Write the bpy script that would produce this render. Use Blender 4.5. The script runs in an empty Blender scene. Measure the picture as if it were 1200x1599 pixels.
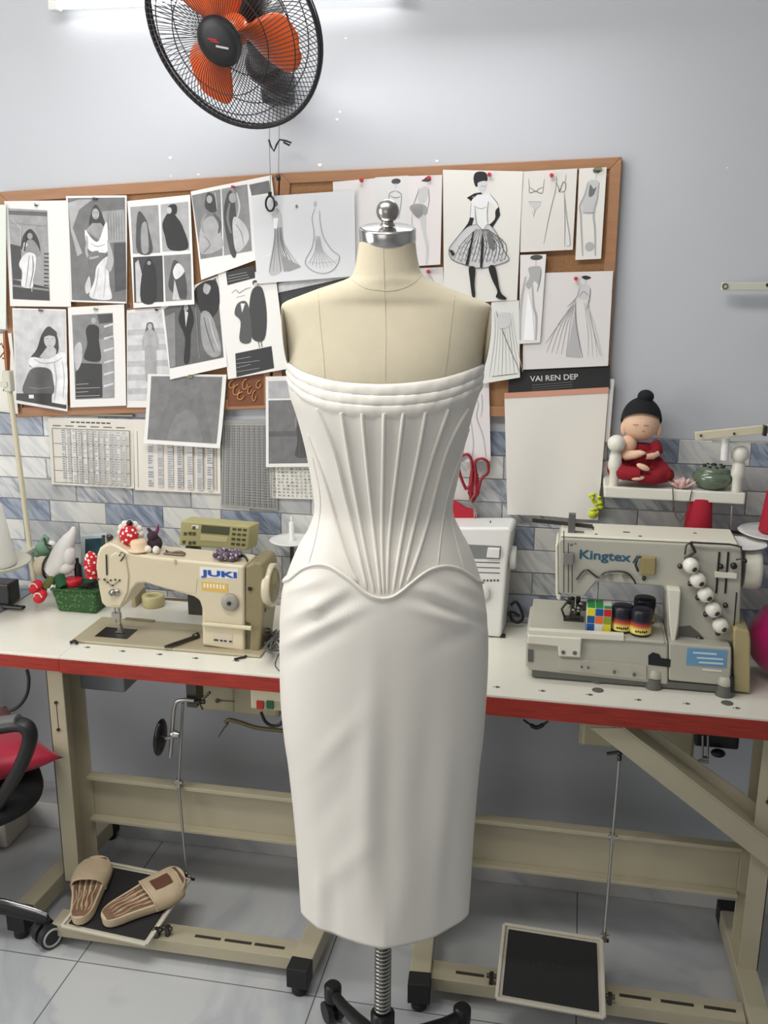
import bpy, math, random
from mathutils import Vector, Matrix
from math import sin, cos, pi, radians
random.seed(7)
SC = bpy.context.scene
COL = SC.collection

# ------------------------------------------------------------------ camera
CAM_H, F_PX = 1.82, 1550.0
PITCH, YAW, ROLL = radians(15.0), radians(10.9), radians(0.3)
FWD = Vector((-sin(YAW)*cos(PITCH), cos(YAW)*cos(PITCH), -sin(PITCH)))
_r = Vector((cos(YAW), sin(YAW), 0.0)); _u = _r.cross(FWD)
RIGHT = _r*cos(ROLL) + _u*sin(ROLL); UP = -_r*sin(ROLL) + _u*cos(ROLL)
CAM = Vector((0, 0, CAM_H))
cam_data = bpy.data.cameras.new('camera'); cam = bpy.data.objects.new('camera', cam_data)
COL.objects.link(cam)
M = Matrix((RIGHT, UP, -FWD)).transposed().to_4x4(); M.translation = CAM
cam.matrix_world = M
cam_data.sensor_fit = 'HORIZONTAL'; cam_data.sensor_width = 36.0; cam_data.lens = F_PX/1200*36
cam_data.clip_start = 0.05; cam_data.clip_end = 50
SC.camera = cam
SC.view_settings.view_transform = 'Standard'; SC.view_settings.look = 'None'
SC.view_settings.gamma = 1.0; SC.view_settings.use_curve_mapping = False
SC.view_settings.exposure = 0.10

# ------------------------------------------------------------------ light
world = bpy.data.worlds.new('room_ambient'); SC.world = world; world.use_nodes = True
world.node_tree.nodes['Background'].inputs[0].default_value = (0.96, 0.97, 1.0, 1)
world.node_tree.nodes['Background'].inputs[1].default_value = 0.22

def area(name, loc, target, sx, sy, power, color=(1, 1, 1)):
    l = bpy.data.lights.new(name, 'AREA'); l.shape = 'RECTANGLE'; l.size = sx; l.size_y = sy
    l.energy = power; l.color = color
    o = bpy.data.objects.new(name, l); COL.objects.link(o); o.location = loc
    o.rotation_euler = (Vector(target)-Vector(loc)).to_track_quat('-Z', 'Y').to_euler()
    return o
area('ceiling_tube_light', (-0.9, 1.2, 2.95), (-0.8, 1.8, 0.6), 1.6, 0.4, 28, (1, 0.98, 0.945))
area('left_key_light', (-2.9, 0.7, 1.5), (-0.3, 2.1, 0.9), 1.3, 1.9, 34, (1.0, 0.985, 0.96))  # added area light brightening the left sides; the room has no doorway here
area('rear_fill_light', (-1.3, -2.6, 1.35), (-0.9, 2.5, 0.5), 2.4, 1.8, 17, (1.0, 0.98, 0.95))  # soft fill added behind the camera to lift everything; no window there
area('wall_tube_light', (-0.62, 2.42, 2.475), (-0.62, 2.0, 1.6), 1.2, 0.05, 6, (0.97, 0.99, 1.0))

# ------------------------------------------------------------------ pixel <-> place (used once, to read real positions off the photo)
def ray(u, v):
    return RIGHT*((u-600)/F_PX) - UP*((v-799.5)/F_PX) + FWD
def PY(u, v, Y):
    d = ray(u, v); return CAM + d*(Y/d.y)
def PZ(u, v, z):
    d = ray(u, v); return CAM + d*((z-CAM_H)/d.z)
def pix(p):
    q = Vector(p)-CAM; w = q.dot(FWD); return (600+F_PX*q.dot(RIGHT)/w, 799.5-F_PX*q.dot(UP)/w)

# ------------------------------------------------------------------ materials
def lin(c):
    c = c/255.0
    return c/12.92 if c <= 0.04045 else ((c+0.055)/1.055)**2.4
def L3(c): return (lin(c[0]), lin(c[1]), lin(c[2]), 1)
_m = {}
def mat(name, col, rough=0.5, metal=0.0, var=0.0, vscale=20.0, bump=0.0, bscale=200.0, stretch=None,
        coat=0.0, alpha=1.0, emit=0.0, sheen=0.0, trans=0.0, spec=0.5):
    if name in _m: return _m[name]
    m = bpy.data.materials.new(name); m.use_nodes = True; nt = m.node_tree; N = nt.nodes
    b = N['Principled BSDF']; b.inputs['Roughness'].default_value = rough
    b.inputs['Metallic'].default_value = metal; b.inputs['Base Color'].default_value = L3(col)
    b.inputs['Coat Weight'].default_value = coat; b.inputs['Alpha'].default_value = alpha
    b.inputs['Specular IOR Level'].default_value = spec
    b.inputs['Transmission Weight'].default_value = trans
    if sheen: b.inputs['Sheen Weight'].default_value = sheen
    if emit:
        b.inputs['Emission Color'].default_value = L3(col); b.inputs['Emission Strength'].default_value = emit
    if var or bump:
        tc = N.new('ShaderNodeTexCoord'); mp = N.new('ShaderNodeMapping')
        nt.links.new(tc.outputs['Object'], mp.inputs['Vector'])
        if stretch: mp.inputs['Scale'].default_value = stretch
    if var:
        n = N.new('ShaderNodeTexNoise'); n.inputs['Scale'].default_value = vscale; n.inputs['Detail'].default_value = 4
        nt.links.new(mp.outputs[0], n.inputs['Vector'])
        r = N.new('ShaderNodeValToRGB'); r.color_ramp.elements[0].position = 0.3; r.color_ramp.elements[1].position = 0.7
        c = L3(col)
        r.color_ramp.elements[0].color = tuple(x*(1-var) for x in c[:3])+(1,)
        r.color_ramp.elements[1].color = tuple(min(1, x*(1+var)) for x in c[:3])+(1,)
        nt.links.new(n.outputs['Fac'], r.inputs[0]); nt.links.new(r.outputs[0], b.inputs['Base Color'])
    if bump:
        n2 = N.new('ShaderNodeTexNoise'); n2.inputs['Scale'].default_value = bscale; n2.inputs['Detail'].default_value = 3
        nt.links.new(mp.outputs[0], n2.inputs['Vector'])
        bp = N.new('ShaderNodeBump'); bp.inputs['Strength'].default_value = bump; bp.inputs['Distance'].default_value = 0.002
        nt.links.new(n2.outputs['Fac'], bp.inputs['Height']); nt.links.new(bp.outputs[0], b.inputs['Normal'])
    _m[name] = m
    return m

def marble(name, base, vein, scale=3.0, rough=0.2, seed=0.0, amt=0.5):
    m = bpy.data.materials.new(name); m.use_nodes = True; nt = m.node_tree; N = nt.nodes; b = N['Principled BSDF']
    b.inputs['Roughness'].default_value = rough
    tc = N.new('ShaderNodeTexCoord'); mp = N.new('ShaderNodeMapping'); nt.links.new(tc.outputs['Object'], mp.inputs['Vector'])
    mp.inputs['Location'].default_value = (seed, seed, seed); 
    mp.vector_type = 'TEXTURE'; mp.inputs['Rotation'].default_value = (0, radians(-42), 0); mp.inputs['Scale'].default_value = (1.0, 1.0, 5.0)
    w = N.new('ShaderNodeTexNoise'); w.inputs['Scale'].default_value = scale*4; w.inputs['Detail'].default_value = 5
    w.inputs['Distortion'].default_value = .6
    nt.links.new(mp.outputs[0], w.inputs['Vector'])
    r = N.new('ShaderNodeValToRGB'); r.color_ramp.elements[0].position = .38; r.color_ramp.elements[1].position = .38+amt*.32
    r.color_ramp.elements[0].color = L3(vein); r.color_ramp.elements[1].color = L3(base)
    nt.links.new(w.outputs['Fac'], r.inputs[0]); nt.links.new(r.outputs[0], b.inputs['Base Color'])
    return m

# ------------------------------------------------------------------ mesh builder
ZMIN = {}
class MB:
    def __init__(s): s.V = []; s.F = []; s.MI = []; s.S = []; s.T = None
    def add(s, verts, faces, m=0, smooth=False):
        n = len(s.V)
        s.V += [tuple(s.T @ Vector(v)) if s.T else tuple(v) for v in verts]
        for f in faces: s.F.append([i+n for i in f]); s.MI.append(m); s.S.append(smooth)
        return s
    def hexa(s, p, m=0):   # 8 points: bottom 4 ccw, top 4 ccw
        return s.add(p, [(3, 2, 1, 0), (4, 5, 6, 7), (0, 1, 5, 4), (1, 2, 6, 5), (2, 3, 7, 6), (3, 0, 4, 7)], m)
    def box(s, a, b, m=0):
        x0, y0, z0 = [min(a[i], b[i]) for i in range(3)]; x1, y1, z1 = [max(a[i], b[i]) for i in range(3)]
        return s.hexa([(x0, y0, z0), (x1, y0, z0), (x1, y1, z0), (x0, y1, z0), (x0, y0, z1), (x1, y0, z1), (x1, y1, z1), (x0, y1, z1)], m)
    def beam(s, p0, p1, w, h, m=0, up=(0, 0, 1)):
        p0 = Vector(p0); p1 = Vector(p1); d = (p1-p0).normalized(); sd = d.cross(Vector(up))
        if sd.length < 1e-4: sd = d.cross(Vector((1, 0, 0)))
        sd.normalize(); u = sd.cross(d).normalized(); sd = sd*w/2; u = u*h/2
        return s.hexa([p0-sd-u, p0+sd-u, p1+sd-u, p1-sd-u, p0-sd+u, p0+sd+u, p1+sd+u, p1-sd+u], m)
    def prism(s, pts, off, m=0):   # pts: planar loop (3d); off: vector
        n = len(pts); off = Vector(off); pts = [Vector(p) for p in pts]
        v = pts+[p+off for p in pts]
        f = [tuple(range(n)), tuple(range(2*n-1, n-1, -1))]+[(i, i+n, (i+1) % n+n, (i+1) % n) for i in range(n)]
        return s.add(v, f, m)
    def tube(s, pts, r, n=8, m=0, closed=False, cap=True, smooth=True, flat=None):
        pts = [Vector(p) for p in pts]; k = len(pts)
        rr = r if isinstance(r, (list, tuple)) else [r]*k
        tang = []
        for i in range(k):
            a = pts[(i-1) % k] if (closed or i > 0) else pts[i]; b = pts[(i+1) % k] if (closed or i < k-1) else pts[i]
            t = (b-a); tang.append(t.normalized() if t.length > 1e-9 else Vector((0, 0, 1)))
        ref = Vector((0, 0, 1)) if abs(tang[0].z) < 0.9 else Vector((1, 0, 0))
        nrm = (ref-tang[0]*ref.dot(tang[0])).normalized(); V = []
        for i in range(k):
            nrm = (nrm-tang[i]*nrm.dot(tang[i]))
            nrm = nrm.normalized() if nrm.length > 1e-6 else Vector((1, 0, 0))
            bn = tang[i].cross(nrm)
            for j in range(n):
                a = 2*pi*j/n; V.append(pts[i]+nrm*(cos(a)*rr[i])+bn*(sin(a)*rr[i]*(flat or 1)))
        Fs = []
        for i in range(k if closed else k-1):
            for j in range(n):
                a = i*n+j; b = i*n+(j+1) % n; c = ((i+1) % k)*n+(j+1) % n; d = ((i+1) % k)*n+j; Fs.append((a, b, c, d))
        s.add(V, Fs, m, smooth)
        if cap and not closed:
            s.add(V[:n], [tuple(range(n-1, -1, -1))], m); s.add(V[-n:], [tuple(range(n))], m)
        return s
    def cyl(s, p0, p1, r0, r1=None, n=20, m=0, smooth=True):
        return s.tube([p0, p1], [r0, r0 if r1 is None else r1], n, m, smooth=smooth)
    def lathe(s, c, prof, n=32, m=0, axis=None, sx=1, sy=1, smooth=True, cap=True):   # prof: (r, h) along +axis from c
        c = Vector(c); ax = Vector(axis).normalized() if axis is not None else Vector((0, 0, 1))
        q = Vector((0, 0, 1)).rotation_difference(ax).to_matrix(); V = []
        for (r, h) in prof:
            for j in range(n):
                a = 2*pi*j/n; V.append(c+q @ Vector((r*cos(a)*sx, r*sin(a)*sy, h)))
        k = len(prof)
        Fs = [(i*n+j, i*n+(j+1) % n, (i+1)*n+(j+1) % n, (i+1)*n+j) for i in range(k-1) for j in range(n)]
        s.add(V, Fs, m, smooth)
        if cap:
            s.add(V[:n], [tuple(range(n-1, -1, -1))], m); s.add(V[-n:], [tuple(range(n))], m)
        return s
    def ell(s, c, r, m=0, n=20, k=12, rot=None):
        c = Vector(c); r = r if isinstance(r, (tuple, list, Vector)) else (r, r, r); V = []
        for i in range(k+1):
            ph = pi*i/k
            for j in range(n):
                a = 2*pi*j/n; p = Vector((r[0]*sin(ph)*cos(a), r[1]*sin(ph)*sin(a), -r[2]*cos(ph)))
                V.append(c+(rot @ p if rot else p))
        return s.add(V, [(i*n+j, i*n+(j+1) % n, (i+1)*n+(j+1) % n, (i+1)*n+j) for i in range(k) for j in range(n)], m, True)
    def grid(s, fn, nu, nv, m=0, smooth=True, wrap=False):
        V = [fn(i/nu, j/nv) for j in range(nv+1) for i in range(nu if wrap else nu+1)]
        w = nu if wrap else nu+1
        Fs = [(j*w+i, j*w+(i+1) % w, (j+1)*w+(i+1) % w, (j+1)*w+i) for j in range(nv) for i in range(nu)]
        return s.add(V, Fs, m, smooth)
    def build(s, name, mats, parent=None, bevel=0, sub=0, solid=0, seg=2, weld=False):
        if not isinstance(mats, (list, tuple)): mats = [mats]
        if parent is not None and parent.name in ZMIN: s.V = [(v[0], v[1], max(v[2], ZMIN[parent.name])) for v in s.V]
        if parent is None:
            xs = [v[0] for v in s.V]; ys = [v[1] for v in s.V]; zs = [v[2] for v in s.V]
            org = Vector(((min(xs)+max(xs))/2, (min(ys)+max(ys))/2, min(zs)))
            inv = Matrix.Translation(-org)
        else:
            inv = wm(parent).inverted(); org = Vector((0, 0, 0))
        me = bpy.data.meshes.new(name); me.from_pydata([tuple(inv @ Vector(v)) for v in s.V], [], s.F)
        for mm in mats: me.materials.append(mm)
        for p, mi, sm in zip(me.polygons, s.MI, s.S): p.material_index = mi; p.use_smooth = sm
        me.validate(); me.update()
        if weld:
            import bmesh
            bm = bmesh.new(); bm.from_mesh(me); bmesh.ops.remove_doubles(bm, verts=bm.verts, dist=1e-5); bmesh.ops.recalc_face_normals(bm, faces=bm.faces)
            bm.to_mesh(me); bm.free()
        o = bpy.data.objects.new(name, me); COL.objects.link(o)
        if parent is None: o.location = org
        else: o.parent = parent
        if solid:
            md = o.modifiers.new('thickness', 'SOLIDIFY'); md.thickness = solid; md.offset = 0
        if bevel:
            md = o.modifiers.new('bevel', 'BEVEL'); md.width = bevel; md.segments = seg; md.limit_method = 'ANGLE'; md.angle_limit = radians(40)
            md.harden_normals = False
        if sub:
            md = o.modifiers.new('sub', 'SUBSURF'); md.levels = sub; md.render_levels = sub
        return o
def wm(o):
    m = o.matrix_basis.copy(); p = o.parent
    while p: m = p.matrix_basis @ m; p = p.parent
    return m
def tag(o, label=None, cat=None, group=None, kind=None):
    if label: o['label'] = label
    if cat: o['category'] = cat
    if group: o['group'] = group
    if kind: o['kind'] = kind
    return o
def thing(name, label, cat, loc=(0, 0, 0), group=None, rz=0):
    o = bpy.data.objects.new(name, None); COL.objects.link(o); o.location = loc; o.rotation_euler = (0, 0, rz)
    o.empty_display_size = 0.05
    return tag(o, label, cat, group)
def copy_tree(o, parent=None):
    c = o.copy(); COL.objects.link(c); c.parent = parent
    for ch in [x for x in bpy.data.objects if x.parent == o]: copy_tree(ch, c)
    return c
def struct(o): o['kind'] = 'structure'; return o
def text_obj(name, txt, origin, xdir, zdir, h, m, parent, width=None, depth=0.0006, bold=0.0, shear=0.0, sq=1.0):
    """raised lettering as real mesh; origin = lower left corner, xdir reading direction, zdir up"""
    cu = bpy.data.curves.new(name, 'FONT'); cu.body = txt; cu.size = 1.0; cu.extrude = 0.0; cu.offset = bold; cu.shear = shear
    cu.fill_mode = 'FRONT'; cu.resolution_u = 4
    t = bpy.data.objects.new(name+'_curve', cu); COL.objects.link(t); bpy.context.view_layer.update()
    me = bpy.data.meshes.new_from_object(t.evaluated_get(bpy.context.evaluated_depsgraph_get()))
    bpy.data.objects.remove(t)
    xs = [v.co.x for v in me.vertices]; ys = [v.co.y for v in me.vertices]
    x0, x1, y0, y1 = min(xs), max(xs), min(ys), max(ys)
    sy = h/(y1-y0); sx = (width/(x1-x0)) if width else sy*sq
    X = Vector(xdir).normalized(); Z = Vector(zdir).normalized(); Nn = X.cross(Z)
    b = MB()
    V = [Vector(origin)+X*((v.co.x-x0)*sx)+Z*((v.co.y-y0)*sy) for v in me.vertices]
    Fs = [tuple(p.vertices) for p in me.polygons]
    nn = len(V)
    cnt = {}
    for f in Fs:
        for i in range(len(f)):
            cnt[(f[i], f[(i+1) % len(f)])] = 1
    side = [(a, b_, b_+nn, a+nn) for (a, b_) in cnt if (b_, a) not in cnt]
    off = Nn*depth
    b.add([v+off for v in V]+[v for v in V], Fs+side)
    bpy.data.meshes.remove(me)
    return b.build(name, m, parent)
# ================================================================== ROOM
WALL = 2.70
M_paint = mat('wall_paint', (188, 191, 196), 0.6, var=0.025, vscale=1.6, bump=0.15, bscale=40)
M_ceil = mat('ceiling_paint', (225, 225, 222), 0.8)
M_grout = mat('grout', (170, 172, 172), 0.8)
b = MB(); b.box((-4.2, WALL, 0), (2.6, WALL+0.12, 3.1)); struct(b.build('wall_back', M_paint))
b = MB(); b.box((-4.3, -3.0, 0), (-4.2, WALL+0.12, 3.1)); struct(b.build('wall_left', M_paint))
b = MB(); b.box((2.6, -3.0, 0), (2.7, WALL+0.12, 3.1)); struct(b.build('wall_right', M_paint))
b = MB(); b.box((-4.3, -3.1, 3.1), (2.7, WALL+0.12, 3.2)); struct(b.build('ceiling', M_ceil))
# floor: marble-look 60 cm tiles with dark joints
m = bpy.data.materials.new('floor_tile'); m.use_nodes = True; nt = m.node_tree; N = nt.nodes; bs = N['Principled BSDF']
bs.inputs['Roughness'].default_value = 0.16
tc = N.new('ShaderNodeTexCoord'); mp = N.new('ShaderNodeMapping'); nt.links.new(tc.outputs['Object'], mp.inputs['Vector'])
no = N.new('ShaderNodeTexNoise'); no.inputs['Scale'].default_value = 1.7; no.inputs['Detail'].default_value = 6; no.inputs['Distortion'].default_value = 1.2
nt.links.new(mp.outputs[0], no.inputs['Vector'])
rp = N.new('ShaderNodeValToRGB'); rp.color_ramp.elements[0].position = .42; rp.color_ramp.elements[1].position = .5
rp.color_ramp.elements[0].color = L3((186, 188, 190)); rp.color_ramp.elements[1].color = L3((176, 178, 182))
e = rp.color_ramp.elements.new(.56); e.color = L3((192, 193, 193))
nt.links.new(no.outputs['Fac'], rp.inputs[0])
br = N.new('ShaderNodeTexBrick'); br.offset = 0; br.inputs['Scale'].default_value = 1; br.inputs['Mortar Size'].default_value = 0.0016
br.inputs['Brick Width'].default_value = 0.644; br.inputs['Row Height'].default_value = 0.644; br.inputs['Mortar Smooth'].default_value = 0
br.inputs['Mortar'].default_value = L3((96, 98, 98))
nt.links.new(mp.outputs[0], br.inputs['Vector']); nt.links.new(rp.outputs[0], br.inputs['Color1']); nt.links.new(rp.outputs[0], br.inputs['Color2'])
nt.links.new(br.outputs['Color'], bs.inputs['Base Color'])
M_floor = m; FLOOR_MAP = mp
b = MB(); b.box((-4.3, -3.1, -0.08), (2.7, WALL+0.12, 0)); fl = struct(b.build('floor', M_floor))
fo = fl.location
jx = PZ(150, 1465, 0); jx2 = PZ(45, 1595, 0); jy = PZ(260, 1517, 0)
mp.inputs['Location'].default_value = (-(-1.203-fo.x) % 0.644, -(2.022-fo.y) % 0.644, 0)
# marble skirting
M_skirt = marble('skirting_marble', (205, 203, 200), (178, 180, 184), 2.0, 0.25, 3)
b = MB(); b.box((-4.2, WALL-0.125, 0), (2.6, WALL, 0.09)); struct(b.build('baseboard_back', M_skirt, bevel=0.002))

# glazed brick-pattern wall tiles
TZ0 = PY(780, 674, WALL).z; RH = (TZ0-PY(780, 855, WALL).z)/5
BL = (PY(256, 800, WALL)-PY(167, 795, WALL)).length
PX0 = PY(167, 795, WALL).x
MT = [marble('tile_marble_light', (212, 211, 206), (186, 189, 192), 9.0, 0.22, 1, .5),
      marble('tile_marble_vein', (196, 197, 197), (138, 144, 155), 12.0, 0.22, 5, .6),
      marble('tile_marble_blue', (156, 164, 178), (108, 119, 138), 12.0, 0.22, 9, .6),
      marble('tile_marble_grey', (184, 184, 182), (158, 161, 166), 9.0, 0.22, 13, .6)]
M_grout = mat('grout_line', (140, 141, 141), 0.8)
b = MB(); rnd = random.Random(3)
b.box((-4.2, WALL-0.006, TZ0-9*RH), (2.6, WALL, TZ0), 4)
for k in range(9):
    z1 = TZ0-k*RH-0.0012; z0 = TZ0-(k+1)*RH+0.0012
    off = PX0+(0.5*BL if k % 2 else 0)
    i0 = int((-4.2-off)/BL)-1
    for i in range(i0, i0+70):
        xa = off+i*BL+0.001; xb = off+(i+1)*BL-0.001
        if xa < -4.15 or xb > 2.55: continue
        if k in (0, 4): t = 2 if i % 2 == 0 else 0
        elif k == 7: t = 2 if i % 3 == 0 else 3
        else: t = (0, 1, 3, 0, 1, 3, 3)[(i*5+k*3) % 7]
        g = 0.0012
        p = [(xa, WALL-0.006, z0), (xb, WALL-0.006, z0), (xb, WALL-0.006, z1), (xa, WALL-0.006, z1),
             (xa+g, WALL-0.0085, z0+g), (xb-g, WALL-0.0085, z0+g), (xb-g, WALL-0.0085, z1-g), (xa+g, WALL-0.0085, z1-g)]
        b.add(p, [(4, 5, 6, 7), (0, 1, 5, 4), (1, 2, 6, 5), (2, 3, 7, 6), (3, 0, 4, 7)], t)
struct(b.build('trim_1', MT+[M_grout]))
TILE_Y = WALL-0.0085

# the tube lamp high on the wall behind the fan
M_tube = mat('lit_tube', (255, 255, 255), 0.4, emit=6.0)
M_wplast = mat('white_plastic', (228, 228, 224), 0.35)
zl = PY(400, 2, WALL-0.05).z
tl = thing('tube_lamp', 'lit white tube lamp fixed high on the wall behind the fan', 'lamp', (-0.75, WALL, zl))
xa = PY(90, 5, WALL).x; xb = PY(640, 5, WALL).x
b = MB(); b.box((xa, WALL-0.035, zl+0.012), (xb, WALL, zl+0.05)); b.build('housing', M_wplast, tl, bevel=0.004)
b = MB(); b.cyl((xa+0.03, WALL-0.045, zl+0.014), (xb-0.03, WALL-0.045, zl+0.014), 0.013, n=16); b.build('tube', M_tube, tl)
for x in (xa+0.004, xb-0.03): b = MB(); b.box((x, WALL-0.062, zl-0.003), (x+0.026, WALL-0.034, zl+0.045)); b.build('end_holder', M_wplast, tl, bevel=0.003)
# ceiling lamp in the room
cl = thing('tube_lamp', 'long lit tube lamp fixed under the ceiling above the dress form', 'lamp', (-0.9, 0.9, 3.1))
b = MB(); b.box((-1.7, 0.82, 3.04), (-0.1, 0.98, 3.1)); b.build('housing', M_wplast, cl, bevel=0.005)
b = MB(); b.cyl((-1.65, 0.9, 3.02), (-0.15, 0.9, 3.02), 0.015); b.build('tube', M_tube, cl)

# ------------------------------------------------------------------ tables
TT = 0.78; TF = 2.20
M_white = mat('table_laminate', (226, 223, 210), 0.28, var=0.02, vscale=8)
M_red = mat('red_edge', (150, 42, 27), 0.5, var=0.35, vscale=6, stretch=(2, 8, 60))
M_frame = mat('cream_enamel', (176, 168, 143), 0.42, var=0.05, vscale=9)
M_black = mat('black_rubber', (26, 26, 27), 0.6)
M_steel = mat('steel', (176, 174, 168), 0.3, 1.0)
M_dsteel = mat('dark_steel', (86, 84, 80), 0.38, 1.0)
def table(label, x0, x1, thick, xposts, screws, feet):
    t = thing('sewing_table', label, 'table', ((x0+x1)/2, 2.3, 0))
    b = MB(); b.box((x0, TF, TT-thick), (x1, WALL-0.012, TT)); b.box((x0, TF-0.0012, TT-0.006), (x1, TF, TT)); b.build('table_top', M_white, t, bevel=0.002)
    b = MB(); b.box((x0, TF-0.004, TT-thick), (x1, TF-0.0001, TT-0.0062)); b.build('edge_band', M_red, t)
    b = MB()
    for (u, v) in screws:
        p = PZ(u, v, TT); b.cyl((p.x, p.y, TT), (p.x, p.y, TT+0.001), 0.005, n=10)
        for i in range(3): b.box((p.x-0.010+i*0.007, p.y-0.002, TT), (p.x-0.007+i*0.007, p.y+0.002, TT+0.0006))
    if screws: b.build('ruler_mark', mat('mark_ink', (96, 92, 84), 0.7), t)
    for i, xp in enumerate(xposts):
        s = 1 if i == 0 else -1
        b = MB()   # C-section post: front web and two flanges
        b.box((xp-0.024, 2.235, 0.075), (xp+0.024, 2.241, TT-thick)); b.box((xp-0.024, 2.235, 0.075), (xp-0.019, 2.345, TT-thick)) if s > 0 else b.box((xp+0.019, 2.235, 0.075), (xp+0.024, 2.345, TT-thick))
        b.box((xp-0.024, 2.345, 0.075), (xp+0.024, 2.351, TT-thick))
        b.build('post', M_frame, t, bevel=0.0015)
        fa, fb = [Vector((q_.x, q_.y, 0)) for q_ in feet[i]]; d = (fb-fa).normalized(); sd = Vector((d.y, -d.x, 0))
        b = MB(); b.beam(fa+Vector((0, 0, .054)), fb+Vector((0, 0, .054)), 0.052, 0.052); ft = b.build('foot_bar', M_frame, t, bevel=0.003)
        for p, q in ((fa, d), (fb, -d)):
            b = MB(); b.beam(p-q*0.018+Vector((0, 0, .054)), p+q*0.03+Vector((0, 0, .054)), 0.055, 0.0555)
            c_ = p+q*0.004; b.lathe((c_.x, c_.y, 0), [(0.017, 0), (0.02, 0.004), (0.02, 0.02), (0.012, 0.027)], 16); b.build('rubber_cap', M_black, ft, bevel=0.002)
        b = MB(); b.box((xp-0.03, 2.24, TT-thick-0.02), (xp+0.03, 2.55, TT-thick)); b.build('top_bracket', M_frame, t, bevel=0.002)
        b = MB()
        for z in (0.55, 0.63): b.cyl((xp, 2.236, z), (xp, 2.231, z), 0.0045, n=10)
        b.box((xp-0.001, 2.2345, 0.55), (xp+0.001, 2.2355, 0.63))
        b.build('bolt', M_dsteel, t)
    return t
xl0 = PZ(-330, 1020, TT).x; xmid = PZ(600, 1075, TT).x; xr1 = PZ(1330, 1130, TT).x
xs = PZ(89, 1028, TT).x
scr_l = [(33, 1000), (83, 1006), (137, 1011), (192, 1017), (250, 1022), (306, 1028), (370, 1032)]
scr_r = [(777, 1073), (848, 1079), (922, 1085), (998, 1093), (1074, 1099), (1152, 1106)]
xpl = PY(97, 1200, 2.235).x; xpr = PZ(477, 1500, 0.06).x
T1 = table('white-topped sewing table with red front edge under the beige lettered sewing machine', xs+0.001, xmid, 0.043, (xpl, xpr), [s_ for s_ in scr_l if s_[0] > 90],
            ((PZ(30, 1435, .054), PZ(172, 1283, .054)), (PZ(467, 1522, .054), PZ(532, 1378, .054))))
xql = PZ(652, 1480, 0.06).x; xqr = PY(1182, 1400, 2.235).x
T2 = table('white-topped sewing table with red front edge and diagonal brace, right of the dress', xmid+0.001, xr1, 0.052, (xql, xqr), scr_r,
            ((PZ(655, 1545, .054), PZ(672, 1395, .054)), (PZ(1196, 1640, .054), PZ(1137, 1425, .054))))
t3 = thing('sewing_table', 'end of a white table with red edge at the left border of the photo', 'table', (xl0/2+xs/2, 2.3, 0))
b = MB(); b.box((xl0, TF, TT-0.04), (xs, WALL-0.012, TT)); b.build('table_top', M_white, t3, bevel=0.002)
b = MB(); b.box((xl0, TF-0.004, TT-0.04), (xs, TF-0.0001, TT-0.0062)); b.build('edge_band', M_red, t3)
b = MB(); b.box((xl0, 2.24, 0), (xl0+0.045, 2.5, TT-0.04)); b.build('post', M_frame, t3, bevel=0.002)
# cross bars (back) and slotted floor channels (front)
def crossbar(x0, x1, t):
    b = MB(); za, zb = ZB0, ZB1
    b.box((x0, 2.352, za), (x1, 2.356, zb)); b.box((x0, 2.325, zb-0.012), (x1, 2.352, zb)); b.box((x0, 2.325, za), (x1, 2.352, za+0.01))
    b.build('cross_bar', M_frame, t, bevel=0.0015)
ZB1 = PY(300, 1229, 2.33).z; ZB0 = PY(300, 1300, 2.33).z
crossbar(xpl+0.02, xpr, T1); crossbar(xql, xqr-0.024, T2)
def channel(x0, x1, y0, y1, z, t, slots):
    b = MB(); b.box((x0, y0, z-0.035), (x1, y0+0.003, z)); b.box((x0, y0+0.003, z-0.003), (x1, y1, z)); b.build('floor_channel', M_frame, t, bevel=0.001)
    b = MB()
    for xa_, xb_ in slots: b.box((xa_, (y0+y1)/2-0.006, z), (xb_, (y0+y1)/2+0.004, z+0.0008))
    b.build('slot', mat('slot_shadow', (52, 46, 38), 0.9), t)
zc = 0.065
ya = PZ(340, 1480, zc).y; yb = PZ(340, 1452, zc).y
sl = [(PZ(a, 1470, zc).x, PZ(c, 1480, zc).x) for a, c in ((300, 338), (350, 390), (400, 445))]
channel(xpl+0.027, xpr-0.027, ya, yb, zc, T1, sl)
ya2 = ya; yb2 = yb
sr = [(PZ(a, 1560, zc).x, PZ(c, 1570, zc).x) for a, c in ((705, 750), (968, 1018), (1032, 1084), (1098, 1148))]
channel(xql+0.027, xqr-0.027, ya2, yb2, zc, T2, sr)
# diagonal brace under the right table
b = MB(); pl = [PY(u, v, 2.215) for u, v in ((922, 1137), (972, 1137), (1215, 1325), (1215, 1366))]
b.prism(pl, (0, 0.004, 0)); up = [PY(u, v, 2.215) for u, v in ((972, 1137), (1215, 1325))]
dz = (up[1]-up[0]).normalized(); 
b.hexa([up[0], up[1], up[1]+Vector((0, .06, 0)), up[0]+Vector((0, .06, 0)), up[0]+Vector((.003, 0, .004)), up[1]+Vector((.003, 0, .004)), up[1]+Vector((.003, .06, .004)), up[0]+Vector((.003, .06, .004))])
bq = [PY(u, v, 2.275) for u, v in ((976, 1128), (1012, 1132), (1222, 1284), (1222, 1322))]
b.prism(bq, (0, 0.004, 0)); b.build('diagonal_brace', M_frame, T2, bevel=0.001)
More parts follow.
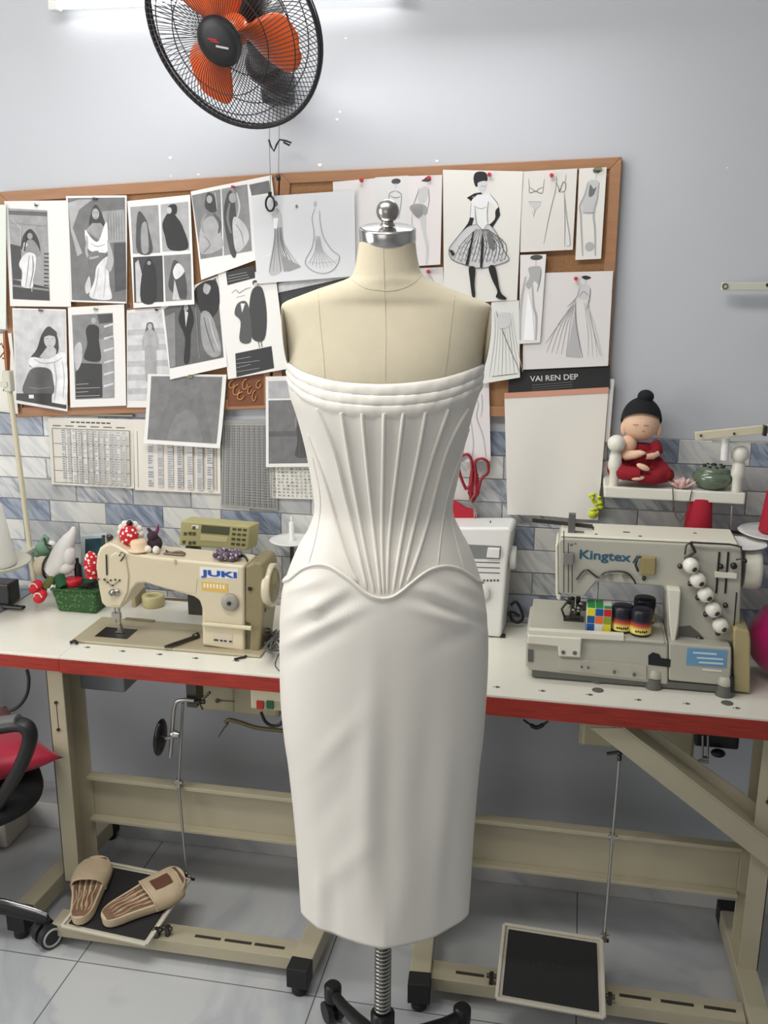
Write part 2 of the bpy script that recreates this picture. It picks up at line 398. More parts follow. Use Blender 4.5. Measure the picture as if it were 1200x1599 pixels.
# ================================================================== DRESS FORM + DRESS
HF = Vector((-sin(YAW), cos(YAW), 0)); HR = Vector((cos(YAW), sin(YAW), 0))
DM = 1.78                                   # distance of the form's axis along HF
_h = PZ(598, 1599, 0.2)
def PF(u, v, off=0.0):                      # point on the vertical plane through the form's axis, moved towards the viewer by off
    d = ray(u, v); return CAM + d*((DM-off)/d.dot(HF))
FC = PF(598, 1560); FC = Vector((FC.x, FC.y, 0)); FCX = FC.dot(HR)
def interp(tab, x):
    if x <= tab[0][0]: return tab[0][1:]
    for a, b_ in zip(tab, tab[1:]):
        if x <= b_[0]:
            t = (x-a[0])/(b_[0]-a[0]); t2 = t
            return tuple(a[i]+(b_[i]-a[i])*t2 for i in range(1, len(a)))
    return tab[-1][1:]
def smooth_tab(tab, n=6):
    out = []                                 # Catmull-Rom densify
    for i in range(len(tab)-1):
        p0 = tab[max(i-1, 0)]; p1 = tab[i]; p2 = tab[i+1]; p3 = tab[min(i+2, len(tab)-1)]
        for k in range(n):
            t = k/n
            out.append(tuple(0.5*((2*p1[j])+(-p0[j]+p2[j])*t+(2*p0[j]-5*p1[j]+4*p2[j]-p3[j])*t*t+(-p0[j]+3*p1[j]-3*p2[j]+p3[j])*t**3) for j in range(len(p1))))
    out.append(tab[-1]); return out
# silhouette rows: photo y, left x, right x, front depth, back depth
ROWS = [(375, 562, 649, .046, .046), (400, 558, 652, .048, .05), (424, 553, 658, .052, .058), (434, 545, 669, .055, .062),
        (443, 521, 688, .056, .066), (451, 497, 708, .058, .068), (462, 468, 736, .060, .070), (471, 446, 760, .060, .066),
        (480, 439.5, 768, .063, .066), (505, 443, 764, .076, .078), (540, 448, 758, .095, .09), (572, 451, 753, .109, .096), (600, 453, 750, .118, .096),
        (620, 457, 743, .122, .094), (650, 467, 734, .119, .088), (700, 480, 722, .107, .080), (750, 489, 712, .095, .074), (785, 493.5, 705, .088, .072),
        (805, 492, 707, .088, .074), (830, 482, 719, .092, .080), (852, 469, 731, .098, .088), (890, 453, 745, .106, .104),
        (922, 445, 752, .111, .114), (960, 441.5, 757, .114, .120), (1000, 441, 759, .115, .122), (1050, 441, 758, .115, .122),
        (1100, 443, 755, .114, .118), (1150, 448, 751, .112, .113), (1200, 455, 745, .111, .109), (1300, 465, 737, .109, .103), (1400, 472, 731, .107, .100),
        (1440, 474, 728, .106, .098), (1470, 475, 727, .106, .098)]
FT = []
for (v, l, r, bf, bb) in ROWS:
    pl_ = PF(l, v); pr_ = PF(r, v)
    FT.append((pl_.z, pl_.dot(HR), pr_.dot(HR), bf, bb))
FT = sorted(smooth_tab(FT))
def sect(z): return interp(FT, z)
def fpt(th, z, grow=0.0, p=2.2):
    l, r, bf, bb = sect(z); a = (r-l)/2+grow; c = (l+r)/2
    ct, st = cos(th), sin(th)
    x = a*(abs(ct)**(2/p))*(1 if ct > 0 else -1); bd = (bf if st < 0 else bb)+grow
    y = bd*(abs(st)**(2/p))*(1 if st > 0 else -1)
    q = HR*(c+x)+HF*(DM+y); return Vector((q.x, q.y, z))
def onform(u, v, grow=0.0, p=2.2):          # where the sight line through a photo point meets the form's front
    off = 0.1
    for _ in range(14):
        q = PF(u, v, off); l, r, bf, bb = sect(q.z); a = (r-l)/2+grow; c = (l+r)/2
        s_ = min(0.9999, abs((q.dot(HR)-c)/a)); off = 0.6*off+0.4*(bf+grow)*(1-s_**p)**(1/p)
    th = math.atan2(-((off/(bf+grow))**(p/2)), math.copysign(s_**(p/2), q.dot(HR)-c))
    return q, th
def curve_z(pts, grow=0.0):                 # photo polyline -> z as a function of the angle round the form
    tab = []
    for (u, v) in smooth_tab(pts, 4):
        q, th = onform(u, v, grow); tab.append((th, q.z))
    tab.sort(); tab = [t_ for k_, t_ in enumerate(tab) if k_ == 0 or t_[0]-tab[k_-1][0] > 0.004]
    def ext(a, b_, th0):        # carry the line's slope on to the side of the form
        s_ = (a[1]-b_[1])/(a[0]-b_[0]) if abs(a[0]-b_[0]) > 1e-5 else 0; return a[1]+s_*(th0-a[0])*.5
    zl_, zr_ = ext(tab[0], tab[3], -pi), ext(tab[-1], tab[-4], 0.0)
    tab = [(-pi, zl_)]+tab+[(0.0, zr_)]
    def f(th):
        while th > pi: th -= 2*pi
        if th < tab[0][0]: return zl_
        if th <= 0:
            return interp(tab, th)[0] if th < tab[-1][0] else zr_
        t = th/pi; return zr_*(1-t)+zl_*t
    return f
M_linen = mat('linen', (202, 192, 167), 0.85, var=0.03, vscale=30, bump=0.25, bscale=900, sheen=0.2)
M_chrome = mat('brushed_chrome', (205, 203, 200), 0.22, 1.0)
M_knob = mat('steel_ball', (176, 172, 168), 0.3, 1.0)
M_dress = mat('ivory_satin', (236, 231, 221), 0.45, bump=0.05, bscale=500, sheen=0.15, var=0.01, vscale=4)
M_seam = mat('seam_thread', (172, 160, 132), 0.9)
DF = thing('dress_form', 'linen dress form with steel neck cap on a spring pole wearing the white dress', 'dress form', (FC.x, FC.y, 0), rz=YAW)
zt = PF(605, 375).z
zb_ = PF(598, 1000).z
def torso(i, j):
    z = zt+(zb_-zt)*j
    return fpt(2*pi*i, z, -0.0)
b = MB()
zs_levels = [zt+(PF(600, 500).z-zt)*k/40 for k in range(40)]+[PF(600, 500).z+(zb_-PF(600, 500).z)*k/26 for k in range(27)]
NTH = 96
b.add([fpt(2*pi*i/NTH, z, -0.004 if z < PF(600, 590).z else 0) for z in zs_levels for i in range(NTH)],
      [(j*NTH+i, j*NTH+(i+1) % NTH, (j+1)*NTH+(i+1) % NTH, (j+1)*NTH+i) for j in range(len(zs_levels)-1) for i in range(NTH)], 0, True)
b.add([fpt(2*pi*i/NTH, zb_, -0.004) for i in range(NTH)], [tuple(range(NTH))])
b.build('torso', M_linen, DF)
# seams on the torso
b = MB()
def seamline(pts, r=0.00045, grow=0.0):
    P = [onform(u, v, grow)[0] for u, v in smooth_tab(pts, 5)]; b.tube(P, r, 5)
seamline([(599, 380), (601, 450), (603, 520), (602, 596)])
seamline([(497, 456), (500, 500), (506, 560), (508, 592)]); seamline([(712, 457), (706, 500), (699, 560), (694, 592)])
seamline([(549, 436), (570, 450), (597, 454), (604, 455), (625, 452), (645, 443), (658, 431)])
b.build('seam', M_seam, DF)
# armhole plates: oval discs closing the sides below the shoulders
M_plate = mat('plate_linen', (150, 140, 118), 0.8)
for s_, (u, v0, v1) in ((-1, (444, 478, 572)), (1, (761, 480, 574))):
    pa = PF(u-(2 if s_ < 0 else -4), (v0+v1)/2); hh = (PF(u, v0).z-PF(u, v1).z)/2
    tilt = Matrix.Rotation(radians(5*s_), 3, HF)
    rot = Matrix((HR, HF, Vector((0, 0, 1)))).transposed()
    b = MB(); b.ell(pa-HR*s_*0.006, (0.004, 0.055, hh), rot=tilt @ rot, n=28, k=16)
    b.build('arm_plate', M_plate, DF)
# neck cap, leaning slightly forward, and ball
capc = PF(605.5, 376); axc = (Vector((0, 0, 1))-HF*0.20).normalized()
rc = (PF(650, 366)-PF(561, 366)).length/2
b = MB(); b.lathe(capc-axc*0.002, [(rc*0.99, 0), (rc, 0.001), (rc, 0.021), (rc*0.985, 0.0235), (rc*0.9, 0.0255), (0.012, 0.028)], 64, axis=axc); cp = b.build('neck_cap', M_chrome, DF)
ct_ = capc+axc*0.026
b = MB(); b.lathe(ct_, [(0.014, 0), (0.012, 0.002), (0.0105, 0.004), (0.0105, 0.009)], 24, axis=axc)
rb = (PF(624, 326)-PF(588, 326)).length/2
b.ell(ct_+axc*(0.004+rb), rb, n=32, k=20); b.build('ball_knob', M_knob, cp)
# pole with coil, hub, five legs with castors
b = MB(); b.cyl((FC.x, FC.y, 0.10), (FC.x, FC.y, PF(598, 1000).z), 0.012, n=20); b.build('pole', M_steel, DF)
b = MB(); hx = []
z0_, z1_ = 0.235, PF(598, 1380).z; turns = int((z1_-z0_)/0.0095)
for i in range(turns*14+1):
    a = 2*pi*i/14; hx.append((FC.x+0.0150*cos(a), FC.y+0.0150*sin(a), z0_+(z1_-z0_)*i/(turns*14)))
b.tube(hx, 0.0032, 6); b.build('coil_spring', M_steel, DF)
M_cast = mat('black_cast_iron', (22, 22, 23), 0.4)
b = MB(); b.lathe((FC.x, FC.y, 0.10), [(0.03, 0), (0.034, 0.01), (0.034, 0.05), (0.026, 0.06), (0.026, 0.13), (0.02, 0.135)], 28); b.build('hub', M_cast, DF)
M_caster = mat('caster_rubber', (34, 34, 36), 0.5)
legends = []
for tx, ty in ((PZ(520, 1545, 0.09), None), (PZ(722, 1580, 0.09), None)):
    legends.append(tx)
base_angs = [math.atan2(t_.y-FC.y, t_.x-FC.x) for t_ in legends]
angs = base_angs+[base_angs[0]+radians(62), base_angs[1]-radians(72), (base_angs[0]+base_angs[1])/2+pi+0.15]
Rl = [(Vector((t_.x-FC.x, t_.y-FC.y, 0))).length for t_ in legends]+[0.26]*3
for a, R_ in zip(angs, Rl):
    d = Vector((cos(a), sin(a), 0)); b = MB()
    P = [FC+d*(R_*t_)+Vector((0, 0, z_)) for t_, z_ in ((0.07, .135), (.25, .128), (.5, .108), (.75, .090), (.92, .082), (1.0, .082))]
    b.tube(P, [0.024, .022, .019, .017, .017, .017], 12, flat=0.7)
    b.lathe(FC+d*R_+Vector((0, 0, 0.062)), [(0.020, 0), (0.021, 0.005), (0.021, 0.038), (0.016, 0.044)], 20)
    lg = b.build('leg', M_cast, DF)
    b = MB(); sd = Vector((-d.y, d.x, 0)); cc = FC+d*(R_+0.005)+Vector((0, 0, 0.026))
    for s_ in (-1, 1): b.cyl(cc+sd*s_*0.006, cc+sd*s_*0.020, 0.0255, n=24)
    b.cyl(cc-sd*0.006, cc+sd*0.006, 0.006, n=10); b.cyl(cc+Vector((0, 0, 0.01)), cc+Vector((0, 0, 0.045)), 0.007, n=10)
    b.build('castor', M_caster, lg)

# ------------------------------------------------------------------ dress
DR = thing('corset_dress', 'ivory strapless corset dress with pointed waist and midi skirt on the dress form', 'dress', (FC.x, FC.y, PF(598, 1450).z), rz=YAW)
A = lambda x, y: (440+x/3.636, 560+y/3.636)
B = lambda x, y: (440+x/3.636, 760+y/3.636)
c_top = [A(30, 22), A(80, 62), A(160, 97), A(300, 133), A(450, 147), A(600, 150), A(750, 140), A(900, 118), A(1030, 83), A(1136, 42)]
c_f1 = [A(36, 75), A(100, 125), A(250, 180), A(450, 206), A(600, 210), A(750, 205), A(900, 185), A(1030, 148), A(1122, 105)]
c_f2 = [A(52, 130), A(110, 180), A(250, 238), A(450, 263), A(600, 268), A(750, 260), A(900, 238), A(1020, 200), A(1108, 160)]
c_f3 = [A(75, 195), A(130, 240), A(250, 293), A(420, 328), A(600, 334), A(750, 330), A(900, 300), A(1010, 262), A(1088, 222)]
c_pip = [B(52, 524), B(80, 500), B(130, 462), B(200, 440), B(270, 446), B(330, 480), B(400, 530), B(450, 575), B(500, 612), B(560, 631), B(620, 626), B(670, 598), B(730, 548), B(800, 492), B(860, 460), B(930, 448), B(1000, 462), B(1060, 497), B(1100, 530)]
z_top, z_f1, z_f2, z_f3, z_pip = [curve_z(c, 0.003) for c in (c_top, c_f1, c_f2, c_f3, c_pip)]
ZH = PF(475, 1424).z
NT = 180
def ths(i): return 2*pi*i
bones_px = [
 [A(215, 322), A(290, 480), A(330, 640), B(345, 0), B(400, 210), B(445, 400), B(486, 588)],
 [A(345, 340), A(375, 520), A(398, 670), B(412, 0), B(455, 250), B(492, 450), B(528, 606)],
 [A(460, 345), A(480, 560), B(497, 0), B(522, 250), B(548, 450), B(562, 612)],
 [A(582, 345), A(578, 560), B(575, 0), B(569, 250), B(572, 450), B(582, 612)],
 [A(688, 342), A(664, 560), B(642, 0), B(616, 220), B(602, 420), B(602, 610)],
 [A(812, 338), A(776, 560), B(735, 0), B(690, 240), B(655, 450), B(634, 598)],
 [A(937, 318), A(866, 520), A(826, 660), B(806, 0), B(755, 200), B(705, 440), B(672, 575)],
 [A(1040, 318), A(945, 480), A(903, 640), B(880, 0), B(825, 230), B(760, 440), B(712, 545)],
 [A(150, 440), A(228, 640), B(272, 55), B(320, 250), B(378, 450), B(436, 545)],
 [A(1064, 400), A(1000, 620), B(948, 0), B(912, 200), B(888, 440)],
 [A(175, 560), B(215, 0), B(232, 130), B(185, 330), B(152, 440)],
 [B(955, 140), B(985, 300), B(1035, 455)],
]
bone_tracks = []                              # (z -> angle) samples for the shallow valleys between bones
for bp_ in bones_px[:10]:
    bone_tracks.append(sorted([(q.z, th) for q, th in [onform(u, v, 0.003) for u, v in smooth_tab(bp_, 3)]]))
def groove(th, z):                            # cloth sinks a little between neighbouring bones
    if th > 0.02 and th < pi-0.02: return 0
    t = th-2*pi if th > pi else th
    A_ = sorted(interp(tr, z)[0] for tr in bone_tracks)
    for a0, a1 in zip(A_, A_[1:]):
        if a0 <= t <= a1:
            w = (t-a0)/(a1-a0); return -0.0022*min(1, (a1-a0)/0.18)*sin(pi*w)
    return 0
b = MB(); NB = 40; V = []
for j in range(NB+1):
    for i in range(NT):
        th = 2*pi*i/NT; za, zb2 = z_f3(th if th <= pi else th-2*pi)+0.004, z_pip(th if th <= pi else th-2*pi)
        z = za+(zb2-za)*j/NB
        V.append(fpt(th, z, 0.003+groove(th, z)))
b.add(V, [(j*NT+i, j*NT+(i+1) % NT, (j+1)*NT+(i+1) % NT, (j+1)*NT+i) for j in range(NB) for i in range(NT)], 0, True)
b.build('bodice', M_dress, DR)
for k, (fa, fb) in enumerate(((z_top, z_f1), (z_f1, z_f2), (z_f2, z_f3))):
    b = MB(); NJ = 10; V = []
    for j in range(NJ+1):
        w = j/NJ
        for i in range(NT):
            th = 2*pi*i/NT; t_ = th if th <= pi else th-2*pi
            za, zb2 = fa(t_)+0.0015, fb(t_)-0.002
            prof = 0.0016+0.0034*(sin(pi*min(1, w*1.02))**0.6)*(1-0.25*w) if 0 < w < 1 else 0.001
            wr = 0.0006*sin(th*23+k*2)*sin(pi*w)+0.0004*sin(th*57+k)
            V.append(fpt(th, za+(zb2-za)*w, prof+wr))
    b.add(V, [(j*NT+i, j*NT+(i+1) % NT, (j+1)*NT+(i+1) % NT, (j+1)*NT+i) for j in range(NJ) for i in range(NT)], 0, True)
    b.build('pleat', M_dress, DR)
for bp_ in bones_px:
    b = MB(); P = []
    if len(bp_) > 5 and bones_px.index(bp_) < 8: u0_, v0_ = bp_[0]; u1_, v1_ = bp_[1]; k_ = 9/(v1_-v0_); bp_ = [(u0_-(u1_-u0_)*k_, v0_-9)]+bp_
    pts = smooth_tab(bp_, 6)
    for _k in range(30): pts = [pts[0]]+[tuple((pts[i-1][c]+2*pts[i][c]+pts[i+1][c])/4 for c in (0, 1)) for i in range(1, len(pts)-1)]+[pts[-1]]
    for u, v in pts:
        q, th = onform(u, v, 0.0028); P.append(q)
    thin = len(bp_) < 6
    b.tube(P, [0.0019 if thin else 0.0036]*(len(P)-1)+[0.001], 8); b.build('boning', M_dress, DR)
# waist piping
b = MB(); b.tube([fpt(2*pi*i/NT, z_pip((2*pi*i/NT) if i <= NT/2 else 2*pi*i/NT-2*pi), 0.006) for i in range(NT)], 0.0028, 8, closed=True); b.build('piping', M_dress, DR)
# skirt with soft folds
LH, RHx, _, _ = sect(ZH)
def bump2(u, v, cu, cv, su, sv, a, ang=0):
    du, dv = u-cu, v-cv; ca, sa = cos(ang), sin(ang); x = du*ca+dv*sa; y = -du*sa+dv*ca
    return a*math.exp(-(x/su)**2-(y/sv)**2)
def skirt_disp(p):
    u, v = pix(p); d = 0
    d += bump2(u, v, 515, 935, 62, 8, 0.0045, -0.45)+bump2(u, v, 520, 958, 80, 9, -0.004, -0.5)+bump2(u, v, 497, 948, 13, 11, 0.006)
    d += bump2(u, v, 505, 975, 70, 10, 0.0055, -0.45)+bump2(u, v, 500, 1000, 60, 12, -0.003, -0.55)
    d += bump2(u, v, 480, 912, 40, 7, 0.003, -0.3)+bump2(u, v, 545, 925, 50, 8, -0.003, -.6)
    d += bump2(u, v, 690, 930, 80, 10, 0.0045, 0.45)+bump2(u, v, 695, 950, 70, 8, -0.0035, 0.35)+bump2(u, v, 700, 965, 55, 9, 0.005, 0.3)
    d += bump2(u, v, 725, 915, 25, 8, 0.004, 0.5)+bump2(u, v, 722, 990, 45, 14, -0.003, -0.5)
    d += bump2(u, v, 577, 1230, 20, 160, 0.005, 0.04)+bump2(u, v, 602, 1300, 20, 170, -0.003, 0.0)
    d += bump2(u, v, 525, 1160, 60, 14, 0.0022, -0.85)+bump2(u, v, 540, 1350, 55, 16, 0.0025, -0.75)+bump2(u, v, 515, 1260, 50, 18, -0.0018, -1.0)
    d += bump2(u, v, 690, 1300, 12, 130, 0.0035, 0.1)+bump2(u, v, 660, 1250, 18, 150, -0.003, .1)+bump2(u, v, 640, 1380, 20, 90, 0.003, .15)
    d += bump2(u, v, 500, 1420, 9, 60, 0.003)+bump2(u, v, 520, 1430, 12, 60, -0.003)+bump2(u, v, 702, 1400, 16, 90, -0.003)
    return d*1.25
b = MB(); NJ = 110; V = []
for j in range(NJ+1):
    w = j/NJ
    for i in range(NT):
        th = 2*pi*i/NT; t_ = th if th <= pi else th-2*pi
        za = z_pip(t_)-0.001; z = za+(ZH-za)*w
        p = fpt(th, z, 0.0045, 2.2-0.75*max(0, w-.45)/.55)
        if th > pi or th == 0:
            wt = min(1, 6*abs(sin(th))); p = fpt(th, z, 0.0045+skirt_disp(p)*wt*min(1, w*25)+0.0022*w*w*sin(7*th+.6)*abs(sin(th))*.7, 2.2-0.75*max(0, w-.45)/.55)
        V.append(p)
V += [fpt(2*pi*i/NT, ZH+0.012, -0.001, 1.45) for i in range(NT)]
b.add(V, [(j*NT+i, j*NT+(i+1) % NT, (j+1)*NT+(i+1) % NT, (j+1)*NT+i) for j in range(NJ+1) for i in range(NT)], 0, True)
sk = b.build('skirt', M_dress, DR)
# ================================================================== CORK BOARDS AND PAPERS
M_cork = mat('cork', (150, 110, 74), 0.9, var=0.12, vscale=160, bump=0.3, bscale=600)
M_bframe = mat('board_frame_wood', (160, 116, 82), 0.5, var=0.08, vscale=12, stretch=(1, 1, 8))
BY = WALL-0.022                               # front of the cork
def board(label, px, fw):
    c = [PY(u, v, BY) for u, v in px]         # TL TR BR BL
    t = thing('cork_board', label, 'pinboard', (sum(p.x for p in c)/4, WALL, min(p.z for p in c)))
    cen = sum(c, Vector())/4
    def inset(d):
        out = []
        for i in range(4):
            p = c[i]; a = (c[i-1]-p).normalized(); b_ = (c[(i+1) % 4]-p).normalized(); s_ = a.cross(b_).length
            out.append(p+(a+b_)*(d/s_))
        return out
    inn = inset(fw)
    b = MB(); b.prism([p+Vector((0, 0.004, 0)) for p in inset(fw*0.5)], (0, 0.016, 0)); b.build('cork_panel', M_cork, t)
    for i in range(4):
        j = (i+1) % 4
        b = MB(); b.prism([p+Vector((0, -0.0015, 0)) for p in (c[i], c[j], inn[j], inn[i])], (0, 0.0215, 0)); b.build('frame_rail', M_bframe, t, bevel=0.002)
    return t
board('wood-framed cork board covered with black and white photo prints, left one of the pair', [(-3, 300), (436, 270), (420, 638), (22, 652)], 0.03)
board('wood-framed cork board with pinned fashion sketches, right one of the pair', [(438, 270), (972, 245), (948, 652), (424, 648)], 0.028)

_pg = {}
def gm(g, warm=0, nz=0):
    g = int(round(g/6.0)*6); k = (g, warm, nz)
    if k not in _pg:
        col = (g+2, g, g-3) if warm else (g, g, g+1)
        _pg[k] = mat('print_grey_%d_%d_%d' % k, tuple(max(0, min(255, c)) for c in col), 0.5 if not nz else 0.45, var=0.16*nz, vscale=36)
    return _pg[k]
class Paper:
    def __init__(s, px, lift, curl=0.006, wave=0.0):
        s.c = [PY(u, v, BY-lift) for u, v in px]; s.lift = lift; s.curl = curl; s.wave = wave
    def P(s, a, t, k=0.0):
        TL, TR, BR, BL_ = s.c
        p = (TL*(1-a)+TR*a)*(1-t)+(BL_*(1-a)+BR*a)*t
        return p+Vector((0, -s.curl*t*t-s.wave*sin(a*7+t*2)*t-k, 0))
    def sheet(s, b, m=0):
        n = 10; b.grid(lambda i, j: s.P(i, j), n, n, m); b.grid(lambda i, j: s.P(1-i, j, -0.0004), n, n, m)
        return b
PAPER_LAYER = 0.0004
def _clip(poly, lim, keep_above):
    out = []
    for i in range(len(poly)):
        p, q = poly[i-1], poly[i]; a = (p[1] >= lim) == keep_above; b_ = (q[1] >= lim) == keep_above
        if a != b_: k = (lim-p[1])/(q[1]-p[1]); out.append((p[0]+(q[0]-p[0])*k, lim))
        if b_: out.append(q)
    return out
def bands(poly):            # cut a drawn shape into strips so it follows the bend of its sheet
    lo = min(p[1] for p in poly); hi = max(p[1] for p in poly); r = []
    for k in range(int(math.floor(lo*10)), int(math.ceil(hi*10))):
        q = poly
        if lo < k/10: q = _clip(q, k/10, True)
        if q and hi > (k+1)/10: q = _clip(q, (k+1)/10, False)
        if len(q) > 2: r.append(q)
    return r
def make_paper(name, label, cat, px, lift, draw=None, group=None, sheet=(232, 230, 226), curl=0.006, wave=0.0):
    """draw: list of ops in sheet coordinates (0..1 across, 0..1 down)"""
    lift += 0.0024
    P = Paper(px, lift, curl, wave)
    cen = P.P(.5, 1)
    t = thing(name, label, cat, (P.P(.5, .5).x, BY-lift, cen.z), group)
    b = MB(); P.sheet(b); b.build('sheet', mat('paper_%d_%d_%d' % sheet, sheet, 0.7), t)
    if draw:
        b = MB(); mats = []
        def mi(g, nz=0):
            m = gm(g, 0, nz)
            if m not in mats: mats.append(m)
            return mats.index(m)
        for k, op in enumerate(draw):
            kz = PAPER_LAYER+k*0.00006
            op = tuple(op)+((1,) if name == 'photo_print' and len(op) == {'r': 6, 'p': 3}.get(op[0], -1) else ())
            if op[0] == 'r':       # rect a0,t0,a1,t1,g
                _, a0, t0, a1, t1, g = op[:6]; nz = op[6] if len(op) > 6 else 0
                n = max(1, int((t1-t0)*8)); na = max(1, int((a1-a0)*4)) if wave else 1
                b.grid(lambda i, j: P.P(a0+(a1-a0)*i, t0+(t1-t0)*j, kz), na, n, mi(g, nz), False)
            elif op[0] == 'p':     # polygon, g
                for q in bands(op[1]): b.add([P.P(a, tt, kz) for a, tt in q], [tuple(range(len(q)))], mi(op[2], op[3] if len(op) > 3 else 0))
            elif op[0] == 'e':     # ellipse ca,ct,ra,rt,g
                _, ca, ct__, ra, rt, g = op[:6]
                for q in bands([(ca+ra*cos(2*pi*i/18), ct__+rt*sin(2*pi*i/18)) for i in range(18)]): b.add([P.P(a, tt, kz) for a, tt in q], [tuple(range(len(q)))], mi(g))
            elif op[0] == 'l':     # stroke pts, width (m), g
                pts = [P.P(a, tt, kz) for a, tt in op[1]]; w = op[2]; V = []
                for i, p in enumerate(pts):
                    d = (pts[min(i+1, len(pts)-1)]-pts[max(i-1, 0)]); nn = Vector((-d.z, 0, d.x))
                    nn = nn.normalized()*w*0.5*(0.55+0.45*sin(pi*i/max(1, len(pts)-1))) if nn.length > 0 else nn
                    V += [p+nn, p-nn]
                b.add(V, [(2*i, 2*i+1, 2*i+3, 2*i+2) for i in range(len(pts)-1)], mi(op[3]))
        b.build('picture', mats, t)
    return t, P
def curve(pts, n=4):
    pts = [tuple(p) for p in pts]
    if n != 2: return smooth_tab(pts, n)
    k = len(pts); out = []                     # closed outline
    for i in range(k):
        p0, p1, p2, p3 = pts[i-1], pts[i], pts[(i+1) % k], pts[(i+2) % k]
        for q in range(4):
            t = q/4; out.append(tuple(0.5*((2*p1[j])+(-p0[j]+p2[j])*t+(2*p0[j]-5*p1[j]+4*p2[j]-p3[j])*t*t+(-p0[j]+3*p1[j]-3*p2[j]+p3[j])*t**3) for j in (0, 1)))
    return out
def mirror(prof, cx):        # prof: (half width, t) list -> closed polygon about cx
    return [(cx+w, t) for w, t in prof]+[(cx-w, t) for w, t in reversed(prof)]
def figure(cx, t0, h, w, hair=35, skin=150, top=215, skirt=215, kind='gown', lean=0.0):
    """a small printed figure; t0 top of the head, h height, w half width of the hips"""
    o = []; T = lambda y: t0+h*y; X = lambda x, y: cx+w*x+lean*y
    if kind == 'coat':
        o.append(('p', curve([(X(-.5, .15), T(.15)), (X(-.9, .3), T(.3)), (X(-.95, .5), T(.5)), (X(-.85, .85), T(.85)), (X(.8, .86), T(.86)), (X(.95, .5), T(.5)), (X(.85, .3), T(.3)), (X(.45, .15), T(.15))], 2), top))
        o.append(('p', [(X(-.35, .85), T(.85)), (X(-.3, .99), T(.99)), (X(-.1, .99), T(.99)), (X(0, .86), T(.86)), (X(.15, .99), T(.99)), (X(.35, .99), T(.99)), (X(.35, .86), T(.86))], skin))
    else:
        o.append(('p', curve([(X(-.2, 0.02), T(.02)), (X(-.34, .09), T(.09)), (X(-.42, .24), T(.24)), (X(.42, .24), T(.24)), (X(.34, .09), T(.09)), (X(.2, .02), T(.02))], 2), hair))
        o.append(('p', [(X(-.1, .12), T(.12)), (X(-.55, .19), T(.19)), (X(-.75, .3), T(.3)), (X(-.72, .46), T(.46)), (X(-.52, .46), T(.46)), (X(-.45, .28), T(.28)), (X(.45, .28), T(.28)), (X(.52, .46), T(.46)), (X(.72, .46), T(.46)), (X(.75, .3), T(.3)), (X(.55, .19), T(.19)), (X(.1, .12), T(.12))], skin))
        o.append(('p', curve([(X(-.5, .2), T(.2)), (X(-.42, .3), T(.3)), (X(-.38, .4), T(.4)), (X(.38, .4), T(.4)), (X(.42, .3), T(.3)), (X(.5, .2), T(.2)), (X(0, .25), T(.25))], 2), top))
        if kind == 'gown':
            o.append(('p', curve([(X(-.38, .4), T(.4)), (X(-.55, .52), T(.52)), (X(-.45, .72), T(.72)), (X(-.75, .97), T(.97)), (X(.85, .98), T(.98)), (X(.48, .72), T(.72)), (X(.55, .52), T(.52)), (X(.38, .4), T(.4))], 2), skirt))
            for q in (-.25, .05, .3): o.append(('l', curve([(X(q, .45), T(.45)), (X(q*1.3, .7), T(.7)), (X(q*2, .95), T(.95))], 3), .0012, max(20, skirt-45)))
        elif kind == 'aline':
            o.append(('p', curve([(X(-.35, .4), T(.4)), (X(-.6, .6), T(.6)), (X(-1., .97), T(.97)), (X(1., .97), T(.97)), (X(.6, .6), T(.6)), (X(.35, .4), T(.4))], 2), skirt))
        elif kind == 'suit':
            o.append(('p', [(X(-.55, .18), T(.18)), (X(-.8, .45), T(.45)), (X(-.45, .55), T(.55)), (X(-.4, .96), T(.96)), (X(-.08, .96), T(.96)), (X(0, .62), T(.62)), (X(.1, .96), T(.96)), (X(.42, .96), T(.96)), (X(.45, .55), T(.55)), (X(.8, .45), T(.45)), (X(.55, .18), T(.18))], skirt))
            o.append(('p', [(X(-.1, .17), T(.17)), (X(0, .36), T(.36)), (X(.1, .17), T(.17))], 210))
        elif kind == 'slim':
            o.append(('p', curve([(X(-.38, .4), T(.4)), (X(-.5, .55), T(.55)), (X(-.4, .97), T(.97)), (X(.4, .97), T(.97)), (X(.5, .55), T(.55)), (X(.38, .4), T(.4))], 2), skirt))
    o.append(('e', X(0, .07), T(.085), w*.2, h*.052, skin+12 if kind != 'coat' else skin))
    if kind == 'coat': o.append(('e', X(0, .06), T(.05), w*.27, h*.05, hair))
    return o
S = lambda x0, y0, x1, y1: (lambda x, y: ((x-x0)/(x1-x0), (y-y0)/(y1-y0)))
def S4(px):                 # photo point -> sheet coordinates for a sheet with the given corners (inverse bilinear by iteration)
    def f(u, v):
        a = t = .5
        for _ in range(12):
            TL, TR, BR, BL_ = px
            x = (TL[0]*(1-a)+TR[0]*a)*(1-t)+(BL_[0]*(1-a)+BR[0]*a)*t; y = (TL[1]*(1-a)+TR[1]*a)*(1-t)+(BL_[1]*(1-a)+BR[1]*a)*t
            a += (u-x)/((TR[0]-TL[0])*(1-t)+(BR[0]-BL_[0])*t); t += (v-y)/((BL_[1]-TL[1])*(1-a)+(BR[1]-TR[1])*a)
        return a, t
    return f
C2 = lambda x, y: (x/3.871, 270+y/3.871)     # reading notes: enlarged crop -> photo pixels
C3 = lambda x, y: (290+x/4.286, 270+y/4.286)
C4 = lambda x, y: (540+x/2.727, 240+y/2.727)
C7 = lambda x, y: (740+x/3.996, 440+y/3.996)
C5 = lambda x, y: (x/2.5, 560+y/2.5)
G4 = lambda x, y: (560+x/4.615, 250+y/4.615)
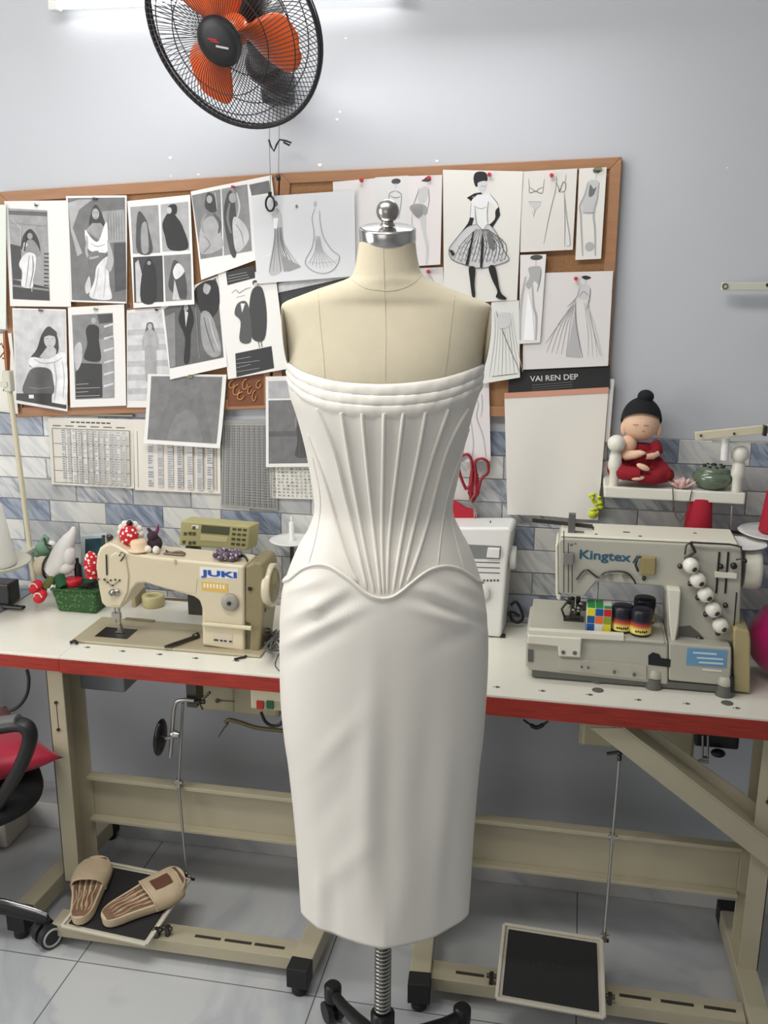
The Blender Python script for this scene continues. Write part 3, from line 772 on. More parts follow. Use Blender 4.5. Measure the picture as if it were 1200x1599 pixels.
R5 = lambda x, y: (800+x/4.706, 240+y/4.706)
def mp_(f, cr, pts): return [f(*cr(x, y)) for x, y in pts]
GP = 'black and white photo prints on the left cork board'
GS = 'pencil fashion sketches on the right cork board'

# ---- P1 standing woman in a light dress
px = [(6.5, 314), (104, 313), (112, 479), (17, 478)]; f = S4(px)
d = [('p', mp_(f, C2, [(50, 212), (287, 225), (307, 772), (82, 762)]), 150, 1), ('p', mp_(f, C2, [(62, 425), (130, 440), (135, 640), (80, 640)]), 60),
     ('p', mp_(f, C2, [(80, 640), (300, 690), (306, 770), (82, 760)]), 48), ('p', mp_(f, C2, [(82, 672), (300, 700), (300, 712), (82, 684)]), 130),
     ('p', mp_(f, C2, [(55, 225), (287, 235), (287, 260), (55, 250)]), 90),
     ('p', mp_(f, C2, curve([(185, 335), (140, 380), (132, 460), (180, 450), (245, 480), (230, 390)], 2)), 42), ('p', mp_(f, C2, curve([(150, 420), (200, 400), (245, 470), (215, 500), (150, 480)], 2)), 130),
     ('p', mp_(f, C2, curve([(160, 480), (215, 490), (220, 560), (205, 640), (200, 690), (135, 680), (140, 600), (118, 545)], 2)), 218), ('e', *f(*C2(183, 378)), .045, .03, 150)]
for k in range(9): d.append(('p', mp_(f, C2, [(270, 480+k*24), (298, 482+k*24), (298, 490+k*24), (270, 488+k*24)]), 45))
d += [('l', mp_(f, C2, [(150, 425), (140, 470), (165, 480)]), .006, 165), ('l', mp_(f, C2, [(225, 440), (243, 480), (222, 500)]), .006, 150), ('e', *f(*C2(158, 428)), .035, .022, 205), ('l', mp_(f, C2, curve([(180, 495), (172, 580), (160, 685)], 3)), .002, 150), ('l', mp_(f, C2, curve([(200, 495), (205, 580), (185, 685)], 3)), .0025, 120),
      ('l', mp_(f, C2, [(60, 265), (130, 330), (128, 420)]), .003, 190), ('l', mp_(f, C2, [(62, 300), (285, 320)]), .0015, 128), ('l', mp_(f, C2, [(165, 352), (158, 420), (150, 470)]), .004, 46), ('l', mp_(f, C2, [(198, 690), (200, 716)]), .004, 200)]
make_paper('photo_print', 'printed photo of a long-haired woman in pale dress by dark stairs, far left', 'picture', px, 0.004, d, GP, curl=.004)
# ---- P2 woman in white blouse and long skirt
px = [(103, 306), (198, 305), (199, 474), (112, 471)]; f = S4(px)
d = [('p', mp_(f, C2, [(410, 152), (756, 148), (768, 778), (440, 768)]), 108, 1), ('p', mp_(f, C2, [(412, 180), (480, 160), (560, 160), (480, 220), (440, 330), (500, 480), (470, 500), (430, 350)]), 170),
     ('p', mp_(f, C2, [(620, 230), (752, 220), (760, 410), (640, 420)]), 150), ('p', mp_(f, C2, [(690, 420), (762, 418), (768, 700), (700, 720)]), 70),
     ('p', mp_(f, C2, curve([(580, 190), (552, 240), (545, 330), (640, 340), (615, 240)], 2)), 52), ('e', *f(*C2(580, 245)), .06, .05, 165),
     ('p', mp_(f, C2, [(560, 300), (520, 345), (600, 400), (655, 350), (610, 300)]), 150),
     ('p', mp_(f, C2, curve([(515, 340), (560, 395), (600, 405), (645, 290), (655, 420), (640, 480), (540, 460)], 2)), 226),
     ('p', mp_(f, C2, [(530, 470), (650, 480), (640, 520), (560, 560)]), 105),
     ('p', mp_(f, C2, curve([(655, 500), (590, 560), (575, 650), (545, 740), (600, 765), (680, 758), (668, 680), (660, 580)], 2)), 216),
     ('p', mp_(f, C2, [(650, 400), (690, 520), (665, 600), (640, 570), (655, 500)]), 170)]
d += [('l', mp_(f, C2, curve([(525, 375), (530, 420), (525, 470), (545, 510), (600, 500)], 3)), .008, 170), ('l', mp_(f, C2, curve([(600, 470), (560, 480), (530, 530), (545, 560)], 3)), .006, 120), ('l', mp_(f, C2, curve([(655, 400), (672, 460), (685, 530), (670, 590)], 3)), .007, 176),
      ('l', mp_(f, C2, curve([(600, 570), (590, 660), (570, 750)], 3)), .0025, 170), ('l', mp_(f, C2, curve([(640, 560), (640, 660), (630, 755)], 3)), .0025, 180), ('l', mp_(f, C2, curve([(550, 420), (590, 440), (640, 425)], 3)), .002, 150), ('l', mp_(f, C2, [(566, 238), (576, 238)]), .0018, 60), ('l', mp_(f, C2, [(586, 238), (596, 238)]), .0018, 60), ('l', mp_(f, C2, [(575, 266), (588, 266)]), .0018, 90),
      ('p', mp_(f, C2, curve([(545, 620), (520, 680), (530, 730), (555, 700)], 2)), 200)]+[('l', mp_(f, C2, [(655+k*16, 240), (660+k*16, 400)]), .0015, 120) for k in range(6)]
make_paper('photo_print', 'printed photo of a woman in white off-shoulder top and long white skirt', 'picture', px, 0.0055, d, GP, curl=.004)
# ---- P3 four small pictures
px = [(199, 314), (297, 304), (305, 475), (210, 481)]; f = S4(px)
d = [('p', mp_(f, C2, [(788, 205), (958, 192), (972, 478), (805, 485)]), 150, 1), ('p', mp_(f, C2, [(972, 190), (1138, 172), (1148, 462), (985, 472)]), 165, 1),
     ('p', mp_(f, C2, [(806, 505), (985, 495), (996, 778), (818, 783)]), 62, 1), ('p', mp_(f, C2, [(992, 495), (1155, 484), (1165, 765), (1008, 775)]), 130, 1)]
d += [('p', mp_(f, C2, curve([(840, 230), (825, 330), (835, 475), (925, 475), (900, 330), (880, 270)], 2)), 70), ('p', mp_(f, C2, curve([(880, 290), (855, 330), (860, 470), (900, 470), (895, 340)], 2)), 150),
      ('p', mp_(f, C2, curve([(1030, 230), (985, 300), (1000, 380), (1030, 460), (1140, 450), (1110, 330), (1075, 270)], 2)), 40), ('p', mp_(f, C2, curve([(1020, 200), (1030, 260), (1070, 240), (1065, 190)], 2)), 40), ('e', *f(*C2(1025, 225)), .04, .03, 190),
      ('p', mp_(f, C2, [(840, 520), (870, 640), (860, 780), (830, 780), (820, 540)]), 190), ('p', mp_(f, C2, curve([(905, 510), (865, 590), (858, 770), (945, 775), (945, 590)], 2)), 34), ('e', *f(*C2(905, 540)), .03, .02, 150),
      ('p', mp_(f, C2, curve([(1060, 520), (1035, 600), (1030, 700), (1130, 760), (1120, 600)], 2)), 70), ('p', mp_(f, C2, curve([(1080, 540), (1050, 590), (1070, 640), (1120, 590)], 2)), 215), ('p', mp_(f, C2, [(1060, 640), (1050, 765), (1095, 768)]), 200)]
make_paper('photo_print', 'printed sheet of four small outfit photos in a grid', 'picture', px, 0.0075, d, GP, curl=.006)
# ---- P4 pair of pictures behind the sketch of two gowns
px = [(298, 299), (424, 273.5), (440, 392), (316, 437)]; f = S4(px)
d = [('p', mp_(f, C3, [(42, 150), (235, 108), (255, 550), (105, 575)]), 125, 1), ('p', mp_(f, C3, [(243, 106), (415, 75), (452, 520), (264, 550)]), 140, 1), ('p', mp_(f, C3, [(428, 78), (560, 50), (570, 130), (445, 150)]), 105, 1),
     ('p', mp_(f, C3, curve([(150, 130), (130, 220), (170, 260), (210, 250), (200, 160)], 2)), 66), ('p', mp_(f, C3, curve([(120, 320), (190, 290), (240, 400), (250, 500), (110, 540), (95, 420)], 2)), 168),
     ('p', mp_(f, C3, curve([(300, 115), (265, 200), (262, 330), (310, 540), (350, 530), (335, 200)], 2)), 72), ('p', mp_(f, C3, curve([(330, 290), (400, 340), (430, 440), (350, 530), (320, 380)], 2)), 190), ('e', *f(*C3(318, 165)), .045, .06, 160)]
d += [('e', *f(*C3(162, 175)), .035, .045, 170), ('l', mp_(f, C3, curve([(140, 270), (110, 330), (125, 400)], 3)), .007, 150), ('l', mp_(f, C3, curve([(190, 270), (235, 330), (225, 400)], 3)), .008, 90), ('l', mp_(f, C3, curve([(130, 420), (170, 480), (120, 530)], 3)), .003, 120), ('l', mp_(f, C3, curve([(345, 130), (365, 220), (350, 300)], 3)), .006, 190), ('l', mp_(f, C3, curve([(300, 200), (285, 300), (310, 400)], 3)), .008, 120), ('l', mp_(f, C3, curve([(340, 340), (380, 400), (395, 480)], 3)), .003, 150), ('l', mp_(f, C3, [(200, 130), (215, 240)]), .004, 190)]
make_paper('photo_print', 'printed sheet of seated women in dresses beneath the fan, tilted up to the right', 'picture', px, 0.005, d, GP, curl=.008)
# ---- P6 dark picture
px = [(250, 468), (340, 430), (357, 572), (268, 592)]; f = S4(px)
d = [('p', mp_(f, C3, [(-145, 910), (205, 700), (262, 1232), (-98, 1305)]), 96, 1), ('p', mp_(f, C3, curve([(60, 790), (120, 730), (210, 730), (225, 900), (150, 980), (90, 900)], 2)), 44),
     ('p', mp_(f, C3, curve([(105, 940), (175, 950), (245, 1180), (190, 1230), (120, 1150)], 2)), 150), ('p', mp_(f, C3, curve([(-10, 880), (40, 900), (60, 990), (40, 1080), (35, 1255), (-5, 1260), (0, 1100), (-45, 980)], 2)), 30),
     ('p', mp_(f, C3, [(-5, 920), (5, 1030), (20, 930)]), 205), ('e', *f(*C3(5, 900)), .04, .04, 160)]
d += [('p', mp_(f, C3, curve([(130, 740), (120, 790), (150, 810), (170, 760)], 2)), 165), ('l', mp_(f, C3, curve([(125, 960), (150, 1060), (200, 1200)], 3)), .003, 90), ('l', mp_(f, C3, curve([(160, 960), (190, 1080), (235, 1190)], 3)), .003, 200), ('l', mp_(f, C3, [(70, 900), (100, 1240)]), .004, 130), ('p', mp_(f, C3, [(-140, 960), (-70, 930), (-60, 1290), (-95, 1300)]), 130)]
make_paper('photo_print', 'dark tilted print of a woman in a black suit beside a gown', 'picture', px, 0.0045, d, GP, curl=.010)
# ---- P7 page with two long coats
px = [(340, 424), (430, 425), (449, 576), (357, 592)]; f = S4(px)
d = [('p', mp_(f, C3, [(270, 665), (462, 620), (466, 702), (282, 750)]), 52), ('p', mp_(f, C3, [(335, 1205), (578, 1155), (597, 1305), (345, 1365)]), 56)]
d += [('l', mp_(f, C3, [(285, 690+k*18), (290+120+k*10, 665+k*16)]), .0016, 190) for k in range(3)]
d += [('l', mp_(f, C3, [(345, 1245+k*28), (440+(k % 2)*60, 1226+k*26)]), .0014, 200) for k in range(4)]
d += [('l', mp_(f, C3, curve([(310, 800), (340, 780), (360, 800), (400, 775), (440, 765)], 3)), .002, 130), ('l', mp_(f, C3, [(340, 830), (400, 815)]), .002, 140)]
d += [('p', mp_(f, C3, curve([(455, 770), (430, 860), (430, 1000), (455, 1110), (530, 1110), (545, 940), (515, 770)], 2)), 66), ('p', mp_(f, C3, curve([(350, 870), (330, 940), (370, 990), (365, 1120), (440, 1125), (440, 980), (410, 860)], 2)), 84),
      ('p', mp_(f, C3, [(370, 870), (380, 930), (400, 870)]), 225), ('e', *f(*C3(470, 735)), .055, .028, 70), ('e', *f(*C3(470, 745)), .03, .02, 200), ('l', mp_(f, C3, [(485, 1110), (500, 1165)]), .004, 90), ('l', mp_(f, C3, [(505, 1110), (515, 1160)]), .004, 90)]
make_paper('printed_page', 'magazine style page with two women in long dark coats between black text bands', 'picture', px, 0.0085, d, GP, curl=.004)
# ---- P5 two gown sketches
px = [(393, 308), (554, 297), (556, 431), (402, 443)]; f = S4(px)
d = [('p', mp_(f, C3, curve([(600, 230), (580, 280), (600, 400), (560, 665), (640, 665), (660, 560), (650, 300), (630, 250)], 2)), 186), ('e', *f(*C3(605, 205)), .022, .035, 110)]
for k in range(9): d.append(('l', mp_(f, C3, curve([(600+k*6, 360), (595+k*9, 480), (565+k*26, 660-(k > 4)*(k-4)*8)], 3)), .0022, (90, 130, 160)[k % 3]))
d += [('p', mp_(f, C3, [(650, 540), (700, 580), (780, 625), (700, 655), (660, 655)]), 150), ('p', mp_(f, C3, [(590, 300), (625, 300), (615, 370), (595, 370)]), 240)]
d += [('l', mp_(f, C3, curve([(870, 240), (850, 300), (865, 400), (850, 500), (805, 590), (850, 650), (930, 672), (1000, 640), (1035, 560), (985, 515), (930, 430), (905, 330), (900, 250)], 4)), .002, 150)]
for k in range(8): d.append(('l', mp_(f, C3, curve([(875+k*4, 420), (870+k*8, 520), (825+k*27, 645-abs(k-3.5)*10)], 3)), .0014, 165))
d += [('e', *f(*C3(870, 205)), .012, .03, 185), ('e', *f(*C3(748, 222)), .012, .02, 120), ('l', mp_(f, C3, curve([(1035, 560), (1000, 590), (900, 600), (810, 590)], 3)), .0012, 185)]
make_paper('fashion_sketch', 'pencil sketch sheet with a train gown and a mermaid gown side by side', 'sketch', px, 0.0115, d, 'pencil fashion sketches', sheet=(216, 217, 219), curl=.003)
# ---- P8 portrait
px = [(19, 481), (103, 483), (107, 642), (26, 629)]; f = S4(px)
d = [('p', mp_(f, C2, [(80, 825), (395, 835), (408, 1425), (105, 1372)]), 196, 1), ('p', mp_(f, C2, curve([(300, 925), (255, 970), (225, 1060), (182, 1120), (190, 1170), (260, 1110), (345, 1080), (350, 990)], 2)), 58),
     ('e', *f(*C2(303, 1010)), .11, .075, 200), ('p', mp_(f, C2, [(285, 1050), (240, 1110), (300, 1120), (360, 1090), (330, 1050)]), 195), ('p', mp_(f, C2, curve([(190, 1110), (190, 1165), (300, 1180), (320, 1300), (310, 1380), (405, 1390), (405, 1120), (370, 1080), (300, 1120)], 2)), 226),
     ('p', mp_(f, C2, curve([(205, 1175), (165, 1230), (150, 1330), (320, 1340), (325, 1240), (300, 1180)], 2)), 92), ('p', mp_(f, C2, [(105, 1330), (320, 1330), (320, 1385), (408, 1400), (408, 1425), (105, 1370)]), 50), ('p', mp_(f, C2, [(180, 1338), (210, 1338), (212, 1360), (182, 1360)]), 220)]
d += [('p', mp_(f, C2, curve([(262, 960), (270, 985), (300, 978), (338, 985), (344, 960), (303, 932)], 2)), 58), ('l', mp_(f, C2, [(280, 998), (292, 998)]), .002, 70), ('l', mp_(f, C2, [(313, 998), (326, 998)]), .002, 70), ('l', mp_(f, C2, [(297, 1040), (311, 1040)]), .002, 110), ('l', mp_(f, C2, [(303, 1005), (301, 1022)]), .0014, 150),
      ('l', mp_(f, C2, curve([(345, 1000), (352, 1050), (345, 1090)], 3)), .006, 62), ('l', mp_(f, C2, curve([(210, 1120), (260, 1145), (330, 1140), (380, 1110)], 3)), .0022, 170), ('l', mp_(f, C2, curve([(330, 1140), (345, 1240), (335, 1370)], 3)), .003, 168), ('l', mp_(f, C2, curve([(380, 1130), (392, 1240), (385, 1360)], 3)), .002, 180), ('l', mp_(f, C2, curve([(175, 1290), (240, 1300), (320, 1290)], 3)), .003, 130)]
make_paper('photo_print', 'printed portrait of a fringed long-haired woman with folded arms in a white blouse', 'picture', px, 0.004, d, GP, curl=.006)
# ---- P9
px = [(106, 480), (194, 475), (198, 633), (111, 636)]; f = S4(px)
d = [('p', mp_(f, C2, [(435, 858), (682, 845), (697, 1358), (460, 1368)]), 128, 1), ('p', mp_(f, C2, [(590, 855), (682, 850), (685, 900), (600, 910)]), 66), ('p', mp_(f, C2, [(600, 1000), (690, 1000), (697, 1358), (620, 1358)]), 150, 1),
     ('p', mp_(f, C2, [(490, 1145), (620, 1150), (625, 1355), (462, 1362), (460, 1200)]), 40), ('p', mp_(f, C2, curve([(545, 915), (520, 950), (530, 1030), (512, 1120), (610, 1130), (600, 1010), (598, 930)], 2)), 34),
     ('e', *f(*C2(568, 890)), .045, .03, 165), ('p', mp_(f, C2, curve([(450, 1060), (490, 1020), (500, 1120), (465, 1190)], 2)), 186)]
for k in range(6): d.append(('p', mp_(f, C2, [(630, 920+k*72), (690, 905+k*72), (690, 915+k*72), (632, 934+k*72)]), 205))
d += [('l', mp_(f, C2, [(465, 1275+k*24), (540+(k % 2)*70, 1270+k*24)]), .0018, 210) for k in range(4)]
make_paper('photo_print', 'printed photo of a woman in a short black dress against marbled blocks', 'picture', px, 0.006, d, GP, curl=.004)
# ---- P10
px = [(198, 484), (262, 479), (268, 636), (199, 636)]; f = S4(px)
d = [('r', .02, .03, .98, .93, 206, 1)]+[('r', .02, y, .98, y+.06, 178) for y in (.2, .36, .52, .66, .8)]
d += figure(.56, .13, .62, .27, 90, 170, 175, 160, 'slim')
make_paper('photo_print', 'faint pale print of a woman in a straight grey dress before steps', 'picture', px, 0.003, d, GP, curl=.003)
# ---- P11 plain grey print
px = [(231, 584), (354, 585), (346, 699), (227, 691)]; f = S4(px)
d = [('r', .045, .03, .95, .94, 120, 1), ('p', [(.12, .94), (.3, .3), (.42, .2), (.55, .35), (.7, .2), (.9, .94)], 116), ('p', curve([(.3, .93), (.38, .6), (.6, .5), (.78, .93)], 3), 124)]
make_paper('photo_print', 'plain mid-grey print hanging below the board over the size charts', 'picture', px, 0.008, d, GP, curl=.012)
# ---- P15
px = [(415, 588), (500, 586), (505, 728), (416, 729)]; f = S4(px)
d = [('r', .05, .26, .97, .96, 112, 1), ('r', .05, .05, .97, .24, 176), ('r', .05, .60, .97, .66, 96)]+figure(.62, .28, .62, .13, 60, 130, 92, 84, 'gown')
make_paper('photo_print', 'grey print of a dark standing figure, half hidden behind the left side of the bodice', 'picture', px, 0.003, d, GP, curl=.004)
# ---- P30 dark page behind the shoulder
px = [(434, 441), (560, 428), (566, 584), (440, 582)]; f = S4(px)
d = [('p', mp_(f, C3, [(618, 740), (1120, 640), (1130, 690), (622, 800)]), 205), ('p', mp_(f, C3, [(622, 810), (1130, 700), (1130, 760), (628, 860)]), 60), ('r', .05, .35, .95, .95, 96, 1)]
make_paper('photo_print', 'dark print with a pale slanted band behind the left shoulder of the dress form', 'picture', px, 0.002, d, GP, sheet=(58, 58, 60), curl=.002)

# ---- right board: pencil sketches
def pencil(x): return x
px = [(520, 284), (589, 278), (592, 420), (524, 425)]
make_paper('fashion_sketch', 'nearly blank pale sheet behind the ball knob, leftmost on the right board', 'sketch', px, 0.003, [('l', curve([(.35, .1), (.3, .3), (.33, .55), (.28, .9)], 3), .0015, 196), ('l', curve([(.45, .1), (.5, .4), (.46, .8)], 3), .0012, 200)], GS, sheet=(222, 218, 216))
px = [(586, 277), (638, 274), (640, 415), (588, 420)]; f = S4(px)
d = [('e', *f(*G4(272, 152)), .14, .03, 70), ('l', mp_(f, G4, [(270, 165), (268, 205)]), .004, 190), ('l', mp_(f, G4, curve([(268, 220), (225, 240), (222, 330), (235, 420)], 3)), .0025, 150), ('l', mp_(f, G4, curve([(272, 220), (310, 245), (305, 330), (290, 420)], 3)), .0025, 150), ('l', mp_(f, G4, curve([(230, 255), (268, 270), (305, 258)], 3)), .002, 140)]
make_paper('fashion_sketch', 'narrow sketch of a bare-shouldered figure in a dark hat, directly behind the ball knob', 'sketch', px, 0.0045, d, GS, sheet=(218, 217, 215))
px = [(637, 275), (691, 273), (688.5, 413), (641, 416)]; f = S4(px)
d = [('p', mp_(f, G4, curve([(455, 150), (475, 135), (500, 118), (525, 140), (500, 155)], 2)), 60), ('p', mp_(f, G4, curve([(470, 190), (440, 220), (430, 290), (480, 300), (510, 230), (500, 195)], 2)), 196),
     ('p', mp_(f, G4, curve([(385, 320), (370, 350), (420, 410), (450, 415), (498, 380), (490, 330), (440, 310)], 2)), 158), ('l', mp_(f, G4, curve([(440, 200), (420, 260), (395, 320)], 3)), .002, 130), ('l', mp_(f, G4, curve([(505, 210), (512, 280), (500, 350)], 3)), .002, 140),
     ('p', mp_(f, G4, curve([(445, 415), (470, 540), (490, 640), (487, 745), (500, 745), (510, 620), (490, 520), (485, 400)], 2)), 200), ('l', mp_(f, G4, curve([(388, 380), (385, 440), (395, 520)], 3)), .0035, 195)]
d += [('l', mp_(f, G4, curve([(380+k*16, 325), (400+k*12, 370), (425+k*7, 408)], 3)), .0012, 110) for k in range(6)]
make_paper('fashion_sketch', 'sketch of a figure in a ruffled mini skirt and flowered hat', 'sketch', px, 0.006, d, GS, sheet=(224, 217, 216))
# gloved woman
px = [(692, 265), (817, 267.5), (808, 469), (694, 474)]; f = S4(px)
d = [('p', mp_(f, G4, curve([(842, 95), (832, 140), (850, 190), (880, 170), (930, 150), (925, 95), (880, 82)], 2)), 24), ('p', mp_(f, G4, curve([(865, 160), (925, 150), (920, 200), (890, 235), (868, 200)], 2)), 205), ('l', mp_(f, G4, [(885, 185), (920, 186)]), .0016, 60),
     ('p', mp_(f, G4, [(785, 265), (840, 235), (885, 228), (900, 245), (860, 255), (820, 298), (838, 255), (790, 275)]), 22),
     ('p', mp_(f, G4, curve([(860, 245), (810, 300), (810, 400), (838, 410), (850, 330), (870, 480), (900, 490), (935, 460), (940, 300), (1005, 350), (1015, 325), (950, 240)], 3)), 226),
     ('l', mp_(f, G4, curve([(815, 300), (808, 400)], 3)), .0016, 110), ('l', mp_(f, G4, curve([(840, 320), (850, 420), (862, 480)], 3)), .0016, 90), ('l', mp_(f, G4, curve([(940, 290), (930, 380), (935, 450)], 3)), .0016, 90), ('l', mp_(f, G4, curve([(950, 240), (1000, 300), (1012, 330)], 3)), .0016, 100), ('l', mp_(f, G4, curve([(845, 330), (890, 345), (925, 330)], 3)), .0014, 140),
     ('p', mp_(f, G4, curve([(805, 405), (790, 450), (718, 545), (735, 550), (810, 480), (835, 410)], 3)), 20), ('p', mp_(f, G4, curve([(1015, 330), (990, 360), (985, 420), (925, 480), (945, 515), (975, 470), (1025, 390)], 3)), 20)]
skp = curve([(855, 455), (780, 480), (690, 580), (655, 640), (680, 710), (780, 750), (870, 772), (960, 760), (1085, 715), (1050, 640), (1000, 520), (940, 455), (905, 500)], 4)
d += [('p', mp_(f, G4, skp), 206)]
for k in range(15):
    x = 690+k*26
    d.append(('l', mp_(f, G4, curve([(850+k*6, 490), (x+30+(8-k)*3, 600), (x, 735-abs(k-7)*3)], 3)), .0018, (60, 110, 40)[k % 3]))
for r_ in range(4):
    for k in range(7):
        x = 715+k*48+r_*3; y = 560+r_*46+(k % 2)*10
        if 520+abs(x-880)*.55 < y+40: d.append(('l', mp_(f, G4, [(x, y), (x+18, y+26), (x+40, y+2)]), .0015, 70))
d += [('p', mp_(f, G4, [(838, 500), (815, 640), (795, 750), (775, 745), (800, 640), (828, 510)]), 22), ('p', mp_(f, G4, [(898, 490), (908, 600), (896, 768), (880, 768), (888, 600)]), 22), ('p', mp_(f, G4, [(655, 640), (680, 640), (700, 670), (680, 685)]), 22),
      ('p', mp_(f, G4, curve([(930, 520), (940, 600), (970, 640), (985, 600), (960, 520)], 2)), 110), ('l', mp_(f, G4, skp+[skp[0]]), .0018, 60),
      ('p', mp_(f, G4, curve([(800, 768), (808, 860), (820, 960), (830, 985), (845, 975), (840, 880), (845, 770)], 2)), 24), ('p', mp_(f, G4, curve([(942, 765), (965, 850), (1005, 940), (995, 985), (1050, 1005), (1070, 992), (1025, 940), (990, 765)], 2)), 24)]
make_paper('fashion_sketch', 'large ink drawing of a woman in black gloves, stockings and a puffed striped skirt', 'sketch', px, 0.009, d, GS, sheet=(224, 221, 214), curl=.004)
# lingerie
px = [(816, 268), (902, 263), (895, 390), (813, 394)]; f = S4(px)
d = [('l', mp_(f, R5, curve([(122, 185), (128, 240), (130, 285), (175, 275), (220, 290), (232, 250), (238, 185)], 3)), .002, 120), ('l', mp_(f, R5, curve([(130, 245), (160, 265), (178, 275), (200, 255), (232, 245)], 3)), .002, 120),
     ('p', mp_(f, R5, [(122, 350), (215, 350), (210, 375), (185, 400), (165, 440), (160, 400), (130, 375)]), 196), ('l', mp_(f, R5, [(122, 350), (215, 350)]), .0018, 120), ('l', mp_(f, R5, [(150, 420), (162, 460), (170, 400)]), .0014, 140),
     ('l', mp_(f, R5, curve([(325, 205), (320, 270), (280, 430), (235, 660)], 3)), .0018, 140), ('l', mp_(f, R5, curve([(325, 210), (345, 250), (350, 280), (375, 210), (395, 220), (390, 270), (360, 280)], 3)), .0022, 110), ('l', mp_(f, R5, curve([(385, 280), (390, 480), (388, 680)], 3)), .0018, 130),
     ('l', mp_(f, R5, curve([(385, 290), (405, 480), (430, 660), (400, 680)], 3)), .0018, 140), ('l', mp_(f, R5, curve([(330, 205), (325, 160)], 3)), .0014, 150), ('l', mp_(f, R5, curve([(390, 210), (400, 150)], 3)), .0014, 150)]
make_paper('fashion_sketch', 'sketch sheet with bra, briefs and a strappy gown', 'sketch', px, 0.007, d, GS, sheet=(218, 214, 208), curl=.004)
def slim_sketch(f, cr, pts_head, body):
    return []
px = [(905, 263), (948, 261), (939, 404), (899, 406)]; f = S4(px)
d = [('e', *f(*R5(625, 122)), .15, .035, 96), ('l', mp_(f, R5, [(620, 140), (618, 185)]), .004, 190), ('p', mp_(f, R5, curve([(565, 205), (550, 280), (525, 330), (522, 430), (605, 430), (610, 330), (640, 210), (600, 190)], 2)), 190),
     ('p', mp_(f, R5, curve([(575, 225), (600, 255), (622, 240), (600, 300), (565, 310)], 2)), 110), ('l', mp_(f, R5, curve([(560, 205), (535, 300), (500, 380), (505, 440), (512, 600), (520, 750)], 3)), .005, 165), ('l', mp_(f, R5, curve([(640, 210), (625, 330), (600, 440), (610, 560), (612, 750)], 3)), .005, 165), ('l', mp_(f, R5, [(520, 430), (605, 430)]), .002, 100), ('e', *f(*R5(570, 680)), .18, .05, 176)]
make_paper('fashion_sketch', 'narrow sketch strip of a figure in a short skirt, top right corner of the board', 'sketch', px, 0.006, d, GS, sheet=(222, 219, 212), curl=.003)
px = [(818, 427), (958, 423), (950, 571), (817, 577)]; f = S4(px)
d = [('p', mp_(f, R5, [(470, 1120), (400, 1490), (510, 1500), (480, 1250)]), 182), ('p', mp_(f, R5, curve([(545, 895), (515, 905), (545, 925), (585, 910)], 2)), 40), ('l', mp_(f, R5, [(545, 925), (543, 960)]), .004, 190),
     ('p', mp_(f, R5, curve([(500, 975), (485, 1050), (560, 1060), (580, 990), (545, 955)], 2)), 206), ('l', mp_(f, R5, curve([(500, 975), (480, 1050), (410, 1120)], 3)), .002, 140), ('l', mp_(f, R5, curve([(580, 985), (572, 1070), (552, 1140)], 3)), .0025, 120), ('l', mp_(f, R5, curve([(495, 1050), (530, 1010), (560, 1040)], 3)), .002, 130),
     ('l', mp_(f, R5, curve([(470, 1070), (380, 1200), (250, 1390)], 3)), .0018, 150), ('l', mp_(f, R5, curve([(560, 1070), (590, 1250), (650, 1480)], 3)), .0018, 160), ('l', mp_(f, R5, curve([(470, 1080), (475, 1250), (520, 1495)], 3)), .0022, 120)]
d += [('l', mp_(f, R5, curve([(465, 1100), (430-k*22, 1250), (400-k*36, 1480-k*6)], 3)), .0014, 160) for k in range(5)]+[('l', mp_(f, R5, curve([(530+k*8, 1090), (560+k*20, 1300), (560+k*34, 1490)], 3)), .0014, 186) for k in range(4)]
make_paper('fashion_sketch', 'sketch of a bridal gown with a wide train, lower right of the board', 'sketch', px, 0.005, d, GS, sheet=(220, 216, 214), curl=.004)
px = [(813, 398), (853.5, 397), (844, 534.6), (811, 537)]; f = S4(px)
d = [('e', *f(*R5(180, 762)), .24, .03, 80), ('l', mp_(f, R5, [(178, 780), (176, 820)]), .004, 186), ('p', mp_(f, R5, curve([(120, 840), (130, 900), (100, 960), (130, 990), (165, 930), (200, 960), (215, 840), (170, 825)], 2)), 176),
     ('l', mp_(f, R5, curve([(100, 900), (75, 1040), (60, 1200), (60, 1370)], 3)), .007, 180), ('l', mp_(f, R5, curve([(150, 960), (160, 1120), (180, 1200), (175, 1370)], 3)), .006, 176), ('l', mp_(f, R5, curve([(215, 850), (205, 930), (185, 1010)], 3)), .003, 140), ('p', mp_(f, R5, [(118, 1010), (85, 1370), (165, 1370), (150, 1150)]), 244)]
make_paper('fashion_sketch', 'narrow sketch strip of a leggy figure, overlapping the bridal sketch', 'sketch', px, 0.010, d, GS, sheet=(226, 222, 220), curl=.003)
px = [(768, 472), (811, 469), (812.5, 589), (752.5, 599)]; f = S4(px)
d = [('l', mp_(f, C7, curve([(130+k*14, 190), (135+k*16, 330+k*4), (100+k*26, 590-k*4)], 4)), .0016, (150, 176, 190)[k % 3]) for k in range(9)]
d += [('l', mp_(f, C7, curve([(140, 180), (200, 350), (290, 560)], 4)), .002, 110), ('l', mp_(f, C7, curve([(115, 590), (190, 580), (280, 570)], 3)), .002, 100), ('e', *f(*C7(190, 240)), .25, .1, 204)]
make_paper('fashion_sketch', 'sketch of a swept long skirt beside the right armhole of the dress form', 'sketch', px, 0.012, d, GS, sheet=(222, 222, 216), curl=.006)
px = [(725, 600), (764, 598), (767, 719), (720, 721)]; f = S4(px)
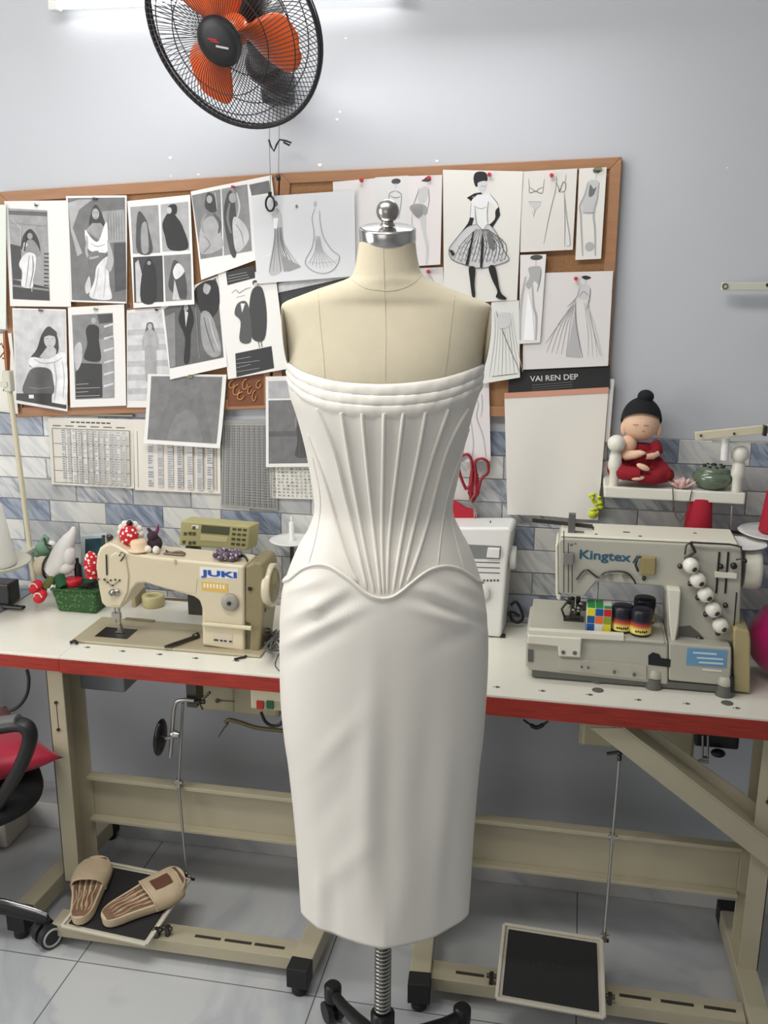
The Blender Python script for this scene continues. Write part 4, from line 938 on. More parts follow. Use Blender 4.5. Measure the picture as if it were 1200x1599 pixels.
d = [('l', mp_(f, C7, curve([(0, 700), (30, 760), (20, 840), (60, 960), (80, 1090)], 4)), .0035, 170), ('l', mp_(f, C7, curve([(50, 700), (55, 780), (45, 840)], 4)), .003, 176), ('l', mp_(f, C7, curve([(-20, 840), (0, 1000), (-10, 1100)], 4)), .003, 176)]
make_paper('fashion_sketch', 'pale sketch sheet hanging above the red scissors', 'sketch', px, 0.004, d, GS, sheet=(220, 214, 214), curl=.006)
px = [(642, 419), (692, 417), (696, 482), (644, 484)]
make_paper('fashion_sketch', 'small sheet corner above the right shoulder of the dress form', 'sketch', px, 0.003, [('l', curve([(.6, .2), (.75, .4), (.9, .5)], 3), .002, 160)], GS, sheet=(222, 217, 215), curl=.001)

# ---- charts on the tiles
def tiles_paper(*a, **k): return make_paper(*a, **k)
LT = BY-TILE_Y+0.002                              # lift (negative) that puts a sheet on the tiles
def chart(px, cols, rows, heavy, g=120, head=True, seed=1):
    r_ = random.Random(seed); d = []
    if head: d += [('r', .27+.06*i, .055, .27+.06*i+.045, .075, 60) for i in range(8)]+[('r', .05+.15*i, .115, .05+.15*i+.1, .13, 110) for i in range(6)]
    for h_ in heavy: d.append(('r', .04, h_, .96, h_+.006, 90))
    d += [('r', .04, .16, .046, .96, 110), ('r', .955, .16, .961, .96, 110)]
    for i in range(cols):
        x = .14+.81*i/cols; w = .81/cols
        d.append(('r', x+w*.2, .17, x+w*.75, .95, 200 if i % 2 else 212))
        for j in range(rows): 
            y = .18+.77*j/rows
            if r_.random() < .85: d.append(('r', x+w*.22, y, x+w*(.55+.2*r_.random()), y+.35/rows, 160 if i % 3 else 144))
    return d
make_paper('size_chart', 'printed table of measurements on the tiles, left of the pair', 'chart', [(75, 651), (208, 655), (210, 763), (81, 756)], LT+.002, chart(None, 12, 22, (.16, .38, .58, .78, .96)), 'size charts on the tiles', sheet=(226, 221, 210), curl=.001)
make_paper('size_chart', 'printed table of measurements partly under the plain grey print', 'chart', [(208, 655), (344, 656), (345, 771), (211, 765)], LT+.0025, chart(None, 7, 24, (), head=False, seed=3), 'size charts on the tiles', sheet=(228, 222, 212), curl=.001)
d = [('r', .03+.032*i, .06, .03+.032*i+.012, .98, (96, 150, 116)[i % 3]) for i in range(30)]+[('r', .05, .02+.03*j, .95, .024+.03*j, 176) for j in range(31)]
make_paper('size_chart', 'dense dark grey ruled sheet on the tiles left of the bodice', 'chart', [(348, 656), (430, 656), (434, 797), (345, 790)], LT+.0015, d, sheet=(160, 160, 156), curl=.001)
r_ = random.Random(5)
d = [('r', .06+.085*i+r_.random()*.02, .08+.1*j, .06+.085*i+.03+r_.random()*.03, .12+.1*j, 120+int(r_.random()*60)) for i in range(10) for j in range(9)]
make_paper('size_chart', 'small white sheet of printed symbols below the grey figure print', 'chart', [(420, 727), (502, 727), (506, 780), (423, 778)], LT+.003, d, sheet=(220, 218, 208), curl=.001)
make_paper('paper_sheet', 'blank white sheet hanging over the left end of the board', 'paper', [(-20, 318), (9, 320), (11, 514), (-16, 512)], 0.012, None, sheet=(222, 228, 218))
make_paper('paper_sheet', 'white sheet with small marks behind the thin pole at the far left', 'paper', [(-22, 522), (18, 520), (30, 646), (-12, 640)], 0.003, [('r', .55, .3, .66, .32, 90), ('r', .7, .52, .8, .54, 90), ('r', .5, .7, .58, .73, 60)], sheet=(226, 224, 214))

# ---- fabric shop sample: white cloth on a black header card
px = [(795, 574), (953, 570), (953, 607), (794, 618)]; f = S4(px)
tg, Pp = make_paper('sample_header', 'black header card reading VAI REN DEP above the white cloth', 'card', px, 0.003, None, sheet=(38, 37, 38), curl=.001)
M_wprint = mat('white_print', (214, 212, 208), 0.5)
def paper_text(P, t, txt, a, tt, a1, h, m, name='lettering', bold=0.0):
    p0 = P.P(a, tt, .0008); p1 = P.P(a1, tt, .0008); X = (p1-p0)
    up = Vector((-X.z, 0, X.x)).normalized()
    return text_obj(name, txt, p0, X, up, h, m, t, width=X.length, depth=.0004, bold=bold)
a0, t0 = f(829, 594); a1_, _t = f(904, 589)
paper_text(Pp, tg, 'VAI REN DEP', a0, t0+.04, a1_, .0145, M_wprint, bold=.01)
b = MB()
for k in range(3):
    p = [Pp.P(a0+.02+.0*k, .66+.09*k, .0006), Pp.P(a0+.42, .62+.09*k, .0006), Pp.P(a0+.42, .635+.09*k, .0006), Pp.P(a0+.02, .675+.09*k, .0006)]; b.add(p, [(0, 1, 2, 3)])
b.build('small_print', mat('dim_print', (120, 118, 116), 0.6), tg)
px = [(788, 616), (951, 607), (934, 811), (793, 802)]
make_paper('white_cloth', 'large white cloth sample with a pink top edge hanging from the black header card', 'fabric', px, 0.004, None, sheet=(226, 222, 214), curl=.005, wave=.005)
tt_ = COL.objects.get('white_cloth')
P_ = Paper(px, 0.0064, .005, .005); b = MB(); b.grid(lambda i, j: P_.P(i, -.012+.045*j, .001), 10, 1); b.build('edge_tape', mat('pink_tape', (206, 150, 128), 0.6), tt_)
make_paper('white_cloth', 'narrow edge of a second white cloth showing right of the big one', 'fabric', [(925, 590), (960, 592), (952, 690), (925, 690)], 0.001, None, sheet=(206, 204, 200), curl=.001)
# gilded ornament between the photos
t = thing('wood_ornament', 'carved reddish brown ornament panel with pale scrolls between the prints under the board', 'ornament', PY(385, 628, BY)-Vector((0, .0, 0)))
b = MB(); b.prism([PY(u, v, BY-.002) for u, v in ((356, 586), (412, 584), (412, 633), (356, 635))], (0, .006, 0)); b.build('panel', mat('red_brown_wood', (120, 68, 40), 0.5), t)
r_ = random.Random(11)
for k in range(7):
    cx, cy = 362+k*7, 600+(k % 3)*9
    b = MB(); b.tube([PY(cx+4*cos(a)*(1+.3*sin(k)), cy+(6+k % 2*2)*sin(a*.9), BY-.006) for a in [i*.5 for i in range(12)]], .0016, 6); b.build('scroll', mat('pale_gilt', (190, 140, 88), 0.45), t)
# push pins and clips
M_pin = mat('red_pin', (196, 36, 52), 0.35); M_clip = mat('green_clip', (128, 140, 96), 0.4); M_bclip = mat('black_clip', (40, 40, 42), 0.4)
def pin(u, v, label, lift, m=M_pin, r=.0052):
    lift += .0024; p = PY(u, v, BY-lift); b = MB()
    b.lathe(p, [(.0008, -.0), (.0008, .003), (r*.9, .004), (r, .006), (r*.6, .009), (r*.55, .013), (r*.9, .016), (r*.8, .018)], 14, axis=(0, -1, 0))
    tag(b.build('push_pin', m), label, 'pin', 'push pins in the boards')
pin(566, 282, 'red push pin on the pale sheet left of the ball knob', .004)
pin(671, 278, 'red push pin beside the flowered hat of the mini skirt sketch', .007)
pin(670, 424, 'red push pin just above the right shoulder of the dress form', .004)
pin(765, 273, 'red push pin beside the head of the gloved woman drawing', .010)
pin(862, 274, 'dark pink push pin in the lingerie sketch', .008)
pin(900, 435, 'red push pin in the bridal gown sketch', .006)
pin(366, 292, 'dark red push pin in the tilted print beneath the fan', .006, r=.004)
def clip(u, v, label, lift, m, w=.016, h=.006):
    lift += .0028; p = PY(u, v, BY-lift); b = MB(); b.box((p.x-w/2, p.y-.005, p.z-h/2), (p.x+w/2, p.y, p.z+h/2)); b.tube([p+Vector((-w*.3, -.004, h*.4)), p+Vector((-w*.15, -.01, h*1.3)), p+Vector((w*.15, -.01, h*1.3)), p+Vector((w*.3, -.004, h*.4))], .0008, 5)
    tag(b.build('paper_clip', m, bevel=.001), label, 'clip', 'clips holding papers')
clip(935, 264, 'green clip at the top of the sketch strip in the board corner', .007, M_clip)
clip(57, 321, 'small black clip on the far left print', .006, M_bclip, .007, .004)
clip(149, 311, 'dark clip on the print of the white skirted woman', .007, M_bclip, .013, .004)
clip(200, 478, 'small dark clip between the four-photo sheet and the pale print', .009, M_bclip, .011, .008)
clip(64, 485, 'dark clip on top of the folded arms portrait', .006, M_bclip, .012, .004)
clip(150, 483, 'beige clip on the black dress print', .008, M_clip, .012, .004)
clip(298, 588, 'olive clip on the plain grey print', .009, M_clip, .014, .005)
clip(245, 484, 'tiny black clip on the pale grey dress print', .005, M_bclip, .008, .004)
# ================================================================== FAN
M_wire = mat('fan_wire', (30, 30, 32), 0.4); M_orange = mat('orange_plastic', (242, 100, 30), 0.3, coat=0.3)
M_dplast = mat('dark_plastic', (24, 24, 26), 0.4); M_cordm = mat('cord_white', (150, 146, 138), 0.7)
FD = 2.1
fC = CAM+ray(362.2, 49.3)*FD
fn = (-FWD-0.636*RIGHT-1.102*UP).normalized()
e1 = (RIGHT*0.5-UP*0.865); e1 = (e1-fn*e1.dot(fn)).normalized(); e2 = fn.cross(e1)
FR = 0.2067
fp = lambda r, a, h: fC+e1*(r*cos(a))+e2*(r*sin(a))+fn*h
FB = PY(440, 145, WALL)
fan = thing('wall_fan', 'black wire wall fan with three orange blades above the cork boards', 'fan', (FB.x, WALL, FB.z))
def dome(r, s_): q = max(0, (r-0.05)/(FR-0.05)); return s_*(0.052*(1-q**2.2)+0.006)
b = MB(); b.tube([fp(FR, 2*pi*i/72, 0) for i in range(72)], 0.0052, 8, closed=True)
b.tube([fp(FR-.001, 2*pi*i/72, -0.012) for i in range(72)], 0.003, 6, closed=True); b.build('guard_rim', M_wire, fan)
for s_, nm in ((1, 'front_guard'), (-1, 'rear_guard')):
    b = MB()
    for k in range(104):
        a0 = 2*pi*k/104; P = []
        for i in range(8):
            q = i/7; r = 0.045+(FR-0.045)*q; P.append(fp(r, a0+s_*0.28*q, dome(r, s_)))
        b.tube(P, 0.00095, 4, cap=False)
    for r in (0.55*FR, 0.8*FR): b.tube([fp(r, 2*pi*i/60, dome(r, s_)) for i in range(60)], 0.0013, 5, closed=True)
    b.build(nm, M_wire, fan)
b = MB(); b.lathe(fC+fn*0.050, [(0.052, 0), (0.053, 0.004), (0.050, 0.008), (0.03, 0.011), (0.002, 0.012)], 36, axis=fn); bd = b.build('badge', M_dplast, fan)
bc = fC+fn*0.0625; bx = (RIGHT-fn*RIGHT.dot(fn)).normalized(); by = fn.cross(bx)
b = MB()
for (x0, x1, y, w) in ((-.022, .0, .006, .003), (-.016, .006, .002, .002)): b.beam(bc+bx*x0+by*y, bc+bx*x1+by*y, w, .0008, up=fn)
b.build('red_mark', mat('badge_red', (170, 40, 44), .5), bd)
b = MB(); b.beam(bc+bx*-.004-by*.007, bc+bx*.026-by*.007, .004, .0008, up=fn); b.build('pale_mark', mat('badge_pale', (186, 184, 180), .5), bd)
b = MB(); b.lathe(fC-fn*0.025, [(0.03, 0), (0.034, 0.01), (0.034, 0.035), (0.02, 0.045)], 28, axis=fn); b.build('hub', M_orange, fan)
# blades: direction of one blade read from the photo, the other two at 120 degrees
def ang_of(u, v):
    d = ray(u, v); t = (fC-CAM).dot(fn)/d.dot(fn); q = CAM+d*t-fC; return math.atan2(q.dot(e2), q.dot(e1))
a3 = ang_of(327, 122)
prof = [(.022, -.60, .5), (.045, -.72, .55), (.075, -.70, .58), (.105, -.62, .58), (.135, -.52, .54), (.155, -.36, .42), (.163, -.08, .14)]
for k in range(3):
    a = a3+k*2*pi/3; b = MB(); rows = smooth_tab([(r, x, y) for r, x, y in prof], 3)
    def bl(i, j):
        q = j*(len(rows)-1); i0 = min(int(q), len(rows)-2); f_ = q-i0; r, x, y = [rows[i0][n_]*(1-f_)+rows[i0+1][n_]*f_ for n_ in range(3)]
        th = x+(y-x)*i; return fp(r, a+th, 0.022*th/0.55+0.008*sin(pi*i))
    b.grid(bl, 12, 18); b.build('blade', M_orange, fan, solid=0.0025)
b = MB(); b.lathe(fC-fn*0.055, [(0.046, 0), (0.05, -.01), (0.052, -.06), (0.045, -.10), (0.025, -.125), (0.0, -.127)], 28, axis=fn); b.build('motor_housing', M_dplast, fan)
mj = fC-fn*0.12; b = MB()
nk = PY(415, 100, WALL-.16)
b.tube([mj, (mj+nk)/2+Vector((0, 0, -.012)), nk], [.034, .036, .038], 14); b.tube([nk, PY(432, 128, WALL-.09), PY(440, 140, WALL-.04)], [.042, .040, .038], 14)
b.build('pivot_arm', M_dplast, fan)
b = MB(); b.ell(nk, (.052, .042, .048)); b.build('pivot_joint', M_dplast, fan)
p0 = PY(418, 122, WALL); p1 = PY(463, 166, WALL); b = MB(); b.box((p0.x, WALL-.07, p1.z), (p1.x, WALL, p0.z+.01)); b.build('wall_base', M_dplast, fan, bevel=.012)
for n_, (u0, pts) in enumerate((((421), [(421, 166), (421, 230), (423, 302)]), ((436), [(436, 166), (436, 220), (435, 272)]))):
    b = MB(); b.tube([PY(u, v, WALL-.05) for u, v in pts], .0012, 6)
    pc_ = b.build('pull_cord', M_cordm, fan)
    b = MB()
    if n_ == 0:
        cc = PY(422, 318, WALL-.05); b.tube([cc+Vector((.012*cos(2*pi*i/20), 0, .019*sin(2*pi*i/20))) for i in range(20)], .0028, 8, closed=True); b.cyl(cc+Vector((0, 0, .018)), cc+Vector((0, 0, .030)), .005)
    else:
        cc = PY(435, 275, WALL-.05); b.lathe(cc, [(.003, -.012), (.006, -.01), (.006, 0), (.002, .003)], 12)
    b.build('pull_ring', M_dplast, pc_)
b = MB(); b.tube([PY(u, v, WALL-.05) for u, v in ((420, 218), (423, 228), (428, 236), (432, 226), (437, 218), (447, 220), (455, 223), (452, 227), (443, 222))], .0026, 7)
b.build('hook', M_dplast, fan)

# ================================================================== SHELF ON THE RIGHT
M_shelf = mat('shelf_white_paint', (222, 220, 208), 0.35)
SY = WALL-.15
sh = thing('wall_shelf', 'small white wall shelf with two ball-topped posts', 'shelf', (PY(1055, 770, WALL).x, WALL, PY(1055, 782, SY).z))
pa, pb = PY(944, 763, SY), PY(1165, 770, SY); zt_ = (pa.z+pb.z)/2; zb2_ = zt_-.022
b = MB(); b.box((pa.x, SY, zb2_), (pb.x, WALL, zt_)); b.box((pa.x, SY-.004, zb2_-.004), (pb.x, SY+.004, zt_+.004)); b.build('shelf_board', M_shelf, sh, bevel=.004)
SZ = zt_
def baluster(u, ytop):
    x = PY(u, 740, SY+.02).x; zt2 = PY(u, ytop, SY+.02).z; c = (x, SY+.02, zt_); h = zt2-zt_; r = .0225
    b = MB(); b.lathe(c, [(.012, 0), (.0125, h*.30), (.017, h*.36), (.0175, h*.44), (.015, h*.60), (.012, h*.70), (.014, h-2*r*.9)], 24)
    b.ell((x, SY+.02, zt2-r), r, n=24, k=14); b.build('post', M_shelf, sh)
baluster(960, 679); baluster(1153, 695)
# doll
M_skin = mat('crochet_skin', (226, 188, 160), 0.9, bump=.6, bscale=300); M_robe = mat('crochet_crimson', (140, 22, 36), 0.95, bump=.6, bscale=300, var=.1, vscale=60)
M_hair = mat('crochet_black', (14, 13, 15), 0.9, bump=.7, bscale=260)
DY = SY+.065
px_m = lambda n: n*DY/F_PX/1.0*1.02
def dp(u, v, dy=0.0): return PY(u, v, DY+dy)
db = dp(1001, 763); dl = thing('monk_doll', 'cross-legged crochet doll with black topknot and crimson robe on the white shelf', 'doll', (db.x, DY, SZ))
lift_ = SZ+.002-dp(1001, 766).z
def D(u, v, dy=0.0): p = dp(u, v, dy); p.z += lift_; return p
b = MB(); b.ell(D(1001, 672), (.047, .042, .047), n=32, k=20); hd = b.build('head', M_skin, dl)
b = MB()
def hairf(i, j):
    ph = pi*(.52*j); a = 2*pi*i; k_ = 1.09; zz = cos(ph)*.054; rr = sin(ph)
    front = max(0, -sin(a)); ph2 = ph*(1-.30*front); zz = cos(ph2)*.060+.002; rr = sin(ph2)
    return D(1001, 670)+Vector((.0515*rr*cos(a), .047*rr*sin(a), zz))
b.grid(hairf, 36, 16, wrap=True)
# hair falls lower at the sides and back
b.grid(lambda i, j: D(1001, 670)+Vector(((.0515-.003*j)*cos(pi*i), .010+(.044)*sin(pi*i), .0-.024*j+.003)), 20, 6)
b.ell(D(1008, 632), (.021, .021, .018), n=20, k=12); b.ell(D(1006, 645), (.024, .022, .010), n=20, k=10); b.build('hair', M_hair, hd)
for s_, u, v in ((-1, 974, 680), (1, 1028, 684)):
    b = MB(); b.ell(D(u, v, -.004), (.008, .008, .019)); b.build('ear', M_skin, hd)
b = MB(); b.tube([D(u, 676, -.043) for u in (988, 992, 996)], .0009, 5); b.tube([D(u, 677, -.043) for u in (1005, 1009, 1013)], .0009, 5); b.tube([D(1003, 686, -.044), D(1007, 687, -.044)], .0012, 5); b.build('face_stitch', mat('brown_thread', (150, 104, 84), .8), hd)
b = MB(); b.lathe(D(1000, 742), [(.052, -.03), (.05, 0), (.042, .03), (.032, .052), (.02, .064)], 28, sy=.72); b.build('torso', M_robe, dl)
b = MB(); b.ell(D(981, 707, -.012), (.022, .024, .026)); b.tube([D(976, 705, -.01), D(971, 718, -.02), D(978, 724, -.036), D(992, 722, -.048), D(1002, 720, -.05)], [.017, .016, .013, .011, .008], 12); b.ell(D(1001, 720, -.05), (.012, .009, .006)); b.build('bare_arm', M_skin, dl)
b = MB(); b.tube([D(1022, 705, -.004), D(1026, 716, -.018), D(1018, 723, -.036), D(1006, 724, -.044)], [.015, .015, .012, .009], 12); b.build('covered_arm', M_robe, dl)
b = MB(); b.tube([D(1026, 720, -.03), D(1018, 724, -.040), D(1008, 725, -.046)], [.009, .010, .008], 12); b.build('forearm', M_skin, dl)
for s_ in (-1, 1):
    b = MB()
    if s_ < 0: P = [(1000, 738, 0), (975, 738, -.005), (962, 745, -.03), (975, 751, -.055), (1000, 752, -.062)]
    else: P = [(1000, 742, 0), (1024, 742, -.005), (1038, 753, -.026), (1020, 758, -.05), (996, 758, -.052)]
    b.tube([D(u, v, dy) for u, v, dy in P], [.028, .03, .024, .019, .014], 14); b.ell(D(*P[2]), (.022, .022, .017)); b.build('leg', M_robe, dl)
b = MB(); b.ell(D(1004, 742, -.070), (.018, .009, .0075), rot=Matrix.Rotation(radians(22), 3, 'Y')); b.build('foot', M_skin, dl)
b = MB(); b.ell(D(996, 759, -.066), (.017, .009, .006), rot=Matrix.Rotation(radians(-8), 3, 'Y')); b.build('foot', M_skin, dl)
# lotus
M_petal = mat('lotus_pink', (222, 188, 184), 0.6)
pl0 = PY(1064, 765, DY-.03); b = MB()
for ring, (nn_, r_, tilt_, L_) in enumerate(((8, .013, 55, .024), (7, .008, 30, .022), (5, .003, 12, .018))):
    for k in range(nn_):
        a = 2*pi*k/nn_+ring*.4; q = Matrix.Rotation(a, 3, 'Z') @ Matrix.Rotation(radians(tilt_), 3, 'Y')
        b.ell(Vector((pl0.x+r_*cos(a), pl0.y+r_*sin(a), SZ+.003))+q @ Vector((0, 0, L_*.55)), (.003, .0075, L_*.6), rot=q, n=10, k=8)
b.lathe((pl0.x, pl0.y, SZ+.001), [(.012, 0), (.014, .004), (.008, .008)], 16)
tag(b.build('lotus_flower', M_petal), 'pale pink lotus flower ornament beside the crimson robed doll', 'ornament')
# censer
M_green = mat('celadon_glaze', (92, 106, 86), 0.18, coat=.6, var=.08, vscale=25)
pc = PY(1112, 765, DY-.01); cb = thing('incense_burner', 'round grey-green glazed incense burner with dark pierced lid on the shelf', 'pot', (pc.x, pc.y, SZ+.001))
R_ = .052
b = MB(); b.lathe((pc.x, pc.y, SZ+.001), [(.026, 0), (.034, .002), (.047, .014), (R_, .028), (.050, .036), (.042, .044)], 40); b.build('bowl', M_green, cb)
b = MB(); b.lathe((pc.x, pc.y, SZ+.045), [(.042, 0), (.043, .002), (.034, .010), (.018, .014), (.004, .016)], 36); ld = b.build('lid', M_green, cb)
b = MB()
for k in range(9):
    a = 2*pi*k/9; b.ell((pc.x+.024*cos(a), pc.y+.024*sin(a), SZ+.0585), (.006, .004, .0022), rot=Matrix.Rotation(a, 3, 'Z'))
b.ell((pc.x, pc.y, SZ+.062), (.008, .008, .003)); b.build('piercing', M_dplast, ld)
# looped cord hanging from the shelf
b = MB(); b.tube([PY(u, v, SY-.008) for u, v in ((1051, 762), (1052, 785), (1056, 806), (1063, 815), (1070, 805), (1076, 790), (1081, 766))], .0014, 6)
tag(b.build('cord', mat('brown_cord', (96, 80, 66), .8)), 'thin brown cord looping down from the front of the white shelf', 'cord')

# ================================================================== THREAD STANDS
M_cream = mat('cream_plastic', (206, 198, 172), 0.4); M_cream2 = mat('pale_enamel', (196, 194, 178), .4)
# right: bars, rod and plates of the stand behind the grey machine
SRY = WALL-.15
rx = PY(1143, 800, SRY)
ts = thing('thread_stand', 'cream thread stand with spool plates rising behind the grey lettered machine', 'thread stand', (rx.x, SRY, TT))
top_ = PY(1134, 680, SRY)
b = MB(); b.cyl((rx.x, SRY, TT), (rx.x, SRY, PY(1143, 789, SRY).z), .0032, n=10); b.build('spike', M_steel, ts)
po = PY(1232, 700, SRY); b = MB(); b.cyl((po.x, SRY, TT), (po.x, SRY, PY(1232, 660, SRY).z), .008, n=14); b.build('pole', M_cream, ts)
w0, w1 = PY(1134, 684, SRY), PY(1132, 718, SRY); b = MB(); b.cyl(w0, w1, .010, n=16); b.build('hanging_sleeve', M_wplast, ts)
b = MB(); pA, pB = PY(1086, 681, SRY-.02), PY(1215, 668, SRY-.02); b.beam(pA, pB, .010, .021); b.build('thread_arm', M_cream, ts, bevel=.002)
b = MB()
for u in (1095, 1147): q = PY(u, 677 if u > 1100 else 680, SRY-.026); b.cyl(q, q-Vector((0, .004, 0)), .003, n=8)
q = PY(1196, 672, SRY-.03); b.box((q.x-.006, q.y-.012, q.z-.012), (q.x+.002, q.y+.01, q.z+.012)); b.build('eyelet', M_dsteel, ts)
b = MB(); pA, pB = PY(1112, 690, SRY+.01), PY(1230, 690, SRY+.01); b.beam(pA, pB, .006, .004); b.build('lower_bar', M_cream, ts)
pR = PY(1208, 832, SRY-.02); 
def plate(t, c, r, name='spool_plate', m=None):
    b = MB(); b.lathe(c, [(.012, -.004), (r*.8, -.002), (r, .003), (r-.002, .005), (r*.8, .001), (.012, 0)], 40); return b.build(name, m or M_wplast, t)
plate(ts, (pR.x, pR.y, pR.z), .085)
pR2 = PY(1160, 850, SRY-.10); plate(ts, (pR2.x, pR2.y, pR2.z), .058)
pR1 = PY(1089, 838, SRY+.02); plate(ts, (pR1.x, pR1.y, pR1.z-.006), .05)
b = MB()
for q in (pR, pR2, pR1): b.beam((rx.x, SRY, q.z-.008), (q.x, q.y, q.z-.008), .012, .006)
b.build('plate_arm', M_dsteel, ts)
M_cone = mat('crimson_thread', (168, 14, 44), 0.75, bump=.5, bscale=500, stretch=(1, 1, 30))
def cone(c, r0, r1, h, m, label, grp=None):
    t = thing('thread_cone', label, 'thread', c, grp)
    b = MB(); b.lathe(c, [(r0*.96, 0), (r0, .004), (r0*.97, h*.1), (r1, h*.97), (r1*.6, h)], 36); b.build('wound_thread', m, t)
    b = MB(); b.lathe(Vector(c)+Vector((0, 0, h*.985)), [(r1*.45, 0), (r1*.42, .012), (r1*.3, .012)], 20); b.build('cone_core', M_wplast, t)
    return t
h_ = PY(1089, 775, pR1.y).z-pR1.z; rr_ = (PY(1112, 830, pR1.y)-PY(1065, 830, pR1.y)).length/2
cone((pR1.x, pR1.y, pR1.z), rr_, rr_*.78, h_, M_cone, 'dark red thread cone directly below the white shelf', 'red thread cones')
cone((pR.x+.0, pR.y, pR.z+.004), .036, .026, .105, M_cone, 'crimson thread cone on the white plate at the right edge', 'red thread cones')
# upper cream arm on the wall
ua = thing('wall_bracket', 'pale metal arm jutting from the wall high at the right edge', 'bracket', PY(1190, 446, WALL))
b = MB(); pA, pB = PY(1127, 447, WALL-.05), PY(1240, 447, WALL-.05); b.beam(pA, pB, .02, .020); b.build('arm', M_cream2, ua, bevel=.002)
b = MB(); q = PY(1133, 447, WALL-.062); b.tube([q+Vector((.006*cos(2*pi*i/14), 0, .006*sin(2*pi*i/14))) for i in range(14)], .0012, 5, closed=True); q = PY(1199, 445, WALL-.062); b.cyl(q, q-Vector((0, .003, 0)), .004); b.build('screw', M_dsteel, ua)
b = MB(); q = PY(1225, 450, WALL-.05); b.box((q.x, WALL-.04, q.z-.006), (q.x+.02, WALL, q.z+.006)); b.build('wall_mount', M_cream2, ua)
# left: leaning thin pole with clamp, plate and white cone
LY = WALL-.10
lb = PY(50, 880, LY); lt = PY(12, 585, LY-.02)
tl_ = thing('thread_stand', 'thin cream pole with clamp and spool plate at the left edge', 'thread stand', (lb.x, LY, TT))
b = MB(); b.tube([Vector((lb.x+.004, LY, TT)), lb, lt], .0078, 12); b.build('pole', M_cream, tl_)
b = MB(); q = PY(14, 592, LY-.02); b.box((q.x-.013, q.y-.012, q.z-.035), (q.x+.010, q.y+.012, q.z+.025)); b.build('clamp', M_cream2, tl_, bevel=.003)
b = MB(); b.beam(PY(-30, 602, LY-.03), PY(12, 600, LY-.03), .010, .014); b.build('cross_arm', M_cream2, tl_)
b = MB(); b.tube([PY(12, 582, LY-.02), PY(11, 550, LY-.02), PY(8, 516, LY-.02)], [.006, .009, .006], 10); b.tube([PY(-6, 545, LY-.02), PY(2, 536, LY-.03), PY(8, 548, LY-.02), PY(0, 558, LY-.02)], .0022, 6); b.build('copper_wire', mat('copper', (150, 92, 60), .4, .7), tl_)
pL = PY(-8, 880, 2.40)
b = MB(); b.lathe((pL.x, pL.y, pL.z), [(.02, -.012), (.075, -.010), (.096, .002), (.098, .008), (.094, .008), (.075, -.004), (.02, -.006)], 44); b.build('spool_plate', M_cream2, tl_)
b = MB(); b.beam((pL.x, pL.y, pL.z-.018), (lb.x, LY, pL.z-.018), .03, .014); b.build('plate_arm', M_cream2, tl_, bevel=.003)
r0 = .060; hh_ = PY(5, 786, 2.40).z-pL.z
cone((PY(-10, 870, 2.40).x, pL.y, pL.z-.003), r0, r0*.60, hh_, mat('white_thread', (226, 224, 216), .8, bump=.6, bscale=500, stretch=(1, 1, 30)), 'big white thread cone on the plate at the left edge')
# centre spool pin
pm = PY(456, 845, WALL-.10)
t = thing('thread_stand', 'small white spool plate with upright pin left of the waist', 'thread stand', (pm.x, pm.y, TT))
b = MB(); b.lathe(pm, [(.004, -.004), (.05, -.001), (.064, .004), (.062, .006), (.05, .003), (.004, .001)], 36); b.build('spool_plate', M_wplast, t)
b = MB(); b.lathe(pm, [(.009, 0), (.009, .004), (.0075, .006), (.0075, .055), (.004, .058)], 18); b.lathe(pm+Vector((0, 0, .056)), [(.003, 0), (.003, .016), (.001, .018)], 10); b.build('spool_pin', M_wplast, t)
b = MB(); b.cyl((pm.x, pm.y, TT), (pm.x, pm.y, pm.z-.004), .006); b.build('rod', M_dsteel, t)

# ================================================================== SCISSORS, POUCH, TASSEL, WALL BITS
M_rplast = mat('red_plastic', (140, 16, 34), .3, coat=.3)
YS = BY-.02
sc = thing('scissors', 'red-handled scissors hanging on the tiles right of the bodice', 'scissors', PY(738, 775, YS))
for k, pts in enumerate(([(728, 764), (722, 750), (717, 732), (719, 716), (728, 709), (736, 716), (738, 735), (736, 755)], [(748, 764), (752, 748), (762, 738), (762, 722), (752, 716), (742, 722), (744, 740), (743, 755)])):
    P = smooth_tab([tuple(PY(u, v, YS-.004*k)) for u, v in pts+[pts[0]]], 4)[:-1]
    b = MB(); b.tube(P, .0042, 8, closed=True); b.tube([PY(*pts[6], YS-.004*k), PY((735, 745)[k], 770, YS-.004*k), PY((741, 737)[k], 784, YS-.004*k)], [.006, .008, .006], 10, flat=.5); b.build('handle', M_rplast, sc)
for k, (u1, v1) in enumerate(((746, 812), (741, 815))):
    b = MB(); a_ = PY((739, 742)[k], 778, YS-.004*k); c_ = PY(u1, v1, YS-.004*k); d_ = (c_-a_); n_ = Vector((-d_.z, 0, d_.x)).normalized()*.007
    b.prism([a_+n_, a_-n_, c_], (0, .002, 0)); b.build('blade', M_steel, sc)
b = MB(); q = PY(740, 779, YS-.008); b.cyl(q, q-Vector((0, .004, 0)), .004); b.build('pivot_screw', M_dsteel, sc)
pp = [PY(u, v, YS+.006) for u, v in ((700, 778), (712, 783), (728, 793), (742, 797), (747, 808), (742, 822), (700, 824))]
b = MB(); b.prism(pp, (0, .012, 0)); tag(b.build('pouch', mat('red_cloth', (172, 24, 44), .7, bump=.2), bevel=.004), 'red pouch tucked between the white machine and the bodice under the scissors', 'pouch')
b = MB(); r_ = random.Random(4)
for k in range(16):
    q = PY(931+r_.uniform(-8, 9), 772+k*2.2, BY-.014+r_.uniform(-.004, .004)); b.ell(q, (.004+r_.random()*.005, .004, .003+r_.random()*.004), n=8, k=6)
